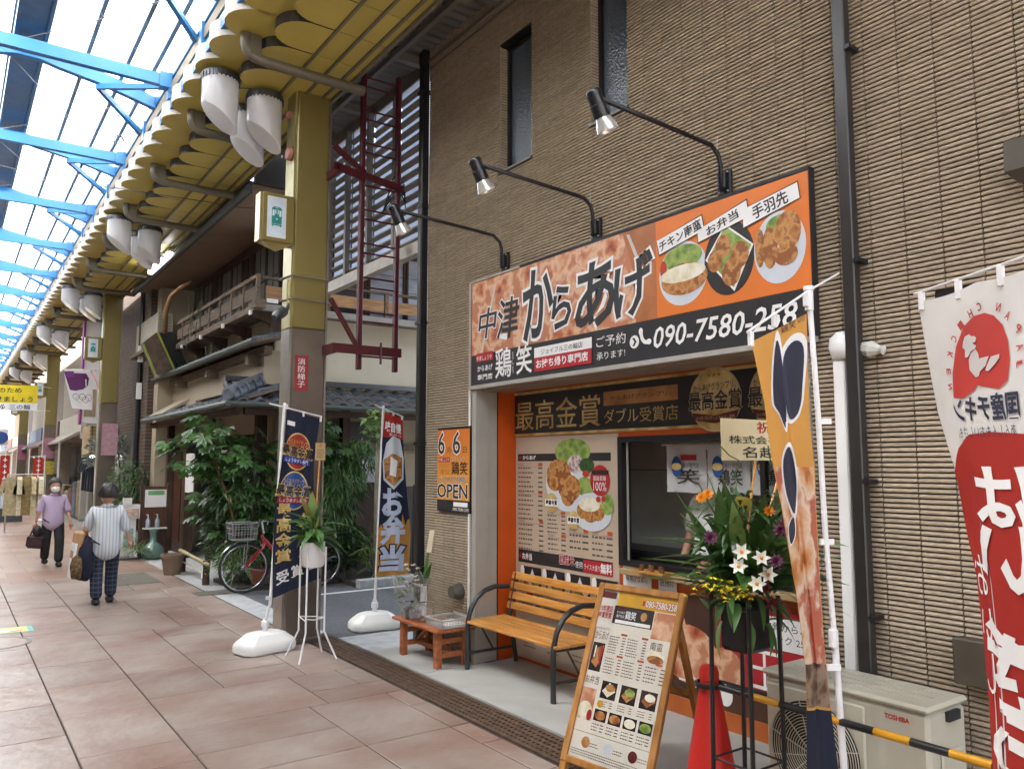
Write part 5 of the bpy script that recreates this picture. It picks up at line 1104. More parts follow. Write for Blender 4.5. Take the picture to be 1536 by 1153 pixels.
p = Pan(t, fn=fn, cut=(.05, .02), step=.004); vv = lambda y_: 1 - (lambda k: k)(next((i + (y_ - rr[i][0]) / (rr[i + 1][0] - rr[i][0]) for i in range(11) if rr[i][0] <= y_ <= rr[i + 1][0]), 0)) / 11
m_ink2 = M('flag_ink2', hx('#2a2c3e'), .7)
def stroke(pts, w=1.0):
    k = len(pts); sm = []
    for i in range(k):
        p0_, p1_, p2_, p3_ = pts[i - 1], pts[i], pts[(i + 1) % k], pts[(i + 2) % k]
        for t_ in (0, .25, .5, .75): sm.append(tuple(.5 * (2 * b + (c - a) * t_ + (2 * a - 5 * b + 4 * c - d) * t_ ** 2 + (3 * b - a - 3 * c + d) * t_ ** 3) for a, b, c, d in zip(p0_, p1_, p2_, p3_)))
    pts = sm
    cu = sum(a for a, b in pts) / len(pts); cv = sum(b for a, b in pts) / len(pts)
    p.poly([(cu + (a - cu) * 1.28, cv + (b - cv) * 1.16) for a, b in pts], m_wht, 1, 'brush_outline'); p.poly(pts, m_ink2, 2, 'brush_stroke')
stroke([(.2, vv(600)), (.4, vv(520)), (.47, vv(560)), (.42, vv(640)), (.3, vv(620))]); stroke([(.5, vv(545)), (.72, vv(530)), (.92, vv(542)), (.86, vv(585)), (.72, vv(620)), (.52, vv(628)), (.45, vv(590))]); stroke([(.25, vv(690)), (.45, vv(670)), (.5, vv(720)), (.35, vv(770)), (.2, vv(740))]); stroke([(.12, vv(790)), (.3, vv(775)), (.28, vv(800)), (.1, vv(815))])
p.text('鶏笑', .5, vv(515), .78, vv(497), m_ink2, 2, 'small_lettering'); p.rect(.78, vv(488), .98, vv(482), m_red, 2, 'small_tag'); p.text('からあげ\n専門店', .8, vv(512), .98, vv(492), m_ink2, 2, 'small_lettering')
m_fch = food('flag_chicken_print', ['#8a4a24', '#b8743c', '#cda27c', '#d8c2ac', '#b06048'], 5); p.rect(.02, vv(1040), .98, vv(700), m_fch, 3 - 2.6, 'chicken_photo')
p.rect(.02, vv(1060), .98, vv(995), food('flag_cup_print', ['#2a1c14', '#5a4030', '#8a7460'], 14), 1.0, 'cup_photo'); p.rect(0, vv(1255), 1, vv(1064), m_navy, 1, 'navy_field'); p.flush()
# chicken flag at the right edge (seen from behind, so its print reads mirrored)
t = T('nobori_flag', 'white and red domestic-chicken flag at the right edge, print seen reversed', 'flag', (2.75, 1.0, 0), 'standing flags')
CA, CD = V3((2.91, 1.49, 2.35)), V3((-.478, -.878, 0)); CN = V3((-.878, .478, 0))
if CN.dot(V3((-1, -1, 0))) < 0: CN = -CN
def cpl(x, y_):
    d = ray(x, y_); tt = (CA - _C).dot(CN) / d.dot(CN); return _C + d * tt
def cuv(x, y_): q = cpl(x, y_) - CA; return (q.dot(CD), CA.z + q.z)
cle = [(1376, 446), (1388, 530), (1402, 620), (1428, 720), (1440, 800), (1452, 860), (1462, 960), (1470, 1060), (1475, 1153)]
le = [cuv(*q) for q in cle] + [(cuv(1475, 1153)[0] + .01, .55)]
def lef(z):
    for (u0, z0), (u1, z1) in zip(le, le[1:]):
        if z0 >= z >= z1: return u0 + (u1 - u0) * (z0 - z) / (z0 - z1)
    return le[0][0] if z > le[0][1] else le[-1][0]
ztop = CA.z - .03; FW = .62
def cfn(u, z, h):        # u, z are metres along the undisturbed flag
    k = max(0, min(1, (ztop - z) / 1.75)); f = u / FW; ul = lef(z); uu = ul + (FW - ul) * f
    off = -.05 * k * max(0, 1 - f * 4.5) + .012 * math.sin(9 * u + 3 * z) * k - .02 * max(0, 1 - abs(f - .16) / .06) * k
    zz = z - .012 * math.sin(math.pi * ((f * 2) % 1)) * max(0, 1 - (ztop - z) / .12)
    return CA + CD * uu + V3((0, 0, zz - CA.z)) + CN * (off + h)
MB().grid(lambda a, b: cfn(a * FW, .55 + (ztop - .55) * b, 0), 40, 60).build('cloth', m_flw, t, smooth=True)
p = Pan(t, fn=cfn, cut=(.04, .05), step=.0035)
def fu(x, y_):        # photo point -> flag metres
    u, z = cuv(x, y_); ul = lef(z); return ((u - ul) / (FW - ul) * FW, z)
rz_ = fu(1440, 672)[1]
p.poly([(.0, .56), (FW, .56), (FW, rz_ + .03), (.5, rz_ + .035), (.3, rz_ + .05), (.18, rz_ + .045), (.08, rz_ - .0), (.0, rz_ - .08)], m_flr, 1, 'red_field')
egg = [(x, y_) for x, y_ in ((1432, 597), (1431, 560), (1436, 520), (1447, 490), (1462, 474), (1478, 469), (1492, 473), (1505, 487), (1513, 510), (1516, 540), (1513, 570), (1500, 583), (1474, 579), (1468, 577), (1464, 585), (1448, 597))]
p.poly([fu(*q) for q in egg], M('flag_redprint', hx('#b8342c'), .65), 1, 'emblem_egg')
z7 = lambda x, y_: (1380 + x * .1562, 380 + y_ * .1562)
hen = [(435, 850), (450, 800), (490, 775), (515, 795), (545, 795), (560, 815), (550, 850), (520, 860), (560, 885), (550, 915), (510, 940), (480, 1000), (455, 1000), (455, 930), (430, 905)]
body = [(555, 920), (580, 960), (590, 1010), (640, 995), (680, 985), (650, 1080), (600, 1130), (590, 1180), (560, 1190), (500, 1120), (490, 1020), (510, 960)]
tail = [(700, 990), (780, 965), (780, 1000), (740, 1060), (680, 1130), (650, 1125), (665, 1070)]
for pl in (hen, body, tail): p.poly([fu(*z7(*q)) for q in pl], m_flw, 2, 'emblem_hen')
ec = fu(1474, 530)
for ch, (x, y_), a in (('C', (1470, 460), .15), ('H', (1457, 470), .35), ('I', (1443, 488), .6), ('C', (1433, 508), 1.0), ('K', (1427, 532), 1.25), ('E', (1424, 557), 1.45), ('N', (1426, 580), 1.6), ('N', (1499, 460), -.3), ('A', (1513, 473), -.7), ('P', (1528, 492), -.9), ('A', (1531, 520), -1.3), ('J', (1530, 546), -1.5)):
    q = fu(x, y_); p.text(ch, q[0] - .009, q[1] - .014, q[0] + .009, q[1] + .014, M('flag_redprint', hx('#b8342c')), 1, 'ring_lettering', rot=a, flip=True, bold=.02)
m_fnv = M('flag_navyprint', hx('#22243c'), .65)
a, b = fu(1434, 625), fu(1523, 608); p.text('国産チキン', a[0], min(a[1], b[1]) - .02, b[0] + .02, max(a[1], b[1]) + .045, m_fnv, 1, 'domestic_lettering', flip=True, bold=.03)
a, b = fu(1438, 655), fu(1520, 645); p.text('あんしんもおいしさも。', a[0], a[1] - .005, b[0] + .02, b[1] + .02, m_fnv, 1, 'slogan_lettering', flip=True)
for ch, x0, y0, x1, y1 in (('は', 1474, 703, 1545, 785), ('お', 1474, 703, 1474, 703), ('い', 1474, 795, 1550, 875), ('し', 1478, 880, 1560, 965), ('さ', 1484, 972, 1570, 1060), ('も', 1488, 1068, 1580, 1160)):
    if ch == 'お': continue
    a, b = fu(x0, y1), fu(x1, y0); p.text(ch, a[0], a[1], max(b[0], a[0] + .2), b[1], m_wht, 2, 'big_lettering', flip=True, bold=.03)
p.text('お\nい\nし', .03, .98, .1, 1.42, m_wht, 3, 'big_lettering', flip=True); p.flush()
tp = CA + CD * (FW + .04); MB().tube([CA - CD * .02, tp], .0055, 8).build('cross_bar', m_polew, t)
MB().tube([tp + V3((0, 0, .04)), V3((tp.x, tp.y, .28))], .013, 10).build('pole', m_polew, t); tank((tp.x, tp.y, .0), .5, t)
tabs(t, [CA + CD * .02, CA + CD * .22, CA + CD * .42], .07)
# --- black congratulatory flower stand
fs_ = T('flower_stand', 'black four-legged flower stand with tall mixed flower arrangement', 'flower stand', (3.13, 2.5, 0))
fcx, fcy = 3.13, 2.5
for dx, dy in ((-.115, -.115), (.115, -.115), (-.115, .115), (.115, .115)): MB().tube([(fcx + dx, fcy + dy, .008), (fcx + dx * .95, fcy + dy * .95, 1.1)], .011, 8).build('leg', m_black, fs_)
rg = MB()
for z in (.35, 1.05): rg.tube([(fcx + .112 * a, fcy + .112 * b, z) for a, b in ((-1, -1), (1, -1), (1, 1), (-1, 1), (-1, -1))], .006, 6)
rg.build('ring_rail', m_black, fs_)
MB().box(fcx - .088, fcx + .088, fcy - .088, fcy + .088, .845, 1.08).build('pot', M('black_pot', (.012, .012, .014), .4), fs_, bevel=.02)
fr_ = random.Random(5)
def leafobj(vf, mat, loc, rot, s=1, name='leaf'): MB().add(*xf(vf, loc, rot, s)).build(name, mat, fs_, smooth=True)
big = [(-.06, .05, 1.1, 1.3, .56, .13), (.0, .0, 1.16, 1.5, .5, .14), (.06, -.05, 1.12, 1.3, .52, .14), (-.02, -.08, 1.15, 1.4, .48, .12), (.07, .08, 1.1, 1.2, .5, .12), (-.1, .1, 1.1, 1.1, .52, .11), (.0, .08, 1.12, 1.6, .52, .13), (-.08, .0, 1.12, 1.2, .5, .12), (.09, -.02, 1.1, 1.1, .46, .12), (-.03, .06, 1.1, 1.45, .54, .12)]
for i, (dx, dy, z, el, l, w) in enumerate(big): leafobj(blade(l, w, 8, .06, .22), [m_leafm, m_leafm, m_leafd, m_leafm][i % 4], (fcx + dx, fcy + dy, z), (fr_.uniform(-.3, .3), -el + .12, 2.2 + i * .85))
for i in range(40):
    a = fr_.uniform(0, 6.28); el = fr_.uniform(.1, 1.15); leafobj(blade(fr_.uniform(.2, .4), fr_.uniform(.045, .1), 7, fr_.uniform(.15, .6)), [m_leafd, m_leafm, m_leafm][i % 3], (fcx + .07 * math.cos(a), fcy + .07 * math.sin(a), fr_.uniform(1.1, 1.32)), (fr_.uniform(-.4, .4), -el, a))
for x, y_, z, a in ((-.1, .18, 1.2, 2.3), (-.14, .1, 1.12, 2.4), (-.12, .2, 1.3, 2.2)): leafobj(blade(.42, .05, 8, .12), m_leafm, (fcx + x * .4, fcy + y_ * .4, z), (0, -.25, a))
for x, y_, z, a in ((.2, -.12, 1.1, -.9), (.22, -.08, .96, -.7)): leafobj(blade(.34, .05, 8, .9), m_leafm, (fcx + x * .3, fcy + y_ * .3, z), (0, -.5, a))
for i in range(14):
    a = 2.0 + fr_.uniform(0, 3.6); leafobj(blade(fr_.uniform(.1, .17), .04, 5, .5), m_leafm, (fcx + .15 * math.cos(a), fcy + .12 * math.sin(a), fr_.uniform(.98, 1.18)), (fr_.uniform(-.5, .5), fr_.uniform(.2, 1.2), a))
for i, (a_, z_, el_) in enumerate(((2.6, 1.2, 1.0), (3.6, 1.25, 1.2), (4.4, 1.2, .9), (5.2, 1.15, 1.1), (3.1, 1.1, .6))): leafobj(blade(.36, .075, 7, .25), m_leafp if i % 2 else m_leafm, (fcx + .05 * math.cos(a_), fcy + .05 * math.sin(a_), z_), (.2, -el_, a_))
for a, b in ((.05, 1.5), (.02, 1.3)): leafobj(blade(.17, .07, 6, .3), m_leafy, (fcx - a, fcy - .08, b), (.3, -.7 if b > 1.3 else .1, 3.4))
fol = MB()
for i in range(420):
    a = fr_.uniform(0, 6.28); h = fr_.uniform(1.06, 1.58); r1 = fr_.uniform(.02, .24) * (1.25 - (h - 1.06)); fol.add(*xf(blade(fr_.uniform(.05, .1), .024, 3, .3), (fcx + r1 * math.cos(a), fcy + r1 * math.sin(a), h), (fr_.uniform(-.6, .6), fr_.uniform(-1, .6), a)))
fol.build('foliage', m_leafd, fs_, weld=False)
def bloom(c, mat, petals, L, w, el, rings=1, nm='flower', core=None):
    mb = MB(); c = V3(c); Rq = V3((fr_.uniform(-.95, -.55), fr_.uniform(-.85, -.5), fr_.uniform(.15, .6))).to_track_quat('Z', 'Y').to_matrix()
    for r in range(rings):
        for k in range(petals):
            vv_, ff_ = xf(blade(L * (1 - .22 * r), w * (1.25 if rings == 1 else 1), 4, .25), (0, 0, 0), (0, -el - .35 * r, 2 * math.pi * (k + .5 * r) / petals)); mb.add([c + Rq @ V3(q_) for q_ in vv_], ff_)
    o = mb.build(nm, mat, fs_, weld=False, smooth=True)
    if core: MB().ball(c + Rq @ V3((0, 0, .008)), .008, 8, 6).build('core', core, o, smooth=True)
TC = V3((-.78, -.62, 0))
def fpos(x, y_, d=0.0): # photo point on the front of the arrangement
    dd = ray(x, y_); tt = (V3((fcx, fcy, 0)) - V3((_C.x, _C.y, 0))).dot(-TC) / V3((dd.x, dd.y, 0)).dot(-TC); return _C + dd * (tt * (1 - d))
m_mag = M('petal_magenta', hx('#55153f'), .5, var=.2, island=.2); m_whp = M('petal_white', (.56, .57, .5), .5, island=.1); m_ylp = M('petal_yellow', hx('#d8c828'), .45, island=.15); m_orp = M('petal_orange', hx('#d0831c'), .45, island=.15)
for x, y_ in ((1066, 806), (1181, 783), (1172, 795), (1165, 842)): bloom(fpos(x, y_, .07), m_mag, 10, .036, .016, .25, 4)
for x, y_ in ((1112, 828), (1142, 838), (1108, 850), (1135, 876), (1152, 862)): bloom(fpos(x, y_, .08), m_whp, 6, .042, .02, .55, 1, core=m_orp)
for x, y_ in ((1052, 748), (1153, 768), (1062, 742)): bloom(fpos(x, y_, .06), m_orp, 9, .03, .017, .7, 3)
on = MB()
for i in range(46):
    x, y_ = fr_.gauss(1088, 26), fr_.gauss(884, 10); q = fpos(x, y_, .09)
    for k in range(4): on.add(*xf(blade(.016, .013, 2, .2), q, (0, fr_.uniform(-.6, .4), k * 1.57 + i)))
on.build('oncidium_blossom', m_ylp, fs_, weld=False)
for x, y_ in ((1146, 880), (1160, 905)): bloom(fpos(x, y_, .04), M('petal_crimson', hx('#5c1418'), .5), 7, .04, .02, .5, 2)
stx = MB()
for i in range(16):
    a = fr_.uniform(0, 6.28); stx.tube([(fcx, fcy, 1.06), (fcx + .06 * math.cos(a), fcy + .06 * math.sin(a), 1.35), (fcx + .2 * math.cos(a), fcy + .2 * math.sin(a), fr_.uniform(1.45, 1.68))], .0035, 5)
stx.build('stem', m_stemg, fs_, weld=False)
c4 = MB()
for x0, y0, x1, y1 in ((1080, 668, 1108, 690), (1108, 690, 1098, 720), (1152, 668, 1158, 700), (1020, 770, 1045, 785)): c4.tube([fpos(x0, y0, .03), fpos((x0 + x1) / 2, (y0 + y1) / 2 + 4, .03), fpos(x1, y1, .03)], .003, 5)
c4.build('tendril', m_stemg, fs_)
# name card of the stand
cdY = 2.62; c0, c1_ = gy(1083, 690, cdY), gy(1238, 624, cdY + .02); cz1 = gy(1086, 627, cdY).z
nc = T('name_card', 'cream congratulation card with red and black brush characters above the flowers', 'card', (c0.x + .3, cdY, c0.z))
cw = c1_.x - c0.x; ch_ = cz1 - c0.z
MB().box(c0.x, c1_.x, cdY, cdY + .004, c0.z, cz1).build('board', M('card_cream', hx('#d6c9a2'), .6, var=.03), nc)
MB().tube([(c0.x + cw * .3, cdY + .012, c0.z - .0), (fcx + .02, fcy + .06, 1.0)], .007, 6).build('stake', m_pine, nc); MB().tube([(c0.x + cw * .55, cdY + .012, c0.z), (fcx + .05, fcy + .06, 1.0)], .007, 6).build('stake', m_pine, nc)
p = Pan(nc, fn=lambda u, v, h: V3((c0.x + u * cw, cdY - .001 - h, c0.z + v * ch_)))
p.text('祝開店', .3, .67, .72, .95, m_red, 1, 'lettering', bold=.01); p.text('株式会社 N', .06, .4, .62, .6, m_blk, 1, 'lettering', bold=.008); p.text('名越 清', .17, .06, .66, .33, m_blk, 1, 'lettering', bold=.012); p.text('s', .92, .42, .965, .55, m_blk, 1, 'lettering', bold=.01); p.flush()
# --- white orchid-style plant stand by the first flag
ps = T('plant_stand', 'white flared-leg plant stand with glossy potted plant beside the navy flag', 'plant stand', (2.74, 6.95, 0))
pcx, pcy = 2.745, 6.95
for dx, dy in ((-.1, -.1), (.1, -.1), (-.1, .1), (.1, .1)): MB().tube([(pcx + dx * 1.7, pcy + dy * 1.7, .005), (pcx + dx * .85, pcy + dy * .85, .24), (pcx + dx * .85, pcy + dy * .85, .98)], .009, 8).build('leg', m_polew, ps, smooth=50)
MB().tube([(pcx + .085 * a, pcy + .085 * b, .36 - .02 * (k % 2)) for k, (a, b) in enumerate(((-1, -1), (0, -.6), (1, -1), (1, 1), (-1, 1), (-1, -1)))], .005, 6).build('ring_rail', m_polew, ps)
MB().lathe([(.085, .8), (.1, .82), (.105, 1.02), (.098, 1.02), (0, 1.0)], (pcx, pcy, 0), 22).build('pot', m_wht, ps, smooth=40)
for i in range(34):
    a = fr_.uniform(0, 6.28); el = fr_.uniform(-.1, 1.0); MB().add(*xf(blade(fr_.uniform(.16, .28), fr_.uniform(.05, .1), 6, fr_.uniform(.3, .9)), (pcx + .03 * math.cos(a), pcy + .03 * math.sin(a), fr_.uniform(1.0, 1.2)), (fr_.uniform(-.5, .5), -el, a))).build('leaf', [m_leafm, m_leafd, m_leafm][i % 3], ps, smooth=True)
for i, (a, el, mt) in enumerate(((2.2, 1.45, m_leafm), (4.0, 1.3, m_leafp), (3.2, 1.2, m_leafy), (5.2, 1.25, m_leafm), (3.7, 1.5, m_leafy))): MB().add(*xf(blade(.36, .1, 7, .05), (pcx, pcy, 1.12), (.2, -el, a))).build('leaf', mt, ps, smooth=True)
pk = gy(473, 664, 6.95); pk2 = gy(487, 690, 6.95)
pc_ = T('name_card', 'small cream name card on a stick in the white-stand plant', 'card', (pk.x, 6.95, pk2.z)); MB().box(pk.x, pk2.x, 6.94, 6.944, pk2.z, pk.z).build('board', M('card_tan', hx('#b89a6c'), .6), pc_)
MB().tube([((pk.x + pk2.x) / 2, 6.95, pk2.z + .02), (pcx, pcy, 1.0)], .006, 6).build('stake', m_pine, pc_)
p = Pan(pc_, fn=lambda u, v, h: V3((pk.x + u * (pk2.x - pk.x), 6.939 - h, pk2.z + v * (pk.z - pk2.z)))); p.text('祝', .35, .74, .65, .95, m_red, 1, 'lettering'); mp2 = p; lines(.15, .12, .85, .66, 4, False, m_ink, .5); p.flush()
# ================================================================== OLD WOODEN HOUSE ACROSS THE SIDE STREET
m_plas = M('beige_plaster', hx('#a89c86'), .85, var=.08, scale=2, bump=.12, bscale=30, detail=8)
m_plas2 = M('pale_plaster', hx('#c2bba8'), .85, var=.06, scale=2, bump=.1, bscale=30)
m_soff = M('soffit_mortar', hx('#7c6a58'), .85, var=.1, scale=2.5, bump=.1, bscale=12)
m_dwood = wood('dark_timber', hx('#33241a'), hx('#4d382a'), stretch=(5, 5, 1), rough=.7)
m_gwood = wood('weathered_timber', hx('#5d5044'), hx('#7d6e5e'), stretch=(8, 1.2, 8), rough=.8)
m_lwood = wood('sunlit_timber', hx('#8a6a48'), hx('#b89066'), stretch=(1.2, 8, 8), rough=.75)  # street-side copy of the balcony timber, sunlight put into its lighter colour
m_kaw = M('roof_tile_grey', hx('#4a5058'), .4, c2=hx('#6a7078'), scale=6, orand=.2, bump=.1)
m_shoji = M('shoji_paper', hx('#6f706e'), .8, var=.08)
m_bglass = M('bluish_curtain', hx('#8d9ab2'), .25, c2=hx('#b5bccb'), scale=2.5, stretch=(1, 1, 3))
hs_ = T('wooden_house', 'old two-storey wooden house with tiled eaves and balcony across the side street', 'house', (5, 13.5, 0))
HX, HY = 4.05, 12.05; HE = 17.55
MB().box(HX, 9, HY, HE, 2.55, 4.02).build('wall', m_plas, hs_); MB().box(HX + .02, 9, HY - .004, HY + .02, 2.9, 4.02).build('street_wall', m_plas2, hs_)
MB().box(HX + .1, 9, HY + .12, HE, 0, 2.6).build('ground_wall', m_plas, hs_); MB().box(HX + .12, 9, HY + .1, HE, 4.02, 5.5).build('upper_wall', m_dwood, hs_)
# kawara tiles, each one piece
def kawara(w=.265, l=.3):
    n = 10; vs = []
    pr = [(i / n, .028 * math.sin(math.pi * 2 * (i / n) - .6) + (.012 if i == n else 0)) for i in range(n + 1)]
    for y_, lift in ((0, 0), (l, .0)):
        for z in (0, -.018): vs += [(x * w, y_, h + z + lift) for x, h in pr]
    k = n + 1; fs = []
    for i in range(n):
        fs += [(i, i + 1, 2 * k + i + 1, 2 * k + i), (k + i, 3 * k + i, 3 * k + i + 1, k + i + 1), (i, k + i, k + i + 1, i + 1), (2 * k + i, 2 * k + i + 1, 3 * k + i + 1, 3 * k + i)]
    fs += [(0, 2 * k, 3 * k, k), (n, k + n, 3 * k + n, 2 * k + n)]
    return MB().add(vs, fs)
kme = kawara().mesh('roof_tile', m_kaw, smooth=50)
def tiles(axis, fixed, a0, a1, z0, rows, slope, parent, flip=1):
    """courses of tiles climbing from an eave; axis 'x': eave runs along X at Y=fixed, 'y': eave along Y at X=fixed"""
    n = int((a1 - a0) / .25)
    for r in range(rows):
        for i in range(n):
            d = r * .235; z = z0 + d * math.tan(slope) + .012
            if axis == 'x': o = ob('roof_tile', kme, parent, (a0 + i * .25, fixed + d, z), (slope - .09, 0, 0))
            else: o = ob('roof_tile', kme, parent, (fixed + d, a0 + i * .25 + .26, z), (slope - .09, 0, -math.pi / 2))
            o.matrix_parent_inverse = Matrix.Translation(-parent.location) if parent.type == 'EMPTY' else Matrix.Identity(4)
sl = .42
def eave(name, axis, fixed, a0, a1, z0, depth, sl, rows):
    e = z0 + depth * math.tan(sl)
    mb = MB()
    if axis == 'x': mb.prism([(a0, fixed, z0 - .02), (a0, fixed, z0 - .06), (a0, fixed + depth, e - .07), (a0, fixed + depth, e - .02)], (a1 - a0, 0, 0))
    else: mb.prism([(fixed, a0, z0 - .02), (fixed, a0, z0 - .06), (fixed + depth, a0, e - .07), (fixed + depth, a0, e - .02)], (0, a1 - a0, 0))
    r = mb.build(name, m_gwood, hs_); tiles(axis, fixed, a0, a1, z0, rows, sl, r); return r
r1 = eave('lower_roof_street', 'x', 11.32, 3.3, 8.2, 2.6, .75, sl, 3)
r2 = eave('lower_roof_arcade', 'y', 3.18, 11.4, 17.2, 2.6, .87, .34, 4)
r3 = eave('middle_roof', 'y', 3.5, 11.2, 18.0, 3.5, .58, .3, 3)
MB().box(3.3, 8.2, 11.95, 12.06, 2.94, 3.02).build('flashing', m_dkg, r1)
hp = MB().tube([(3.2, 11.35, 2.66), (3.55, 11.62, 2.82), (3.95, 11.95, 3.0)], .085, 14); hp.tube([(3.2, 11.35, 2.76), (3.95, 11.95, 3.1)], .055, 12); hp.build('hip_ridge', m_kaw, r1, smooth=50)
for k in range(5):
    a = .12 + k * .19; MB().tube([V3((3.2, 11.35, 2.69)).lerp(V3((3.95, 11.95, 3.03)), a), V3((3.2, 11.35, 2.69)).lerp(V3((3.95, 11.95, 3.03)), a + .03)], .108, 14).build('ridge_band', m_kaw, r1, smooth=50)
MB().lathe([(.1, 0), (.1, .03), (.06, .035), (.05, .02), (0, .02)], (3.19, 11.34, 2.7), 18, rot=(math.pi / 2, 0, -.9)).build('ridge_end', m_kaw, r1, smooth=40)
MB().tube([(3.16, 11.25, 2.56), (3.16, 17.2, 2.56)], .045, 8).build('rain_gutter', M('green_gutter', hx('#46504c'), .5), r2); MB().tube([(3.2, 11.29, 2.56), (8.2, 11.29, 2.56)], .04, 8).build('rain_gutter', M('green_gutter', hx('#46504c')), r1)
MB().tube([(3.47, 11.2, 3.46), (3.47, 18.0, 3.46)], .045, 8).build('rain_gutter', M('green_gutter', hx('#46504c')), r3)
MB().box(3.72, 3.84, 11.5, 17.9, 3.32, 3.44).build('eave_beam', m_gwood, hs_); 
for y in (11.9, 14.2, 16.4): MB().box(3.6, HX, y, y + .12, 3.2, 3.34).build('beam_end', m_gwood, hs_)
MB().box(3.3, 3.42, 11.42, 17.2, 2.42, 2.52).build('eave_beam', m_dwood, hs_); MB().box(3.45, 8, 11.45, 11.56, 2.42, 2.52).build('eave_beam', m_dwood, hs_)
# balcony
bal = T('balcony', 'weathered timber balcony wrapping the upper corner of the old house', 'balcony', (3.8, 12, 4))
bal['label'] = None; del bal['label']; del bal['category']; par(bal, hs_)
BXx, BYy = 3.6, 11.58
MB().box(BXx, BXx + .1, BYy, 16.6, 3.98, 4.08).build('floor_beam', m_gwood, bal); MB().box(BXx + .1, 8.5, BYy, BYy + .1, 3.98, 4.08).build('floor_beam', M('white_beam', hx('#9a9690'), .7, var=.1), bal)
MB().box(BXx + .1, HX + .12, BYy + .1, 16.6, 4.02, 4.06).box(BXx + .1, 8.5, BYy + .1, HY + .1, 4.021, 4.06).build('deck', m_gwood, bal)
MB().box(BXx + .0, BXx + .06, BYy - .0, 16.6, 4.46, 4.52).build('top_rail', m_gwood, bal); MB().box(BXx + .07, 8.5, BYy, BYy + .06, 4.46, 4.5).build('top_rail', m_gwood, bal)
MB().box(BXx + .02, BXx + .04, BYy + .06, 16.6, 4.17, 4.36).build('wide_board', m_gwood, bal)
for a in (3.75, 4.75, 5.75, 6.75): MB().box(a, a + .94, BYy + .02, BYy + .04, 4.17, 4.36).build('wide_board', m_lwood, bal)
for y in [BYy + .65 * k for k in range(8)]: MB().box(BXx + .003, BXx + .055, y, y + .055, 4.08, 4.47).build('post', m_gwood, bal)
for x in (4.7, 5.7, 6.7): MB().box(x, x + .055, BYy + .003, BYy + .056, 4.08, 4.47).build('post', m_gwood, bal)
MB().box(BXx - .04, BXx + .14, BYy - .06, BYy + .1, 4.0, 4.14).build('corner_block', m_gwood, bal, bevel=.01); MB().box(BXx + .15, BXx + .32, BYy - .03, BYy - .001, 4.1, 4.16).build('tag_plate', m_wht, bal)
for y in (11.75, 13.2, 14.6, 16.0):
    MB().prism([(BXx, y, 3.98), (HX, y, 3.98), (HX, y, 3.62), (HX - .1, y, 3.66), (HX - .18, y, 3.82), (BXx + .05, y, 3.9)], (0, .08, 0)).build('bracket', m_dwood, bal)
    MB().box(BXx - .03, BXx + .0, y, y + .08, 3.93, 4.0).build('bracket_cap', m_wht, bal)
# upper windows
UX = HX + .1
for k in range(8):
    y0 = 12.15 + k * .66; dark = k in (2, 5)
    w = MB().box(UX - .03, UX, y0, y0 + .04, 4.08, 5.36).box(UX - .03, UX, y0 + .6, y0 + .64, 4.08, 5.36).box(UX - .03, UX, y0 + .04, y0 + .6, 5.31, 5.36).box(UX - .03, UX, y0 + .04, y0 + .6, 4.08, 4.14).box(UX - .03, UX, y0 + .04, y0 + .6, 4.7, 4.73).box(UX - .02, UX, y0 + .31, y0 + .33, 4.14, 5.31).build('shoji_window', m_dwood, hs_)
    MB().box(UX - .012, UX - .008, y0 + .04, y0 + .6, 4.14, 5.31).build('pane', m_shoji if not dark else M('dark_pane', (.03, .03, .03), .3), w)
MB().box(UX - .05, UX + .02, 12.1, 17.5, 5.36, 5.46).build('head_beam', M('red_brown_beam', hx('#4a2c24'), .6), hs_)
for k in range(6):
    x0 = 4.2 + k * .72; y_ = HY + .095
    w = MB().box(x0, x0 + .04, y_ - .03, y_, 4.08, 5.3).box(x0 + .66, x0 + .7, y_ - .03, y_, 4.08, 5.3).box(x0 + .04, x0 + .66, y_ - .03, y_, 5.25, 5.3).box(x0 + .04, x0 + .66, y_ - .03, y_, 4.08, 4.13).build('street_window', m_dwood, hs_)
    MB().box(x0 + .04, x0 + .66, y_ - .012, y_ - .006, 4.13, 5.25).build('pane', m_bglass if k != 1 else M('dark_pane', (.03, .03, .03)), w)
    for z in (4.4, 4.66, 4.92): MB().box(x0 + .04, x0 + .66, y_ - .016, y_ - .012, z, z + .012).build('muntin', M('muntin_grey', hx('#5a6270'), .6), w)
# upper eave with mortar soffit
MB().prism([(3.12, 10.4, 5.36), (3.12, 10.4, 5.44), (HX + .3, 10.4, 5.62), (HX + .3, 10.4, 5.54)], (0, 7.9, 0)).build('upper_soffit', m_soff, hs_)
MB().prism([(HX + .3, 10.4, 5.36), (HX + .3, 10.4, 5.44), (HX + .3, 12.3, 5.62), (HX + .3, 12.3, 5.54)], (5, 0, 0)).build('upper_soffit', m_soff, hs_)
MB().box(3.08, 3.12, 10.36, 18.3, 5.3, 5.46).build('fascia', M('green_fascia', hx('#2e3836'), .6), hs_); MB().tube([(3.06, 10.3, 5.34), (3.06, 18.2, 5.34)], .05, 8).build('rain_gutter', M('green_gutter', hx('#46504c')), hs_)
MB().prism([(3.1, 10.38, 5.46), (HX + 1.8, 10.38, 6.1), (HX + 1.8, 10.38, 5.9)], (0, 7.9, 0)).build('upper_roof', m_kaw, hs_)
MB().box(3.5, HX + .1, 17.6, 17.98, 0, 5.4).build('end_wall', m_plas, hs_); MB().box(3.8, HX - .002, 11.75, 17.6, 2.9, 3.42).build('band_wall', m_plas, hs_); MB().box(3.74, HX + .09, 15.45, 17.6, 2.14, 2.9).build('porch_wall', m_plas, hs_)
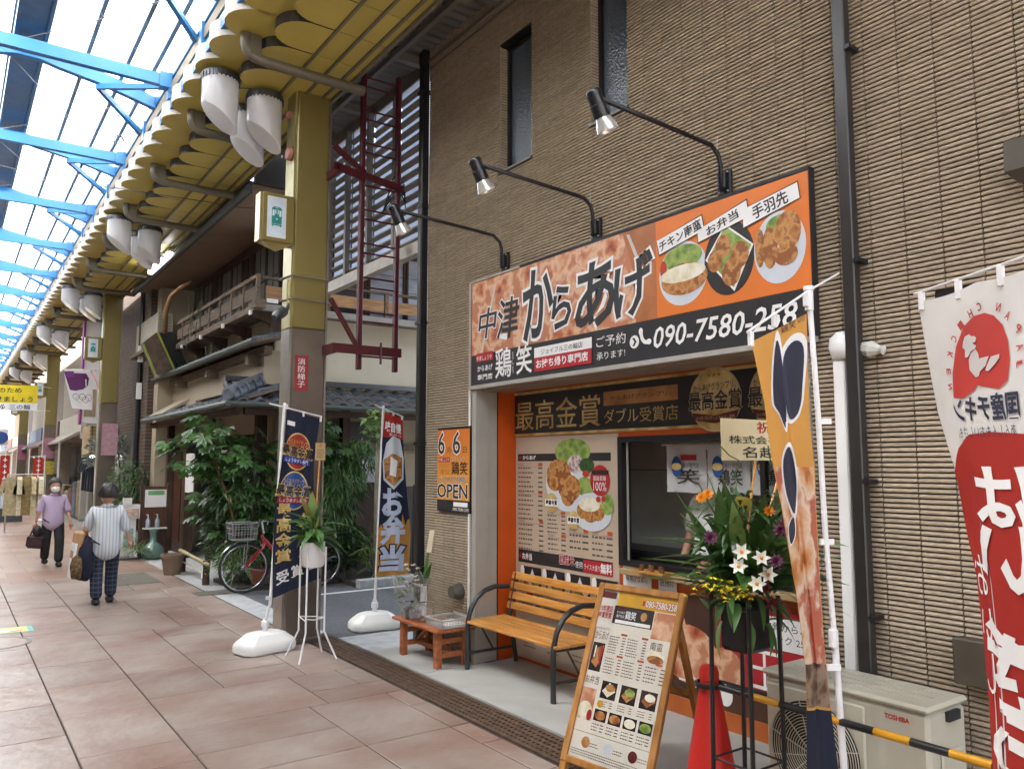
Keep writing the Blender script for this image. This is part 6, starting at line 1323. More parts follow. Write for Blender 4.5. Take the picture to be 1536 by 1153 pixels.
MB().box(3.15, 8, 10.34, 10.4, 5.44, 6.4).build('dark_gap_panel', M('gap_shade', (.03, .028, .026), .8), hs_)  # dark panel added across the gap above the eave, shade put into its colour
# ground floor, arcade side: posts, door, lattice
for y in (12.3, 14.9): MB().box(3.9, 4.06, y, y + .13, .0, 2.55).build('post', m_dwood, hs_)
for y in (15.5, 17.0): MB().box(3.62, 3.78, y, y + .14, .0, 2.5).build('post', m_dwood, hs_)
dr_ = MB().box(3.76, 3.82, 15.64, 17.0, .0, 2.14).build('door', m_dwood, hs_); MB().box(3.74, 3.761, 15.72, 16.28, .2, 2.0).box(3.74, 3.761, 16.36, 16.92, .2, 2.0).build('door_panel', wood('door_brown', hx('#3a2018'), hx('#55301f')), dr_)
MB().box(3.5, 3.74, 15.45, 17.2, 2.14, 2.2).build('door_hood', m_gwood, hs_); MB().prism([(3.3, 16.2, 2.62), (3.3, 16.2, 2.67), (3.8, 16.2, 2.98), (3.8, 16.2, 2.92)], (0, 1.3, 0)).build('awning', m_plas, hs_)
for k in range(14): MB().box(4.06, 4.1, 13.0 + k * .13, 13.0 + k * .13 + .04, .5, 2.2).build('lattice_slat', m_dwood, hs_)
# ground floor, street side
for x in (4.3, 5.2, 5.95, 6.8, 7.7): MB().box(x, x + .12, HY - .03, HY + .12, .05, 2.6).build('post', m_dwood, hs_)
MB().box(4.3, 8, HY - .02, HY + .11, 1.95, 2.06).build('lintel', m_gwood, hs_); MB().box(4.45, 5.15, HY + .04, HY + .1, 2.1, 2.4).box(5.35, 5.9, HY + .04, HY + .1, 2.1, 2.4).build('transom', M('dark_pane', (.03, .03, .03)), hs_)
MB().box(4.43, 5.2, HY + .03, HY + .11, .06, 1.95).box(5.33, 5.95, HY + .03, HY + .11, .06, 1.95).build('sliding_door', m_dwood, hs_)
nr = T('shop_curtain', 'white split curtain hung across the old house doorway behind the plants', 'curtain', (5, 11.8, 1.4))
MB().tube([(4.1, 11.84, 1.86), (6.2, 11.84, 1.86)], .012, 8).build('rod', m_gwood, nr)
for k in range(5):
    x0 = 4.15 + k * .4; MB().grid(lambda u, v: (x0 + .38 * u, 11.84 + .012 * math.sin(u * 9 + k), 1.42 + .42 * v), 10, 4).build('cloth_panel', cloth('noren_white', (.7, .71, .72)), nr, smooth=True)
mp2 = Pan(nr, fn=lambda u, v, h: V3((u, 11.815 - h, v))); lines(5.83, 1.58, 5.88, 1.78, 4, False, m_ink, .6); lines(5.92, 1.58, 5.97, 1.78, 4, False, m_ink, .6); mp2.flush()
ft = T('board_fence', 'dark vertical board fence by the shop corner behind the bento flag', 'fence', (5.6, 11.0, 0))
for k in range(9): MB().box(5.35 + k * .12, 5.35 + k * .12 + .105, 11.0, 11.03, .06, 1.35 + .02 * (k % 3)).build('board', wood('fence_dark', hx('#26241f'), hx('#3c3a34')), ft)
for z in (.4, 1.1): MB().box(5.33, 6.45, 11.031, 11.07, z, z + .06).build('rail', m_dwood, ft)
ld = T('slatted_gate', 'pale lattice panels leaning by the street kerb near the black downpipe', 'gate', (5.2, 10.75, 0))
for k in range(4): MB().bar((5.3 + k * .1, 10.75, .1), (5.34 + k * .1, 10.85, .75), .03, .02).build('slat', m_gwood, ld)
# fittings on the arcade side of the house
au = T('wall_air_conditioner', 'old cream air-conditioner unit on a wall bracket above the house eave', 'air conditioner', (3.5, 19.2, 4.2))
a_, b_2 = gx(201, 485, 3.3), gx(232, 530, 3.3)
MB().box(3.3, 3.62, b_2.y - .1, a_.y - .35, a_.z - .78, a_.z - .12).build('casing', M('old_cream', hx('#97907e'), .5, var=.06), au, bevel=.02); gq = MB()
for k in range(9): gq.box(3.34, 3.56, b_2.y - .112, b_2.y - .1, a_.z - .7 + k * .06, a_.z - .69 + k * .06)
gq.build('grille', M('old_grille', hx('#5a564c'), .6), au); MB().box(3.2, 3.75, b_2.y - .25, a_.y - .2, a_.z - .86, a_.z - .79).build('shelf', m_gwood, au)
MB().bar((3.45, b_2.y, a_.z - .86), (3.5, b_2.y + .1, 3.55), .05, .05).build('strut', m_gwood, au); MB().tube([(3.55, b_2.y - .05, a_.z - .8), (3.6, b_2.y - .3, a_.z - 1.1), (3.62, b_2.y - .5, a_.z - 1.2)], .03, 8).build('hose', m_black, au)
pn = T('leaning_panel', 'weathered brown board with yellow-green edges leaning on the house eave', 'panel', (3.6, 16.8, 3.7))
c_ = [gy(214, 515, 16.6), gy(236, 498, 16.6), gy(262, 556, 16.6), gy(234, 563, 16.6)]; MB().prism(c_, (.05, .5, .05)).build('board', M('peeling_board', hx('#5a4a3e'), .8, var=.3, scale=9), pn)
for a, b in ((0, 3), (1, 2)): MB().bar(c_[a] + V3((0, -.01, 0)), c_[b] + V3((0, -.01, 0)), .05, .03).build('edge_strip', M('yellow_green', hx('#8a9438'), .5), pn)
MB().prism([c_[1] + V3((.03, .05, 0)), c_[1] + V3((.3, .1, .05)), c_[2] + V3((.3, .1, .05)), c_[2] + V3((.03, .05, 0))], (.0, .4, 0)).build('back_board', M('black_board', (.02, .02, .02), .7), pn)
tag(MB().tube([gy(247, 500, 15.5), gy(248, 470, 15.5), gy(256, 445, 15.4), gy(270, 432, 15.3), gy(287, 423, 15.2)], [.05, .045, .04, .04, .03], 8).build('bent_branch', m_brownst, smooth=True), 'bent bare timber branch rising in front of the house balcony', 'branch')
lf = T('tube_light', 'lit fluorescent tube light under the canopy edge above the old house', 'light', (3.0, 12, 5.2))
a_, b_2 = gx(226, 404, 3.0), gx(256, 380, 3.0)
m_em, N_, L_, b_ = newmat('lit_tube'); b_.inputs['Emission Color'].default_value = (1, 1, 1, 1); b_.inputs['Emission Strength'].default_value = 4; b_.inputs['Base Color'].default_value = (.9, .9, .9, 1)
MB().box(2.96, 3.06, b_2.y, a_.y, b_2.z + .03, b_2.z + .08).build('housing', m_wht, lf); MB().box(2.95, 3.07, b_2.y + .05, a_.y - .05, b_2.z - .05, b_2.z + .028).build('tube_cover', m_em, lf)
tg = T('tangled_frame', 'thin green tangled trellis frame hanging on the balcony', 'trellis', (3.55, 14.5, 4.0)); g_ = MB(); rr_ = random.Random(2)
for k in range(14): a = V3((3.52, rr_.uniform(13.6, 15.4), rr_.uniform(3.7, 4.6))); g_.tube([a, a + V3((0, rr_.uniform(-.5, .5), rr_.uniform(-.5, .5)))], .008, 5)
g_.build('wire_trellis', M('trellis_green', hx('#4a5238'), .7), tg)
tag(MB().tube([gx(310, 306, 3.0), gx(345, 310, 3.1), gx(480, 320, 3.6)], .006, 5).build('overhead_cable', m_black), 'thin dark cable crossing in front of the house soffit', 'cable')
# ================================================================== LOUVRE SCREEN, STREET ROOF, FIRE LADDER
lv_ = T('louvre_screen', 'grey metal louvre screen high above the side street', 'louvre', (3.84, 8.2, 3.95))
m_louv = M('louvre_grey', hx('#7d786f'), .45, metal=.35, var=.08)
m_lpane = cloth('louvre_pane', hx('#d4dbe8'), .85, .03, .4)
LX, LY0, LY1, LZ0, LZ1 = 3.86, 6.98, 9.5, 3.95, 5.82
MB().box(LX - .04, LX + .06, LY0, LY1, LZ0 - .08, LZ0 + .05).build('bottom_rail', M('rail_pale', hx('#aaa59a'), .45, metal=.3), lv_)
for y in (LY0, 7.62, 8.28, 8.9, LY1 - .06): MB().box(LX - .035, LX + .03, y, y + .05, LZ0 + .05, LZ1).build('post', m_louv, lv_)
for y0, y1 in ((LY0 + .05, 7.62), (7.67, 8.28), (8.33, 8.9), (8.95, LY1 - .06)):
    bmesh_ = MB().prism([(LX + .054, 0, .0), (LX + .01, 0, .03), (LX + .012, 0, .05), (LX + .054, 0, .045)], (0, y1 - y0, 0)).mesh('blade', m_louv)
    MB().box(LX + .056, LX + .06, y0, y1, LZ0 + .05, LZ1).build('pane', m_lpane, lv_)
    for k in range(14): ob('blade', bmesh_, lv_, (0, y0, LZ0 + .07 + k * .125))
sr = T('street_roof', 'dim corrugated metal ceiling joining the canopy to the shop wall', 'roof', (3.4, 6, 5.95)); m_cor = M('corrugated_grey', hx('#6b6a68'), .5, metal=.3, var=.08)
MB().grid(lambda u, v: (3.08 + .95 * u, -1 + 11.2 * v, 5.96 + .012 * math.sin(v * 2 * math.pi * 90)), 2, 540).build('corrugated_sheet', m_cor, sr, weld=False)
for y in (1.6, 3.6, 5.6, 7.0, 8.4, 9.8): MB().box(3.07, 3.95, y, y + .07, 5.85, 5.94).build('joist', m_louv, sr)
for x in (3.45,): MB().box(x, x + .05, -1, 10.2, 5.8, 5.86).build('purlin', m_louv, sr)
MB().box(3.9, 4.02, 6.95, 10.2, 5.82, 5.96).build('edge_purlin', m_louv, sr)
fl_ = T('fire_ladder', 'dark red steel fire ladder hung from the nearest column', 'ladder', (3.7, 7.75, 2.7)); m_lad = M('ladder_red', hx('#4c131c'), .4, var=.1)
LYy = 7.36
for x in (3.335, 3.74): MB().box(x - .024, x + .024, LYy - .03, LYy + .03, 2.66, 5.84).build('rail', m_lad, fl_, bevel=.006)
for k in range(9):
    for dz in (0, .1): z = 2.8 + k * .355 + dz; MB().tube([(3.36, LYy, z), (3.716, LYy, z)], .01, 8).build('rung', m_lad, fl_)
MB().box(3.03, 3.06, LYy - .07, 7.575, 2.8, 2.9).build('bracket', m_lad, fl_); MB().box(3.03, 3.06, LYy - .07, 7.575, 4.62, 4.7).build('bracket', m_lad, fl_); MB().box(3.061, 3.78, LYy - .07, LYy - .035, 2.81, 2.9).build('lower_arm', m_lad, fl_); MB().bar((3.0, LYy - .05, 3.34), (3.28, LYy - .05, 2.9), .035, .04).build('brace', m_lad, fl_)
MB().bar((3.0, LYy - .05, 4.9), (3.34, LYy - .05, 4.68), .04, .05).build('upper_arm', m_lad, fl_); MB().bar((3.0, LYy - .05, 4.7), (3.34, LYy - .05, 4.64), .04, .07).build('upper_arm', m_lad, fl_); MB().bar((3.34, LYy - .05, 4.66), (3.77, LYy - .05, 4.6), .05, .06).build('upper_arm', m_lad, fl_)
MB().tube([(3.54, LYy - .08, 2.72), (3.54, LYy - .08, 2.94)], .012, 6).build('latch', m_lad, fl_)
ww = MB()
for k in range(5): ww.tube([V3((3.74, LYy, 4.62)) + V3((.08 * math.cos(t) * (1 + .2 * k), .02 * k, .13 * math.sin(t * (1 + .13 * k)) - .04 * k)) for t in [i * .5 for i in range(14)]], .005, 5)
ww.build('cable_coil', m_black, fl_)
# ================================================================== PLANTS BY THE HOUSE
pr_ = random.Random(11)
fme = [mesh_of(palm_leaf(1.0, 8 + (k % 2), .16 + .02 * k), 'leaf', [m_leafd, m_leafm, m_leafm][k], smooth=False) for k in range(3)]
def ball_pts(c, r, n, rn):
    for _ in range(n):
        while True:
            d = V3((rn.uniform(-1, 1), rn.uniform(-1, 1), rn.uniform(-1, 1)))
            if .25 < d.length < 1: break
        yield V3((c[0] + d.x * r[0], c[1] + d.y * r[1], c[2] + d.z * r[2])), d
def fatsia(name, label, base, clusters, size, twigs):
    t = T(name, label, 'shrub', base)
    for c, r, n in clusters:
        for q, d in ball_pts(c, r, n, pr_):
            if q.z < .1: q.z = pr_.uniform(.1, .35)
            s = size * pr_.uniform(.6, 1.15); az = math.atan2(d.y, d.x) + pr_.uniform(-.9, .9)
            ob('leaf', fme[0 if pr_.random() < .4 else (1 if pr_.random() < .6 else 2)], t, q, (pr_.uniform(-.4, .4), pr_.uniform(.1, .9), az)).scale = (s, s, s)
    for pts_, r0 in twigs: MB().tube(pts_, [r0 * (1 - .6 * i / (len(pts_) - 1)) for i in range(len(pts_))], 8).build('branch', m_brownst, t, smooth=True)
    return t
fatsia('fatsia_shrub', 'tall glossy fatsia shrub spreading palmate leaves left of the navy flag', (3.6, 11.6, .06),
       [((3.02, 11.9, 1.95), (.55, .5, .5), 85), ((3.5, 11.7, 1.75), (.5, .4, .55), 60), ((3.3, 12.2, 1.2), (.4, .4, .6), 60), ((3.7, 11.6, .9), (.45, .4, .6), 50), ((3.75, 11.7, .5), (.4, .3, .35), 40)], .185,
       [([(3.5, 11.7, .06), (3.45, 11.6, .7), (3.3, 11.55, 1.2), (3.1, 11.7, 1.8)], .035), ([(3.6, 11.7, .06), (3.75, 11.5, .8), (3.55, 11.5, 1.3), (3.5, 11.6, 1.9)], .03), ([(3.8, 11.8, .06), (4.1, 11.5, .6), (4.05, 11.4, 1.1), (3.8, 11.5, 1.5)], .03)])
fatsia('fatsia_shrub', 'second fatsia shrub arching behind the plant stand and flag', (4.5, 11.5, .06),
       [((4.35, 11.35, 2.05), (.5, .4, .38), 80), ((4.75, 11.3, 1.7), (.4, .35, .45), 50), ((4.2, 11.6, 1.3), (.4, .3, .5), 40)], .17,
       [([(4.4, 11.6, .06), (4.35, 11.5, .9), (4.5, 11.4, 1.5), (4.3, 11.35, 2.0)], .03), ([(4.5, 11.6, .06), (4.7, 11.4, 1.0), (4.75, 11.3, 1.7)], .025)])
def mass(name, label, cat, base, clusters, L, w, mat, trunk=None, droop=.6, down=.2, extra=None):
    t = T(name, label, cat, base); mb = MB()
    for c, r, n in clusters:
        for q, d in ball_pts(c, r, n, pr_):
            if q.z < .08: q.z = .08 + pr_.random() * .1
            mb.add(*xf(blade(L * pr_.uniform(.6, 1.2), w * pr_.uniform(.7, 1.2), 3, droop), q, (pr_.uniform(-.6, .6), down + pr_.uniform(-.7, .7), math.atan2(d.y, d.x) + pr_.uniform(-1, 1))))
    mb.build('foliage', mat, t, weld=False)['kind'] = 'stuff'
    for pts_, r0 in (trunk or []): MB().tube(pts_, [r0 * (1 - .5 * i / (len(pts_) - 1)) for i in range(len(pts_))], 8).build('stem', m_brownst, t, smooth=True)
    return t
mass('bamboo_shrub', 'feathery narrow-leaved bamboo shrub right of the plant stand', 'shrub', (4.9, 11.4, .06), [((4.85, 11.25, 1.5), (.4, .3, .45), 800), ((4.7, 11.3, .95), (.45, .3, .5), 900), ((5.1, 11.2, 1.85), (.3, .25, .3), 350), ((4.6, 11.4, 1.75), (.35, .25, .3), 350)], .17, .022, m_leafm, [([(4.8, 11.4, .06), (4.85, 11.3, 1.0), (4.9, 11.25, 1.8)], .015), ([(4.7, 11.45, .06), (4.6, 11.35, 1.0), (4.65, 11.3, 1.8)], .012), ([(4.95, 11.4, .06), (5.0, 11.3, 1.2), (5.1, 11.2, 1.9)], .012)], .7, .6)
mass('low_shrub', 'low dense broad-leaf shrub at the kerb behind the rear bicycle wheel', 'shrub', (4.8, 11, .06), [((4.85, 11.2, .5), (.45, .3, .38), 1500), ((4.35, 11.4, .4), (.4, .3, .32), 700)], .09, .04, m_leafd, None, .3, 0)
mass('leafy_shrub', 'mixed green shrub filling the bed under the fatsia leaves', 'shrub', (3.7, 11.3, .06), [((3.6, 11.6, .45), (.4, .3, .4), 800), ((3.95, 11.5, .9), (.45, .3, .6), 900), ((3.5, 12.4, .7), (.3, .6, .5), 700), ((3.5, 11.6, 1.3), (.5, .4, .5), 500)], .14, .035, m_leafd, None, .5, .2)
mass('grass_tuft', 'pale arching grass tuft in the bed behind the bicycle basket', 'plant', (3.4, 11.4, .05), [((3.4, 11.4, .33), (.2, .15, .15), 160)], .32, .016, m_leafp, None, .7, -.7)
mass('grass_tuft', 'pale grass tuft at the foot of the black downpipe across the street', 'plant', (5.3, 10.75, .06), [((5.25, 10.8, .4), (.22, .12, .28), 160)], .3, .018, m_leafp, None, .6, -.6)
tr_ = mass('street_tree', 'slim pale-trunked tree at the shop corner with leaves on top', 'tree', (5.15, 10.7, .06), [((5.15, 10.6, 2.35), (.2, .18, .18), 70), ((5.05, 10.55, 2.2), (.15, .15, .15), 40)], .15, .055, m_leafp, None, .3, 0)
MB().tube([(5.2, 10.7, .06), (5.19, 10.7, 1.2), (5.2, 10.68, 2.2)], [.06, .055, .05], 12).build('trunk', M('pale_bark', hx('#8f8a7c'), .8, var=.2, bump=.3), tr_, smooth=True)
mass('conifer_shrub', 'dark feathery conifer shrub left of the house door', 'shrub', (3.4, 18.2, 0), [((3.25, 18.3, 1.3), (.5, .6, .5), 1600), ((3.1, 18.0, .75), (.5, .6, .4), 900)], .12, .025, m_leafd, [([(3.3, 18.3, .1), (3.3, 18.2, 1.5)], .04)], .3, .1)
mass('camellia_bush', 'grey-green leafy bush above the conifer near the second column', 'shrub', (3.3, 20, 0), [((3.1, 20.2, 2.05), (.5, .7, .35), 500), ((2.95, 20.6, 1.8), (.35, .4, .2), 200)], .13, .06, leafmat('leaf_grey', (.1, .13, .1), (.2, .24, .2), .4), [([(3.3, 20.1, .1), (3.25, 20.1, 1.8)], .04)], .2, 0)
S(MB().box(2.98, 3.34, 17.62, 22, 0, .35).build('planter_wall', m_kerb))
for (x, y, s, lab) in ((3.62, 11.2, 1, 'terracotta flower pot in the bed behind the front bicycle wheel'), (2.98, 13.35, 1.5, 'large round clay pot at the far end of the bamboo rail')):
    t = T('flower_pot', lab, 'pot', (x, y, .06)); z0 = .06 if s == 1 else 0
    MB().lathe([(.08 * s, 0), (.11 * s, .18 * s), (.12 * s, .18 * s), (.12 * s, .21 * s), (.1 * s, .21 * s), (.095 * s, .17 * s), (0, .17 * s)], (x, y, z0), 20).build('pot', M('terracotta', hx('#8a4a34'), .75, var=.1) if s == 1 else M('brown_clay', hx('#7a6654'), .7, var=.1), t, smooth=40)
    MB().lathe([(.1 * s, .16 * s), (0, .175 * s)], (x, y, z0), 14).build('soil', M('soil', (.06, .05, .04)), t)
rk = T('rock_border', 'low dark rock border at the bed edge behind the bicycle', 'rocks', (4, 10.8, 0))
for k in range(7): crumple((3.75 + k * .17, 11.13 + .03 * (k % 2), .1), (.13, .1, .1), 40 + k, 8, 6).build('rock', M('rock_dark', (.06, .06, .055), .85, var=.3, bump=.5, bscale=20), rk, smooth=True)
bb_ = T('bamboo_rail', 'low bamboo rail on dark posts along the edge of the house bed', 'rail', (3.2, 12.8, 0))
A1, A2 = V3((3.17, 13.7, .33)), V3((3.1, 11.75, .3)); MB().tube([A1, A1.lerp(A2, .3), A1.lerp(A2, .6), A2], .03, 10).build('bamboo_pole', M('bamboo', hx('#a8996c'), .45, var=.12, scale=10), bb_, smooth=True)
MB().tube([A1 - V3((0, .2, .16)), A2 - V3((0, -.1, .14))], .008, 6).build('lower_pole', M('bamboo', hx('#a8996c')), bb_)
for k in (.06, .9): q = A1.lerp(A2, k); MB().tube([(q.x + .02, q.y, 0), (q.x + .02, q.y, .34)], .05, 10).build('post', m_dwood, bb_); MB().box(q.x - .04, q.x - .034, q.y - .025, q.y + .025, .1, .27).build('paper_tag', m_wht, bb_)
vs_ = T('celadon_vase', 'large pale-green celadon vase in front of the wooden notice board', 'vase', (3.16, 15.7, 0))
MB().lathe([(.12, 0), (.17, .05), (.2, .13), (.19, .2), (.13, .26), (.07, .3), (.055, .4), (.07, .49), (.08, .52), (.065, .52), (.05, .42), (0, .4)], (3.16, 15.7, 0), 28).build('body', M('celadon', hx('#5c766e'), .22, var=.1, scale=5, coat=.4), vs_, smooth=True)
nbd = T('notice_board', 'brown wooden notice board with pinned paper beside the house door', 'board', (3.2, 15.95, 0)); MB().box(2.98, 3.42, 15.92, 15.97, .0, 1.3).build('panel', wood('board_brown', hx('#4a2e22'), hx('#62402e')), nbd)
for x in (2.95, 3.42): MB().box(x, x + .05, 15.9, 15.99, 0, 1.36).build('post', m_dwood, nbd)
MB().box(3.03, 3.4, 15.912, 15.918, .92, 1.24).build('paper', m_wht, nbd); MB().box(3.08, 3.36, 15.909, 15.912, 1.14, 1.22).build('paper_heading', M('print_green', hx('#6fae74'), .5), nbd); MB().box(3.0, 3.4, 15.74, 15.92, .53, .55).build('shelf', m_wht, nbd)
for x, lab in ((3.08, 'clear pump bottle on the notice board shelf, left one'), (3.24, 'clear pump bottle on the notice board shelf, right one')):
    t = T('pump_bottle', lab, 'bottle', (x, 15.82, .55)); MB().lathe([(.04, 0), (.042, .02), (.042, .13), (.02, .17), (.015, .19), (0, .19)], (x, 15.82, .551), 14).build('bottle', M('bottle_clear', hx('#b8c4d0'), .1, trans=.3), t, smooth=40); MB().tube([(x, 15.82, .74), (x, 15.82, .79), (x - .03, 15.8, .79)], .008, 6).build('pump', m_wht, t)
ss = T('menu_stand', 'white menu stand with coloured leaflets left of the notice board', 'stand', (2.75, 15.9, 0)); MB().box(2.6, 2.95, 15.88, 15.93, .72, .98).build('tray', m_wht, ss); MB().box(2.66, 2.9, 15.93, 15.96, .06, .72).build('panel', m_wht, ss); MB().box(2.62, 2.93, 15.86, 15.878, .75, .9).build('leaflet', M('leaflet', hx('#c9b0a0'), .5, var=.3, scale=20), ss); MB().box(2.6, 2.96, 15.8, 16.05, 0, .03).build('base', m_dkg, ss); MB().box(2.7, 2.86, 15.926, 15.929, .2, .55).build('leaflet', M('leaflet2', hx('#8fb0a8'), .5, var=.4, scale=14), ss); MB().box(2.66, 2.8, 15.84, 15.9, .98, 1.1).build('box', m_wht, ss)
for (y, z0, z1, x0, lab) in ((15.3, 1.2, 1.9, 3.6, 'white paper sheet beside the house door post'), (14.2, 1.35, 1.95, 3.88, 'white cloth sheet hung behind the fatsia leaves')):
    tag(MB().box(x0, x0 + .006, y - .5, y + .1, z0, z1).build('paper_sheet', m_wht), lab, 'paper')
mass('spider_plant', 'striped grassy plant at the foot of the notice board', 'plant', (2.85, 15.6, 0), [((2.85, 15.65, .18), (.15, .12, .1), 90)], .26, .018, m_leafp, None, .8, -.7)
# ================================================================== BICYCLE
by = T('bicycle', 'red city bicycle with wire basket parked along the planting bed', 'bicycle', (3.85, 10.85, 0)); BY = 10.86
m_tyre = M('tyre_rubber', (.02, .02, .021), .8); m_chr = M('chrome', (.6, .6, .6), .2, metal=.95, var=.03); m_redf = M('bike_red', hx('#9c1420'), .3, coat=.5, var=.03)
def wheel(cx_):
    c = V3((cx_, BY, .335)); w = MB().tube([c + V3((.32 * math.cos(t), 0, .32 * math.sin(t))) for t in [2 * math.pi * i / 40 for i in range(41)]], .017, 8, caps=False).build('wheel', m_tyre, by, smooth=True)
    MB().tube([c + V3((.297 * math.cos(t), 0, .297 * math.sin(t))) for t in [2 * math.pi * i / 40 for i in range(41)]], .009, 6, caps=False).build('rim', m_chr, w, smooth=True); MB().tube([c - V3((0, .04, 0)), c + V3((0, .04, 0))], .02, 10).build('hub', m_chr, w); s_ = MB()
    for i in range(28): t = 2 * math.pi * i / 28; s_.tube([c + V3((.018 * math.cos(t + .9 * (-1) ** i), .025 * (-1) ** i, .018 * math.sin(t + .9 * (-1) ** i))), c + V3((.294 * math.cos(t), 0, .294 * math.sin(t)))], .0014, 4)
    s_.build('spoke', m_chr, w, weld=False); return c
f, r = wheel(3.33), wheel(4.38)
def T_(*a, rr=.016, nm='frame_tube', mt=None): return MB().tube([V3(p) for p in a], rr, 10).build(nm, mt or m_redf, by, smooth=50)
hd, bbk, seat = V3((3.58, BY, .78)), V3((3.93, BY, .29)), V3((4.12, BY, .72))
T_(hd + V3((-.03, 0, -.02)), hd + V3((.02, 0, -.14)), rr=.022, nm='head_tube'); T_(hd + V3((.01, 0, -.08)), bbk, rr=.026); T_(hd + V3((.015, 0, -.12)), bbk + V3((.02, 0, .04)), rr=.018); T_(bbk, seat); T_(seat - V3((.05, 0, .18)), r + V3((0, .03, 0)), rr=.009); T_(bbk, r + V3((0, .03, 0)), rr=.011)
for d in (-.045, .045): MB().tube([hd + V3((.02, d * .5, -.12)), hd + V3((-.02, d, -.2)), f + V3((0, d, 0))], .012, 8).build('fork_blade', m_redf, by, smooth=True)
T_(hd, hd + V3((-.035, 0, .16)), rr=.012, nm='stem', mt=m_chr); T_(hd + V3((-.03, -.24, .14)), hd + V3((.0, -.2, .17)), hd + V3((-.06, -.06, .17)), hd + V3((-.06, .06, .17)), hd + V3((.0, .2, .17)), hd + V3((.08, .24, .14)), rr=.01, nm='handlebar', mt=m_chr)
for d in (-1, 1): T_(hd + V3((.0, .21 * d, .168)), hd + V3((.12, .25 * d, .145)), rr=.015, nm='grip', mt=m_black)
T_(seat, seat + V3((.03, 0, .14)), rr=.012, nm='seat_post', mt=m_chr); MB().ball(seat + V3((.04, 0, .17)), (.13, .085, .035), 16, 8).build('saddle', m_black, by, smooth=True)
for c, a0, a1 in ((f, -.35, 2.6), (r, -.5, 2.7)): MB().grid(lambda u, v: c + V3((.355 * math.cos(a0 + (a1 - a0) * u), .028 * (v * 2 - 1), .355 * math.sin(a0 + (a1 - a0) * u) + .006 * (1 - (v * 2 - 1) ** 2))), 24, 4).build('mudguard', m_chr, by, smooth=True)
T_(r, r + V3((.12, .03, .33)), rr=.005, nm='guard_stay', mt=m_chr); T_(r, r + V3((.34, .03, .1)), rr=.005, nm='guard_stay', mt=m_chr); T_(f, f + V3((.34, .03, -.08)), rr=.005, nm='guard_stay', mt=m_chr)
bs = MB(); bx0, bx1, bw = 3.12, 3.45, .17
for z, e in ((.93, 0), (.86, .01), (.79, .02), (.71, .04)): bs.tube([(bx0 + e, BY - bw + e, z), (bx1 - e * .3, BY - bw + e, z), (bx1 - e * .3, BY + bw - e, z), (bx0 + e, BY + bw - e, z), (bx0 + e, BY - bw + e, z)], .005 if z > .9 else .003, 5)
for i in range(9):
    t_ = i / 8; x = bx0 + (bx1 - bx0) * t_
    for s in (-1, 1): bs.tube([(x, BY + s * bw, .93), (x * .97 + 3.28 * .03, BY + s * (bw - .04), .71)], .0022, 4)
    y_ = BY - bw + 2 * bw * t_; bs.tube([(bx0, y_, .93), (bx0 + .04, BY + (y_ - BY) * .8, .71)], .0022, 4).tube([(bx1, y_, .93), (bx1 - .01, BY + (y_ - BY) * .8, .71)], .0022, 4).tube([(bx0 + .04, BY + (y_ - BY) * .8, .71), (bx1 - .01, BY + (y_ - BY) * .8, .71)], .0022, 4)
bs.build('wire_basket', M('basket_wire', (.5, .5, .5), .35, metal=.8), by, weld=False); T_((3.35, BY - .06, .7), f + V3((0, -.045, 0)), rr=.005, nm='basket_stay', mt=m_chr); T_((3.35, BY + .06, .7), f + V3((0, .045, 0)), rr=.005, nm='basket_stay', mt=m_chr)
MB().lathe([(.03, 0), (.045, .02), (0, .025)], (3.72, BY - .02, .38), 14, rot=(math.pi / 2, 0, 0)).build('wheel_reflector', M('reflector_yellow', hx('#c8c020'), .3), by); MB().lathe([(.085, -.004), (.085, .004), (0, .004)], bbk + V3((0, -.04, 0)), 20, rot=(math.pi / 2, 0, 0)).build('chainring', m_chr, by); T_(bbk + V3((0, -.06, 0)), bbk + V3((.1, -.07, -.13)), rr=.009, nm='crank', mt=m_chr); MB().obox(bbk + V3((.1, -.11, -.13)), (.09, .07, .02)).build('pedal', m_black, by); T_(r + V3((0, .06, 0)), r + V3((.05, .12, -.33)), rr=.008, nm='kickstand', mt=m_chr)
# ================================================================== SHOPS FURTHER ALONG THE ARCADE
def brickm(name, c1, c2, mo, w, h, ms):
    m, N, L, b = newmat(name); br = N.new('ShaderNodeTexBrick'); tc = N.new('ShaderNodeTexCoord'); mp = N.new('ShaderNodeMapping'); mp.inputs['Rotation'].default_value = (math.pi / 2, 0, math.pi / 2); L.new(tc.outputs['Object'], mp.inputs[0]); 
    sx = N.new('ShaderNodeSeparateXYZ'); cb_ = N.new('ShaderNodeCombineXYZ'); L.new(tc.outputs['Object'], sx.inputs[0]); L.new(sx.outputs[1], cb_.inputs[0]); L.new(sx.outputs[2], cb_.inputs[1]); L.new(cb_.outputs[0], br.inputs[0])
    br.inputs['Color1'].default_value = (*hx(c1), 1); br.inputs['Color2'].default_value = (*hx(c2), 1); br.inputs['Mortar'].default_value = (*hx(mo), 1); br.inputs['Scale'].default_value = 1; br.inputs['Brick Width'].default_value = w; br.inputs['Row Height'].default_value = h; br.inputs['Mortar Size'].default_value = ms
    L.new(br.outputs[0], b.inputs['Base Color']); b.inputs['Roughness'].default_value = .8; bp = N.new('ShaderNodeBump'); bp.inputs['Strength'].default_value = .5; bp.inputs['Distance'].default_value = .01; L.new(br.outputs['Fac'], bp.inputs['Height']); bp.invert = True; L.new(bp.outputs[0], b.inputs['Normal']); return m
m_brick = brickm('brown_brick', '#54453a', '#63544a', '#2e2620', .22, .075, .008)
FX = 3.38
b1 = T('brick_building', 'dark brown brick building beyond the old wooden house', 'building', (5, 20, 0))
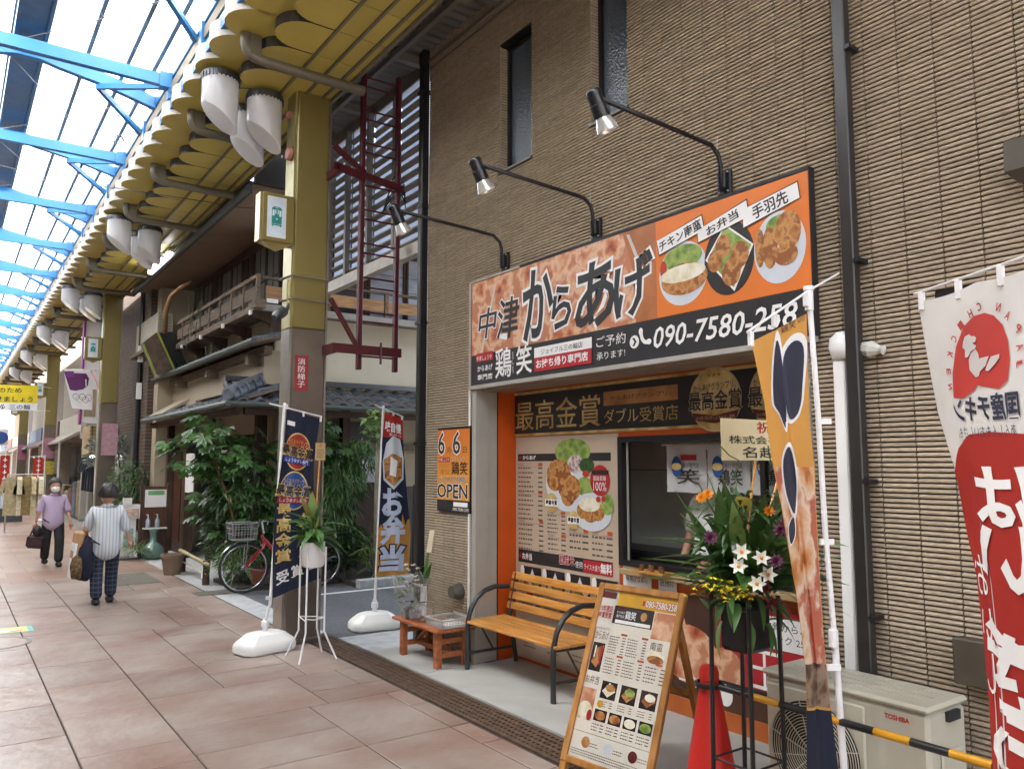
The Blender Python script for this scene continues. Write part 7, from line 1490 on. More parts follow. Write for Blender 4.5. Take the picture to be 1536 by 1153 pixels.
MB().box(FX, 8, 18.0, 22.0, 0, 8).build('wall', m_brick, b1); MB().box(FX - .03, FX + .05, 19.2, 21.6, .3, 2.4).build('shutter', M('grey_shutter', hx('#6a6660'), .5, metal=.3), b1); MB().tube([(FX - .06, 18.6, 0), (FX - .06, 18.6, 8)], .05, 8).build('downpipe', m_black, b1); MB().bar((FX + .3, 18.33, 4.7), (FX + 1.3, 18.33, 5.6), .04, .05).build('roof_stay', m_alu, b1)
for z in (3.1, 3.9): MB().box(FX - .12, FX - .02, 18.5, 18.56, z, z + .35).build('handle_bracket', m_wht, b1)
b2 = T('clothing_shop', 'grey corrugated clothing shop beyond the second column', 'building', (5, 25, 0))
MB().box(FX + .25, 8, 22.02, 27.6, 2.35, 7).build('upper_wall', M('grey_corrugated', hx('#6f7274'), .5, metal=.2, stretch=(1, 40, 1), scale=2), b2); MB().box(FX + 1.6, 8, 22.02, 27.6, 0, 2.35).build('back_wall', M('shop_beige', hx('#9a8e76'), .8), b2)
MB().box(FX + .2, FX + .3, 22.02, 22.8, 0, 2.35).box(FX + .2, FX + .3, 27.2, 27.6, 0, 2.35).build('pier', m_alu, b2); MB().box(FX + .22, FX + .28, 22.8, 23.5, .05, 2.25).build('door', M('door_grey', hx('#5c5c58'), .4, metal=.3), b2); MB().box(FX + .21, FX + .22, 22.9, 22.94, .9, 1.5).build('door_handle', m_wht, b2)
def garment(top, h, th, ax):
    pts = [(-.05, 0), (-.2, -.07), (-.29, -.45 * h), (-.2, -.48 * h), (-.14, -.22 * h), (-.17, -h), (.17, -h), (.14, -.22 * h), (.2, -.48 * h), (.29, -.45 * h), (.2, -.07), (.05, 0)]
    t = V3(top)
    if ax == 'x': return MB().prism([t + V3((x, -th, z)) for x, z in pts], (0, th * 2, 0))
    return MB().prism([t + V3((-th, x, z)) for x, z in pts], (th * 2, 0, 0))
cl_ = T('garment_rail', 'dark blue garments hanging outside the far clothing shop', 'clothes', (3.5, 25, 1)); MB().tube([(3.4, 24.0, 2.0), (3.4, 26.6, 2.0)], .015, 6).build('rail', m_alu, cl_)
for k, y in enumerate((24.4, 24.9, 25.4, 26.0)): garment((3.4, y, 1.95), 1.0, (.05, .1)[k % 2], 'x').build('garment', M('garment_navy', hx('#1e2430'), .9, var=.3, scale=14), cl_)
ln = T('lantern_sign', 'beige lattice lantern sign box projecting above the far clothing shop', 'sign', (3.1, 23.5, 2))
q0, q1 = gx(104, 655, 2.85), gx(140, 683, 2.85); ly0, ly1 = q1.y, q0.y; MB().box(2.75, 3.35, ly0, ly0 + 1.2, 1.92, 2.62).build('lantern_box', M('lantern_beige', hx('#a89670'), .6), ln, bevel=.02); g_ = MB()
for k in range(8): g_.box(2.74, 3.36, ly0 - .012, ly0 + .0, 1.95 + k * .09, 1.96 + k * .09)
for k in range(7): g_.box(2.8 + k * .09, 2.81 + k * .09, ly0 - .012, ly0, 1.92, 2.62)
g_.build('lattice', m_dwood, ln); p = Pan(ln, fn=lambda u, v, h: V3((2.748 - h, -u, v)))
for k in range(3): p.rect(-(ly0 + .25 + k * .3), 2.1, -(ly0 + .1 + k * .3), 2.5, m_copper, 1, 'wood_character')
p.flush(); MB().box(2.9, 3.3, ly0 + .1, ly0 + 1, 1.86, 1.9).build('lit_tube', m_em, ln)
vs_2 = T('vertical_sign', 'tall white and magenta vertical sign behind the purple banner', 'sign', (2.9, 23, 3)); MB().box(2.72, 3.1, 22.6, 22.8, 2.75, 6.0).build('panel', m_wht, vs_2); 
for x in (2.68, 3.1): MB().box(x, x + .05, 22.56, 22.84, 2.7, 6.05).build('frame', M('magenta', hx('#8a3a78'), .5), vs_2)
MB().box(2.78, 3.04, 22.58, 22.6, 2.9, 3.6).build('wood_panel', M('shop_beige', hx('#9a8e76')), vs_2)
pbn = T('purple_banner', 'purple and white banner with five rings hanging by the second column', 'banner', (2.5, 21, 3)); byy = 20.6
c_ = [gy(96, 557, byy), gy(140, 556, byy), gy(138, 615, byy), gy(108, 612, byy)]
fnb = lambda u, v, h: (c_[3].lerp(c_[2], u)).lerp(c_[0].lerp(c_[1], u), v) + V3((0, -h + .03 * math.sin(5 * u + 2 * v), 0))
MB().grid(lambda u, v: fnb(u, v, 0), 16, 16).build('cloth', cloth('banner_white', (.7, .7, .72)), pbn, smooth=True); p = Pan(pbn, fn=fnb, cut=(.12, .12), step=.01)
p.poly([(0, .97), (.75, .93), (.85, .8), (.8, .62), (.6, .52), (.3, .48), (.08, .5)], M('banner_purple', hx('#571a58'), .6), 1, 'purple_field'); p.poly([(0, 1), (.32, 1), (.34, .85), (.02, .84)], M('banner_purple2', hx('#6a2a78'), .6), 2, 'purple_field'); p.rect(.7, .6, .74, .78, m_wht, 3, 'white_mark')
for k, (a, b, c) in enumerate(((.28, .32, '#3a5a8c'), (.55, .32, '#2a2a2a'), (.82, .3, '#b04a5a'), (.41, .26, '#b8a04a'), (.68, .25, '#3a7a5a'))):
    n = 24; ro, ri = (.14, .085), (.12, .073); P = [(a + ro[0] * math.cos(2 * math.pi * i / n), b + ro[1] * math.sin(2 * math.pi * i / n)) for i in range(n)] + [(a + ri[0] * math.cos(2 * math.pi * i / n), b + ri[1] * math.sin(2 * math.pi * i / n)) for i in range(n)]
    p.add(P, [(i, (i + 1) % n, n + (i + 1) % n, n + i) for i in range(n)], M('ring' + c[1:], hx(c), .6), 2 + k * .3, 'ring')
p.flush(); MB().tube([c_[0] + V3((0, 0, .03)), c_[1] + V3((.1, 0, .03))], .02, 8).build('rod', m_polew, pbn); MB().tube([c_[1] + V3((-.05, 0, 0)), V3((2.8, 19.8, 3.2))], .02, 6).build('stay', m_pink, pbn)
yb = T('yellow_banner', 'yellow and white cloth banner strung across the far arcade', 'banner', (1, 28, 3.3)); YBy = 28.0
zt_, zb_ = 4.08, 3.32; fny = lambda u, v, h: V3((u, YBy - h + .05 * math.sin(3 * u), v - .04 * math.sin((u + 2) * .75)))
MB().grid(lambda a, b: fny(-1.6 + 3.77 * a, zb_ + (zt_ - zb_) * b, 0), 30, 8).build('cloth', cloth('banner_yellow', hx('#d8c42c')), yb, smooth=True); p = Pan(yb, fn=fny, cut=(.2, .2), step=.01)
p.rect(-1.6, zb_, 2.17, zb_ + .22, m_wht, 1, 'white_strip'); p.text('止のため', .95, 3.85, 1.75, 4.0, m_blk, 2, 'lettering', bold=.015); p.text('避けましょう', .88, 3.58, 2.05, 3.74, m_blk, 2, 'lettering', bold=.015); p.text('ジョイフル', .5, 3.35, 1.35, 3.5, m_blk, 2, 'lettering', bold=.03, shear=.3); p.text('三の輪', 1.45, 3.35, 2.0, 3.5, M('banner_blue', hx('#2a4a6a'), .6), 2, 'lettering', bold=.01); p.flush()
for z in (zt_, zb_): MB().tube([(2.17, YBy, z), (2.75, YBy + 2.5, z + .15)], .008, 5).build('guy_rope', m_polew, yb)
def pennant(x, y, z0, z1, w, label, txt):
    t = T('red_pennant', label, 'flag', (x, y, z0), 'red pennants down the arcade'); MB().grid(lambda u, v: (x + w * u, y + .03 * math.sin(6 * u + 3 * v), z0 + (z1 - z0) * v), 8, 12).build('cloth', m_flr, t, smooth=True); MB().tube([(x - .1, y, z1 + .02), (x + w + .05, y, z1 + .05)], .012, 6).build('cross_bar', m_polew, t)
    for k in range(3): MB().box(x + w * k / 2 - .015, x + w * k / 2 + .015, y - .01, y + .01, z1 - .02, z1 + .04).build('tab', m_polew, t)
    MB().tube([(x + w + .04, y, 0.02), (x + w + .04, y, z1 + .08)], .016, 6).build('pole', m_polew, t); MB().lathe([(.2, 0), (.2, .06), (.04, .1), (0, .1)], (x + w + .04, y, 0), 14).build('base', m_polew, t)
    mp = Pan(t, fn=lambda u, v, h: V3((u, y - .04 - h, v)), step=.01); r = random.Random(len(label))
    for k in range(5): v_ = z1 - (z1 - z0) * (k + .8) / 5.6; mp.rect(x + w * .3, v_, x + w * .7, v_ + (z1 - z0) * .03, m_wht, 1, 'small_print'); mp.rect(x + w * .44, v_ - .05, x + w * .56, v_ + (z1 - z0) * .09, m_wht, 1, 'small_print')
    mp.flush()
a_, b_2 = gy(51, 686, 27.5), gy(63, 725, 27.5); pennant(a_.x, 27.5, b_2.z, a_.z, b_2.x - a_.x, 'red pennant with white print left of the far clothing shop', '')
a_, b_2 = gy(1, 683, 37), gy(12, 735, 37); pennant(a_.x, 37, b_2.z, a_.z, b_2.x - a_.x, 'red pennant with white print at the left edge of the arcade', '')
# further facades
cols_ = ['#9a9284', '#7e7468', '#a09a90', '#6e6a66', '#8f826e', '#9c988e']
for k in range(10):
    y0 = 27.65 + k * 6.4; y1 = y0 + 6.3
    t = T('far_shop', ['cream', 'brown', 'pale grey', 'dark grey', 'tan'][k % 5] + ' shopfront, number %s past the clothing shop' % ['one', 'two', 'three', 'four', 'five', 'six', 'seven', 'eight', 'nine', 'ten'][k], 'shop', (4, y0, 0))
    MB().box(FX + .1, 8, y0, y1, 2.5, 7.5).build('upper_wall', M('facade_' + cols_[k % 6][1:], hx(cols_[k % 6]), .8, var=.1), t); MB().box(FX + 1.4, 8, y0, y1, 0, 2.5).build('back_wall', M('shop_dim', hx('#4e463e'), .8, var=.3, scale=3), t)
    MB().box(FX - .0, FX + .12, y0 + .3, y1 - .3, 2.5, 3.3).build('fascia_sign', M('fascia%d' % (k % 4), hx(['#b8b2a4', '#6a3a34', '#3e5a7a', '#c2b89a'][k % 4]), .5), t)
    for yy in (y0, y1 - .25): MB().box(FX + .05, FX + .4, yy, yy + .25, 0, 2.5).build('pier', m_alu, t)
    MB().prism([(FX - .55, y0 + .4, 2.35), (FX - .55, y0 + .4, 2.42), (FX + .1, y0 + .4, 2.8), (FX + .1, y0 + .4, 2.7)], (0, y1 - y0 - .8, 0)).build('awning', M('awning%d' % (k % 3), hx(['#8a8478', '#5a3a34', '#4a5a5c'][k % 3]), .7), t)
    r = random.Random(k)
    for j in range(5): yy = y0 + .6 + j * 1.05; hgt = r.uniform(.6, 1.3); MB().box(FX + .1, FX + .9, yy, yy + .8, 0, hgt).build('display', M('goods%d' % (j % 4), hx(['#8a7a5a', '#5a6470', '#7a4a3c', '#a0a090'][j % 4]), .8, var=.5, scale=9), t, bevel=.03)
S(MB().box(-3, 8, 92, 93, 0, 9).build('arcade_end_wall', M('end_wall', hx('#9a9690'), .8)))
for (x, y, lab, c) in ((2.62, 31.5, 'pink poster on the third column', '#a8788c'), (2.62, 43.5, 'pink poster on the far column at the left edge', '#a8647a'), (2.66, 19.4, 'pale pink poster behind the bush on the second column', '#b08a94')):
    tag(MB().box(x + .1, x + .42, y, y + .01, 1.9, 2.6).build('column_poster', M('poster_' + c[1:], hx(c), .6, var=.15, scale=14)), lab, 'poster')
tag(MB().box(2.75, 3.05, 31.48, 31.5, 1.35, 1.8).build('column_poster', M('poster_y', hx('#b8a83c'), .6, var=.3, scale=14)), 'yellow poster below the pink poster on the third column', 'poster')
rk_ = T('garment_rack', 'wheeled garment rack with pale coats in front of the far shops', 'rack', (2.3, 26, 0)); rx, ry = gz(35, 800).x, gz(35, 800).y
for x in (rx - .4, rx + .4): MB().tube([(x, ry, .06), (x, ry, 1.45)], .018, 8).build('upright', m_alu, rk_); MB().tube([(x, ry - .3, .06), (x, ry + .3, .06)], .018, 8).build('foot', m_alu, rk_)
MB().tube([(rx - .4, ry, 1.45), (rx + .4, ry, 1.45)], .018, 8).build('rail', m_alu, rk_)
for k in range(5): garment((rx - .3 + k * .15, ry, 1.4), .95, .05, 'x' if k in (0, 2) else 'y').build('coat', M('coat%d' % (k % 3), hx(['#a89c7a', '#b5ad94', '#8a7a52'][k % 3]), .9, var=.25, scale=20), rk_)
sb2 = T('sandwich_board', 'small white sandwich board beside the garment rack at the left edge', 'sign', (.9, 30, 0)); q = gz(14, 782); 
for s in (-1, 1): MB().bar((q.x, q.y + .22 * s, 0), (q.x, q.y, .95), .62, .03, up=(0, 1, 0)).build('panel', m_black if s < 0 else m_dkg, sb2)
MB().bar((q.x, q.y - .19, .12), (q.x, q.y - .04, .85), .54, .02, up=(0, 1, 0)).build('poster', M('poster_blue', hx('#b8c4d0'), .5, var=.2, scale=8), sb2)
bt = T('hanging_banner', 'white banner with blue circle hanging at the left edge', 'banner', (1.5, 40, 3)); q0, q1 = gy(-6, 643, 38), gy(11, 668, 38); MB().box(q0.x, q1.x, 38, 38.02, q1.z, q0.z).build('cloth', m_flw, bt); p = Pan(bt, fn=lambda u, v, h: V3((u, 37.99 - h, v))); p.ell((q0.x + q1.x) / 2 - .05, q0.z - .35, .28, .25, M('banner_blue2', hx('#24488c'), .6), 1, 'blue_circle'); p.flush()
# opposite side of the arcade (behind the viewpoint's left)
for k in range(9):
    y0 = -4 + k * 6.2; t = T('opposite_shop', ['cream', 'grey', 'brown'][k % 3] + ' shopfront on the opposite side, %s from the near end' % ['first', 'second', 'third', 'fourth', 'fifth', 'sixth', 'seventh', 'eighth', 'ninth'][k], 'shop', (-3, y0, 0))
    MB().box(-8, -2.45, y0, y0 + 6.1, 2.6, 7).build('upper_wall', M('facade_' + cols_[k % 6][1:], hx(cols_[k % 6])), t); MB().box(-8, -3.2, y0, y0 + 6.1, 0, 2.6).build('back_wall', M('shop_tan', hx('#8a7c68'), .8, var=.2), t); MB().box(-2.44, -2.35, y0 + .3, y0 + 5.8, 2.6, 3.4).build('fascia_sign', M('fascia%d' % (k % 4), hx(['#b8b2a4', '#6a3a34', '#3e5a7a', '#c2b89a'][k % 4])), t)
    for yy in (y0, y0 + 5.9): MB().box(-2.8, -2.45, yy, yy + .2, 0, 2.6).build('pier', m_alu, t)
# ================================================================== INSIDE THE HATCH
nn = T('printed_curtain', 'white printed shop curtain hung inside the serving hatch', 'curtain', (4.5, 3.5, 1.5)); NX = 4.42
na, nb = gx(1000, 672, NX).y, gx(1200, 672, NX).y; nz1, nz0 = gx(1020, 668, NX).z, gx(1020, 738, NX).z
MB().tube([(NX, na + .05, nz1 + .01), (NX, nb, nz1 + .01)], .008, 6).build('rod', m_alu, nn); npn = 3; pwid = (na - nb) / npn
for k in range(npn):
    y1_ = na - k * pwid; MB().grid(lambda u, v: (NX + .012 * math.sin(8 * u + k), y1_ - pwid * .97 * u, nz0 + (nz1 - nz0) * v), 10, 4).build('cloth_panel', cloth('noren_white', (.7, .71, .72)), nn, smooth=True)
    p = Pan(nn, fn=lambda u, v, h: V3((NX - .016 - h, -u, v))); u0 = -y1_; H_ = nz1 - nz0
    p.text('鶏笑' if k else '笑', u0 + pwid * .3, nz0 + H_ * .18, u0 + pwid * .85, nz0 + H_ * .5, m_blk, 2, 'lettering', bold=.01); p.text('からあげ専門店', u0 + pwid * .3, nz0 + H_ * .52, u0 + pwid * .85, nz0 + H_ * .63, m_blk, 2, 'lettering'); p.rect(u0 + pwid * .4, nz0 + H_ * .68, u0 + pwid * .8, nz0 + H_ * .8, m_red, 2, 'red_tag')
    p.ell(u0 + pwid * .3, nz0 + H_ * .55, pwid * .13, H_ * .22, M('badge_1c4a8c', hx('#1c4a8c')), 4, 'badge', 20); p.ell(u0 + pwid * .3, nz0 + H_ * .55, pwid * .13, H_ * .08, fgold, 5, 'badge', 16); p.flush()
trq = T('sauce_tray', 'tray of small sauce jars on the hatch counter', 'tray', (4.15, 4.1, .95)); MB().box(4.08, 4.24, 3.95, 4.25, .945, .957).build('tray', m_pine, trq)
for k in range(5): MB().lathe([(.018, 0), (.018, .035), (.012, .04), (0, .04)], (4.13 + .04 * (k % 2), 4.0 + k * .05, .957), 12).build('jar', M('jar_brown', hx('#6a4a30'), .2), trq)
# ================================================================== PEOPLE
def skin(name, V, E, Rr, mat, sub=2, root=0):
    me = bpy.data.meshes.new(name); me.from_pydata([tuple(v) for v in V], E, []); o = bpy.data.objects.new(name, me); col.objects.link(o)
    o.modifiers.new('s', 'SKIN')
    for i, sv in enumerate(me.skin_vertices[0].data):
        r = Rr[i]; sv.radius = r if isinstance(r, tuple) else (r, r); sv.use_root = (i == root)
    o.modifiers['s'].use_smooth_shade = True; o.modifiers.new('d', 'SUBSURF').levels = sub; o.modifiers['d'].render_levels = sub
    dg = bpy.context.evaluated_depsgraph_get(); m2 = bpy.data.meshes.new_from_object(o.evaluated_get(dg)); bpy.data.objects.remove(o); m2.name = name
    m2.materials.clear(); m2.materials.append(mat); m2.shade_smooth(); return m2
def joined(name, me, extra, mat):
    bm = bmesh.new(); bm.from_mesh(me); m2 = extra.mesh('x', mat, smooth=True); bm.from_mesh(m2); bm.to_mesh(me); bm.free(); me.shade_smooth(); return me
m_skin = M('skin_tone', hx('#b98a70'), .55, var=.05)
def hand(mb, w, d, side):
    """palm and five fingers hanging from the wrist w along d"""
    d = V3(d).normalized(); s = V3((side, 0, 0)); f = d.cross(s).normalized(); mb.tube([w, w + d * .03, w + d * .075], [.02, .03, .028], 8)
    for k, l in enumerate((.055, .065, .06, .045)): b = w + d * .07 + f * (.022 - .0147 * k); mb.tube([b, b + d * l * .55 - s * .004, b + d * l * .9 - s * .02], [.0085, .008, .006], 6)
    b = w + d * .025 + f * .024; mb.tube([b, b + f * .022 + d * .02, b + f * .026 + d * .045], [.011, .009, .007], 6)
def person(label, loc, rz, J, shirt, pants, shoe, hair_m, mask=True, hem=.68, sleeve=.5, hairf=None):
    t = T('person', label, 'person', (0, 0, 0)); 
    def add(nm, me): return ob(nm, me, t)
    # body
    Vb = [J['pel'], J['wai'], J['che'], J['nek'], J['hdb'], J['hl'], J['kl'], J['al'], J['hr'], J['kr'], J['ar'], J['sl'], J['el'], J['wl'], J['sr'], J['er'], J['wr']]
    Eb = [(0, 1), (1, 2), (2, 3), (3, 4), (0, 5), (5, 6), (6, 7), (0, 8), (8, 9), (9, 10), (2, 11), (11, 12), (12, 13), (2, 14), (14, 15), (15, 16)]
    Rb = [(.12, .1), (.11, .09), (.12, .09), .048, .05, .075, .05, .032, .075, .05, .032, .045, .036, .022, .045, .036, .022]
    body = skin('body', Vb, Eb, Rb, m_skin)
    ex = MB(); h = J['head']; fd = J['face']; rt = V3((fd.y, -fd.x, 0)) * -1
    ang = math.atan2(fd.x, -fd.y) 
    ex.ball(h, (.08, .096, .112), 18, 12, rot=(0, 0, ang)); ex.ball(h + fd * .09 - V3((0, 0, .012)), (.012, .02, .02), 8, 6, rot=(0, 0, ang))
    for s in (-1, 1): ex.ball(h + rt * (.075 * s) - V3((0, 0, .01)), (.012, .02, .03), 8, 6, rot=(0, 0, ang))
    ex.ball(h + fd * .06 - V3((0, 0, .075)), (.035, .03, .025), 8, 6, rot=(0, 0, ang))
    hand(ex, V3(J['wl']), V3(J['wl']) - V3(J['el']), 1); hand(ex, V3(J['wr']), V3(J['wr']) - V3(J['er']), -1)
    add('body', joined('body', body, ex, m_skin))
    fc = MB()
    for s in (-1, 1): fc.ball(h + fd * .082 + rt * (.03 * s) + V3((0, 0, .008)), (.011, .008, .006), 8, 6, rot=(0, 0, ang))
    add('eyes', fc.mesh('eyes', M('eye_dark', (.02, .015, .012), .3)))
    fc = MB()
    for s in (-1, 1): fc.tube([h + fd * .083 + rt * (.015 * s) + V3((0, 0, .026)), h + fd * .078 + rt * (.048 * s) + V3((0, 0, .026))], .004, 5)
    add('eyebrows', fc.mesh('eyebrows', M('hair_black', (.02, .018, .017), .5)))
    if mask: add('face_mask', MB().ball(h + fd * .055 - V3((0, 0, .045)), (.072, .064, .058), 14, 10, rot=(0, 0, ang)).mesh('face_mask', m_wht, smooth=True))
    else: add('mouth', MB().ball(h + fd * .083 - V3((0, 0, .05)), (.022, .006, .006), 8, 6, rot=(0, 0, ang)).mesh('mouth', M('lip', hx('#8a4a44'), .5)))
    hr = MB(); rn = random.Random(9)
    def hf(u, v):
        th, p = 2 * math.pi * u, math.pi * .62 * v; d = V3((math.sin(p) * math.cos(th), math.sin(p) * math.sin(th), math.cos(p)))
        fr = max(0, d.dot(V3(fd))); k = 1.0 - (.35 * max(0, v - .45) * fr * 2); w = 1 + .035 * math.sin(9 * th + 7 * p) + .03 * math.sin(17 * th - 5 * p)
        return h + V3((d.x * .108, d.y * .118, d.z * .135)) * w * k - V3(fd) * .016 * (1 if v > .3 else v / .3) + V3((0, 0, .012)) + V3(fd) * (-.05 * fr * max(0, v - .55) * 2)
    hr.grid(hf, 36, 14); add('hair', hr.mesh('hair', hair_m, smooth=True))
    # clothes
    sx = lambda a, b, k: V3(a).lerp(V3(b), k)
    Vs = [J['che'], J['wai'], sx(J['wai'], J['pel'], .6), V3(J['pel']) + V3((0, 0, hem - J['pel'].z)), sx(J['che'], J['nek'], .62), J['sl'], sx(J['sl'], J['el'], .5), sx(J['el'], J['wl'], sleeve - .5) if sleeve > .5 else J['el'], J['sr'], sx(J['sr'], J['er'], .5), sx(J['er'], J['wr'], sleeve - .5) if sleeve > .5 else J['er']]
    me = skin('blouse', Vs, [(0, 1), (1, 2), (2, 3), (0, 4), (0, 5), (5, 6), (6, 7), (0, 8), (8, 9), (9, 10)], [(.15, .12), (.16, .13), (.182, .15), (.195, .165), (.07, .06), .064, .068, .062, .07, .068, .062], shirt); add('blouse', me)
    add('collar', MB().lathe([(.075, -.015), (.06, .025), (.055, .025), (.07, -.015)], sx(J['che'], J['nek'], .9), 16, rot=(0, 0, ang)).mesh('collar', shirt, smooth=True))
    Vp = [V3(J['pel']) + V3((0, 0, .04)), J['hl'], J['kl'], V3(J['al']) - V3((0, 0, .012)), J['hr'], J['kr'], V3(J['ar']) - V3((0, 0, .012))]
    add('trousers', skin('trousers', Vp, [(0, 1), (1, 2), (2, 3), (0, 4), (4, 5), (5, 6)], [(.13, .105), .095, .08, .072, .095, .08, .072], pants))
    for nm in ('al', 'ar'):
        a = V3(J[nm]); d = V3(J.get('toe', fd)); add('shoe', MB().ball(V3((a.x, a.y, max(.035, a.z - .035))) + d * .05, (.05, .125, .045), 14, 8, rot=(0, 0, ang)).mesh('shoe', shoe, smooth=True))
    t.location = loc; t.rotation_euler = (0, 0, rz); return t
def stripes(name, base, s1, s2, freq, axis=0, vert=None):
    m, N, L, b = newmat(name); tc = N.new('ShaderNodeTexCoord'); sp_ = N.new('ShaderNodeSeparateXYZ'); L.new(tc.outputs['Object'], sp_.inputs[0]); out = None
    def wave(ax, fq):
        w = N.new('ShaderNodeMath'); w.operation = 'MULTIPLY'; w.inputs[1].default_value = fq; L.new(sp_.outputs[ax], w.inputs[0]); s_ = N.new('ShaderNodeMath'); s_.operation = 'FRACT'; L.new(w.outputs[0], s_.inputs[0]); return s_.outputs[0]
    rp = N.new('ShaderNodeValToRGB'); rp.color_ramp.interpolation = 'CONSTANT'; e = rp.color_ramp.elements; e[0].color = (*hx(base), 1); e[1].position = .5; e[1].color = (*hx(s1), 1); x = e.new(.68); x.color = (*hx(base), 1); x = e.new(.78); x.color = (*hx(s2), 1); x = e.new(.86); x.color = (*hx(base), 1)
    L.new(wave(axis, freq), rp.inputs[0]); out = rp.outputs[0]
    if vert:
        r2_ = N.new('ShaderNodeValToRGB'); r2_.color_ramp.interpolation = 'CONSTANT'; r2_.color_ramp.elements[0].color = (0, 0, 0, 1); r2_.color_ramp.elements[1].position = .85; r2_.color_ramp.elements[1].color = (1, 1, 1, 1); L.new(wave(2, vert), r2_.inputs[0]); mx = N.new('ShaderNodeMixRGB'); L.new(r2_.outputs[0], mx.inputs[0]); L.new(out, mx.inputs[1]); mx.inputs[2].default_value = (*hx(s2), 1); out = mx.outputs[0]
    L.new(out, b.inputs['Base Color']); b.inputs['Roughness'].default_value = .85; return m
def J_(face, k=1.0, stepL=.0, stepR=.0, armL=(.24, .0, .74), armR=(-.24, .0, .74)):
    f = V3(face); J = dict(pel=V3((0, 0, .78)), wai=V3((0, 0, .92)), che=V3((0, 0, 1.08)), nek=V3((0, 0, 1.21)), hdb=V3((0, 0, 1.27)) + f * .01, head=V3((0, 0, 1.335)) + f * .02, face=f,
        hl=V3((.085, 0, .72)), kl=V3((.09, 0, .41)) + f * (.06 + stepL * .5), al=V3((.085, 0, .075)) + f * stepL, hr=V3((-.085, 0, .72)), kr=V3((-.09, 0, .41)) + f * (.04 + stepR * .5), ar=V3((-.085, 0, .075)) + f * stepR,
        sl=V3((.15, 0, 1.14)), sr=V3((-.15, 0, 1.14)), el=V3((.215, 0, .93)), er=V3((-.215, 0, .93)), wl=V3(armL), wr=V3(armR)); return J
m_hgrey = M('hair_greyblack', hx('#2c2a2a'), .6, c2=hx('#5a5654'), scale=30, stretch=(1, 1, .3)); m_hblk = M('hair_dark', hx('#1a1614'), .5, c2=hx('#332b28'), scale=30, bump=.4, bscale=40)
m_lil = stripes('lilac_stripe', '#b9a6c2', '#a893b4', '#c9bccf', 60); m_blkp = M('black_trouser', (.018, .018, .02), .9, var=.2); m_shoeb = M('shoe_black', (.02, .018, .018), .5)
F1 = (0, -1, 0)
J1 = J_(F1, stepL=.16, stepR=-.12, armL=(.24, -.12, .72), armR=(-.26, -.02, .73)); J1['ar'].z = .11
person('woman in lilac striped blouse and white mask walking toward the viewer', (1.55, 15.65, 0), .05, J1, m_lil, m_blkp, m_shoeb, m_hgrey, True, .56, .7)
J2 = J_((0, 1, 0), stepL=.1, stepR=-.06, armL=(.27, .04, .76), armR=(-.2, .16, .82)); J2['er'] = V3((-.23, .02, .93))
m_bst = stripes('blue_white_stripe', '#c4c8cc', '#8a9aac', '#a8a49c', 26); m_plaid = stripes('navy_plaid', '#141a2c', '#1e2640', '#4a5468', 18, 0, 18)
person('woman in blue striped shirt and navy plaid trousers walking away', (1.68, 11.06, 0), -.05, J2, m_bst, m_plaid, m_shoeb, m_hblk, True, .5, .9)
hb_ = T('handbag', 'dark brown quilted handbag carried by the woman in lilac', 'bag', (1.3, 15.6, .3)); c = V3((1.3, 15.6, .42)); MB().obox(c, (.26, .12, .22), (0, .12, 0)).build('body', M('bag_brown', hx('#3a2228'), .6, var=.5, scale=26), hb_, bevel=.04); MB().tube([c + V3((-.08, 0, .1)), c + V3((-.03, 0, .24)), c + V3((0, 0, .3)), c + V3((.03, 0, .24)), c + V3((.08, 0, .1))], .012, 8).build('handle', m_shoeb, hb_, smooth=True)
sc_ = T('scarf', 'dark scarf tied over the brown handbag handle', 'scarf', (1.3, 15.55, .5)); crumple(c + V3((.02, -.03, .17)), (.07, .05, .09), 5, 8, 6).build('cloth', m_shoeb, sc_, smooth=True)
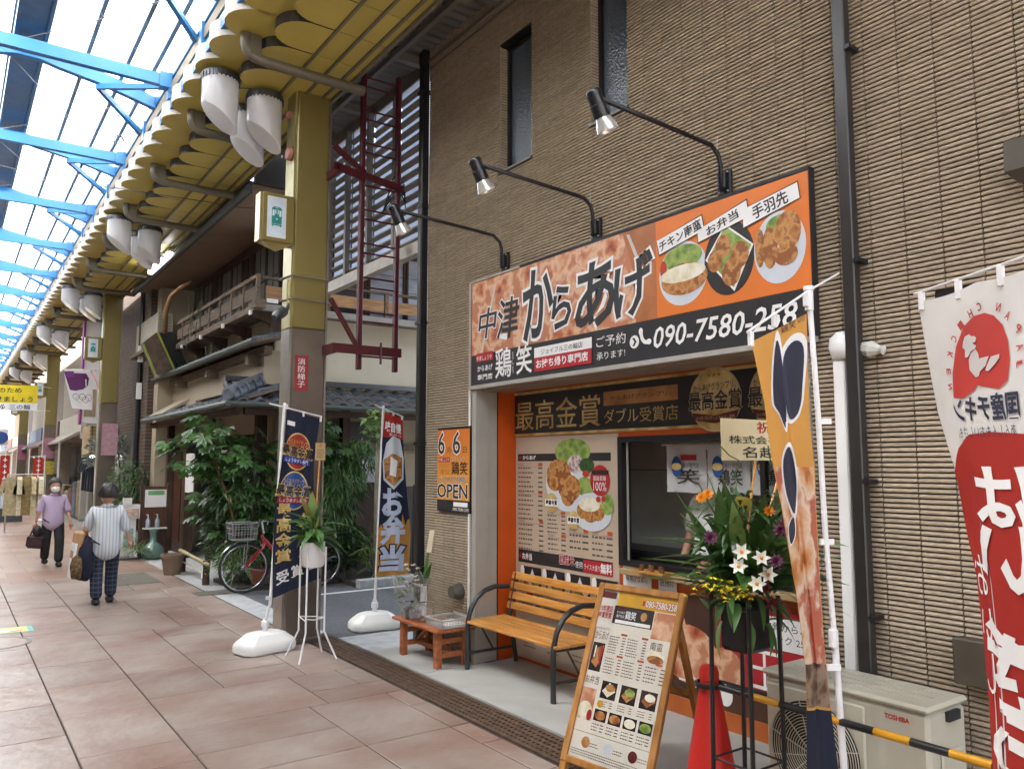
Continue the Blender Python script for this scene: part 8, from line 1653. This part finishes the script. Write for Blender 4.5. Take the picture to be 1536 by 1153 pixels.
tb2 = T('tote_bag', 'tan paper bag under the arm of the woman in stripes', 'bag', (1.42, 11.1, .5)); MB().obox((1.38, 11.14, .72), (.1, .3, .34), (0, .1, 0)).build('body', M('bag_tan', hx('#a8825a'), .7, var=.15), tb2, bevel=.02); MB().obox((1.33, 11.12, .55), (.03, .28, .42), (0, .08, 0)).build('white_sleeve', m_wht, tb2)
tb3 = T('cloth_bag', 'navy cloth bag hanging on the left arm of the woman in stripes', 'bag', (1.47, 11.0, .3)); crumple((1.46, 11.02, .55), (.09, .12, .27), 12, 10, 8).build('body', M('bag_navy', hx('#15172c'), .9, var=.2), tb3, smooth=True)
tb4 = T('pattern_bag', 'brown patterned bag between the tan and navy bags', 'bag', (1.37, 11.0, .4)); crumple((1.36, 10.98, .47), (.07, .11, .15), 13, 10, 8).build('body', M('bag_pattern', hx('#2a2218'), .8, c2=hx('#7a6038'), scale=30), tb4, smooth=True)
J3 = J_((-1, 0, 0), armL=(.26, .0, .9), armR=(-.2, .1, 1.0))
for k_ in ('hl', 'kl', 'al', 'hr', 'kr', 'ar', 'sl', 'sr', 'el', 'er', 'wl', 'wr'):
    v = J3[k_]; f_ = v.y; J3[k_] = V3((v.x if False else (v - V3((0, 0, 0))).dot(V3((0, 0, 0))) + (-abs(f_) if k_ in ('wl', 'wr') else (v.x if abs(v.x) < .05 else 0)), v.x, v.z)) if k_ in ('sl', 'sr', 'el', 'er', 'wl', 'wr', 'hl', 'hr') else V3((-.03, v.x if abs(v.x) > .05 else .085, v.z))
for s, a, b, c in ((1, 'hl', 'kl', 'al'), (-1, 'hr', 'kr', 'ar')): J3[a] = V3((0, .085 * s, .72)); J3[b] = V3((-.03, .09 * s, .41)); J3[c] = V3((0, .085 * s, .075))
J3['sl'], J3['el'], J3['wl'] = V3((0, .15, 1.14)), V3((.0, .22, .93)), V3((-.12, .2, .76)); J3['sr'], J3['er'], J3['wr'] = V3((0, -.15, 1.14)), V3((-.04, -.22, .93)), V3((-.22, -.12, .8))
q = gx(1072, 780, 4.72); person('shop worker in white shirt and dark apron inside the serving hatch', (4.7, q.y - .05, .06), 0, J3, M('worker_white', (.7, .72, .7), .8), M('worker_dark', (.03, .03, .035), .9), m_shoeb, m_hblk, True, .82, .45).scale = (1.2, 1.2, 1.2)
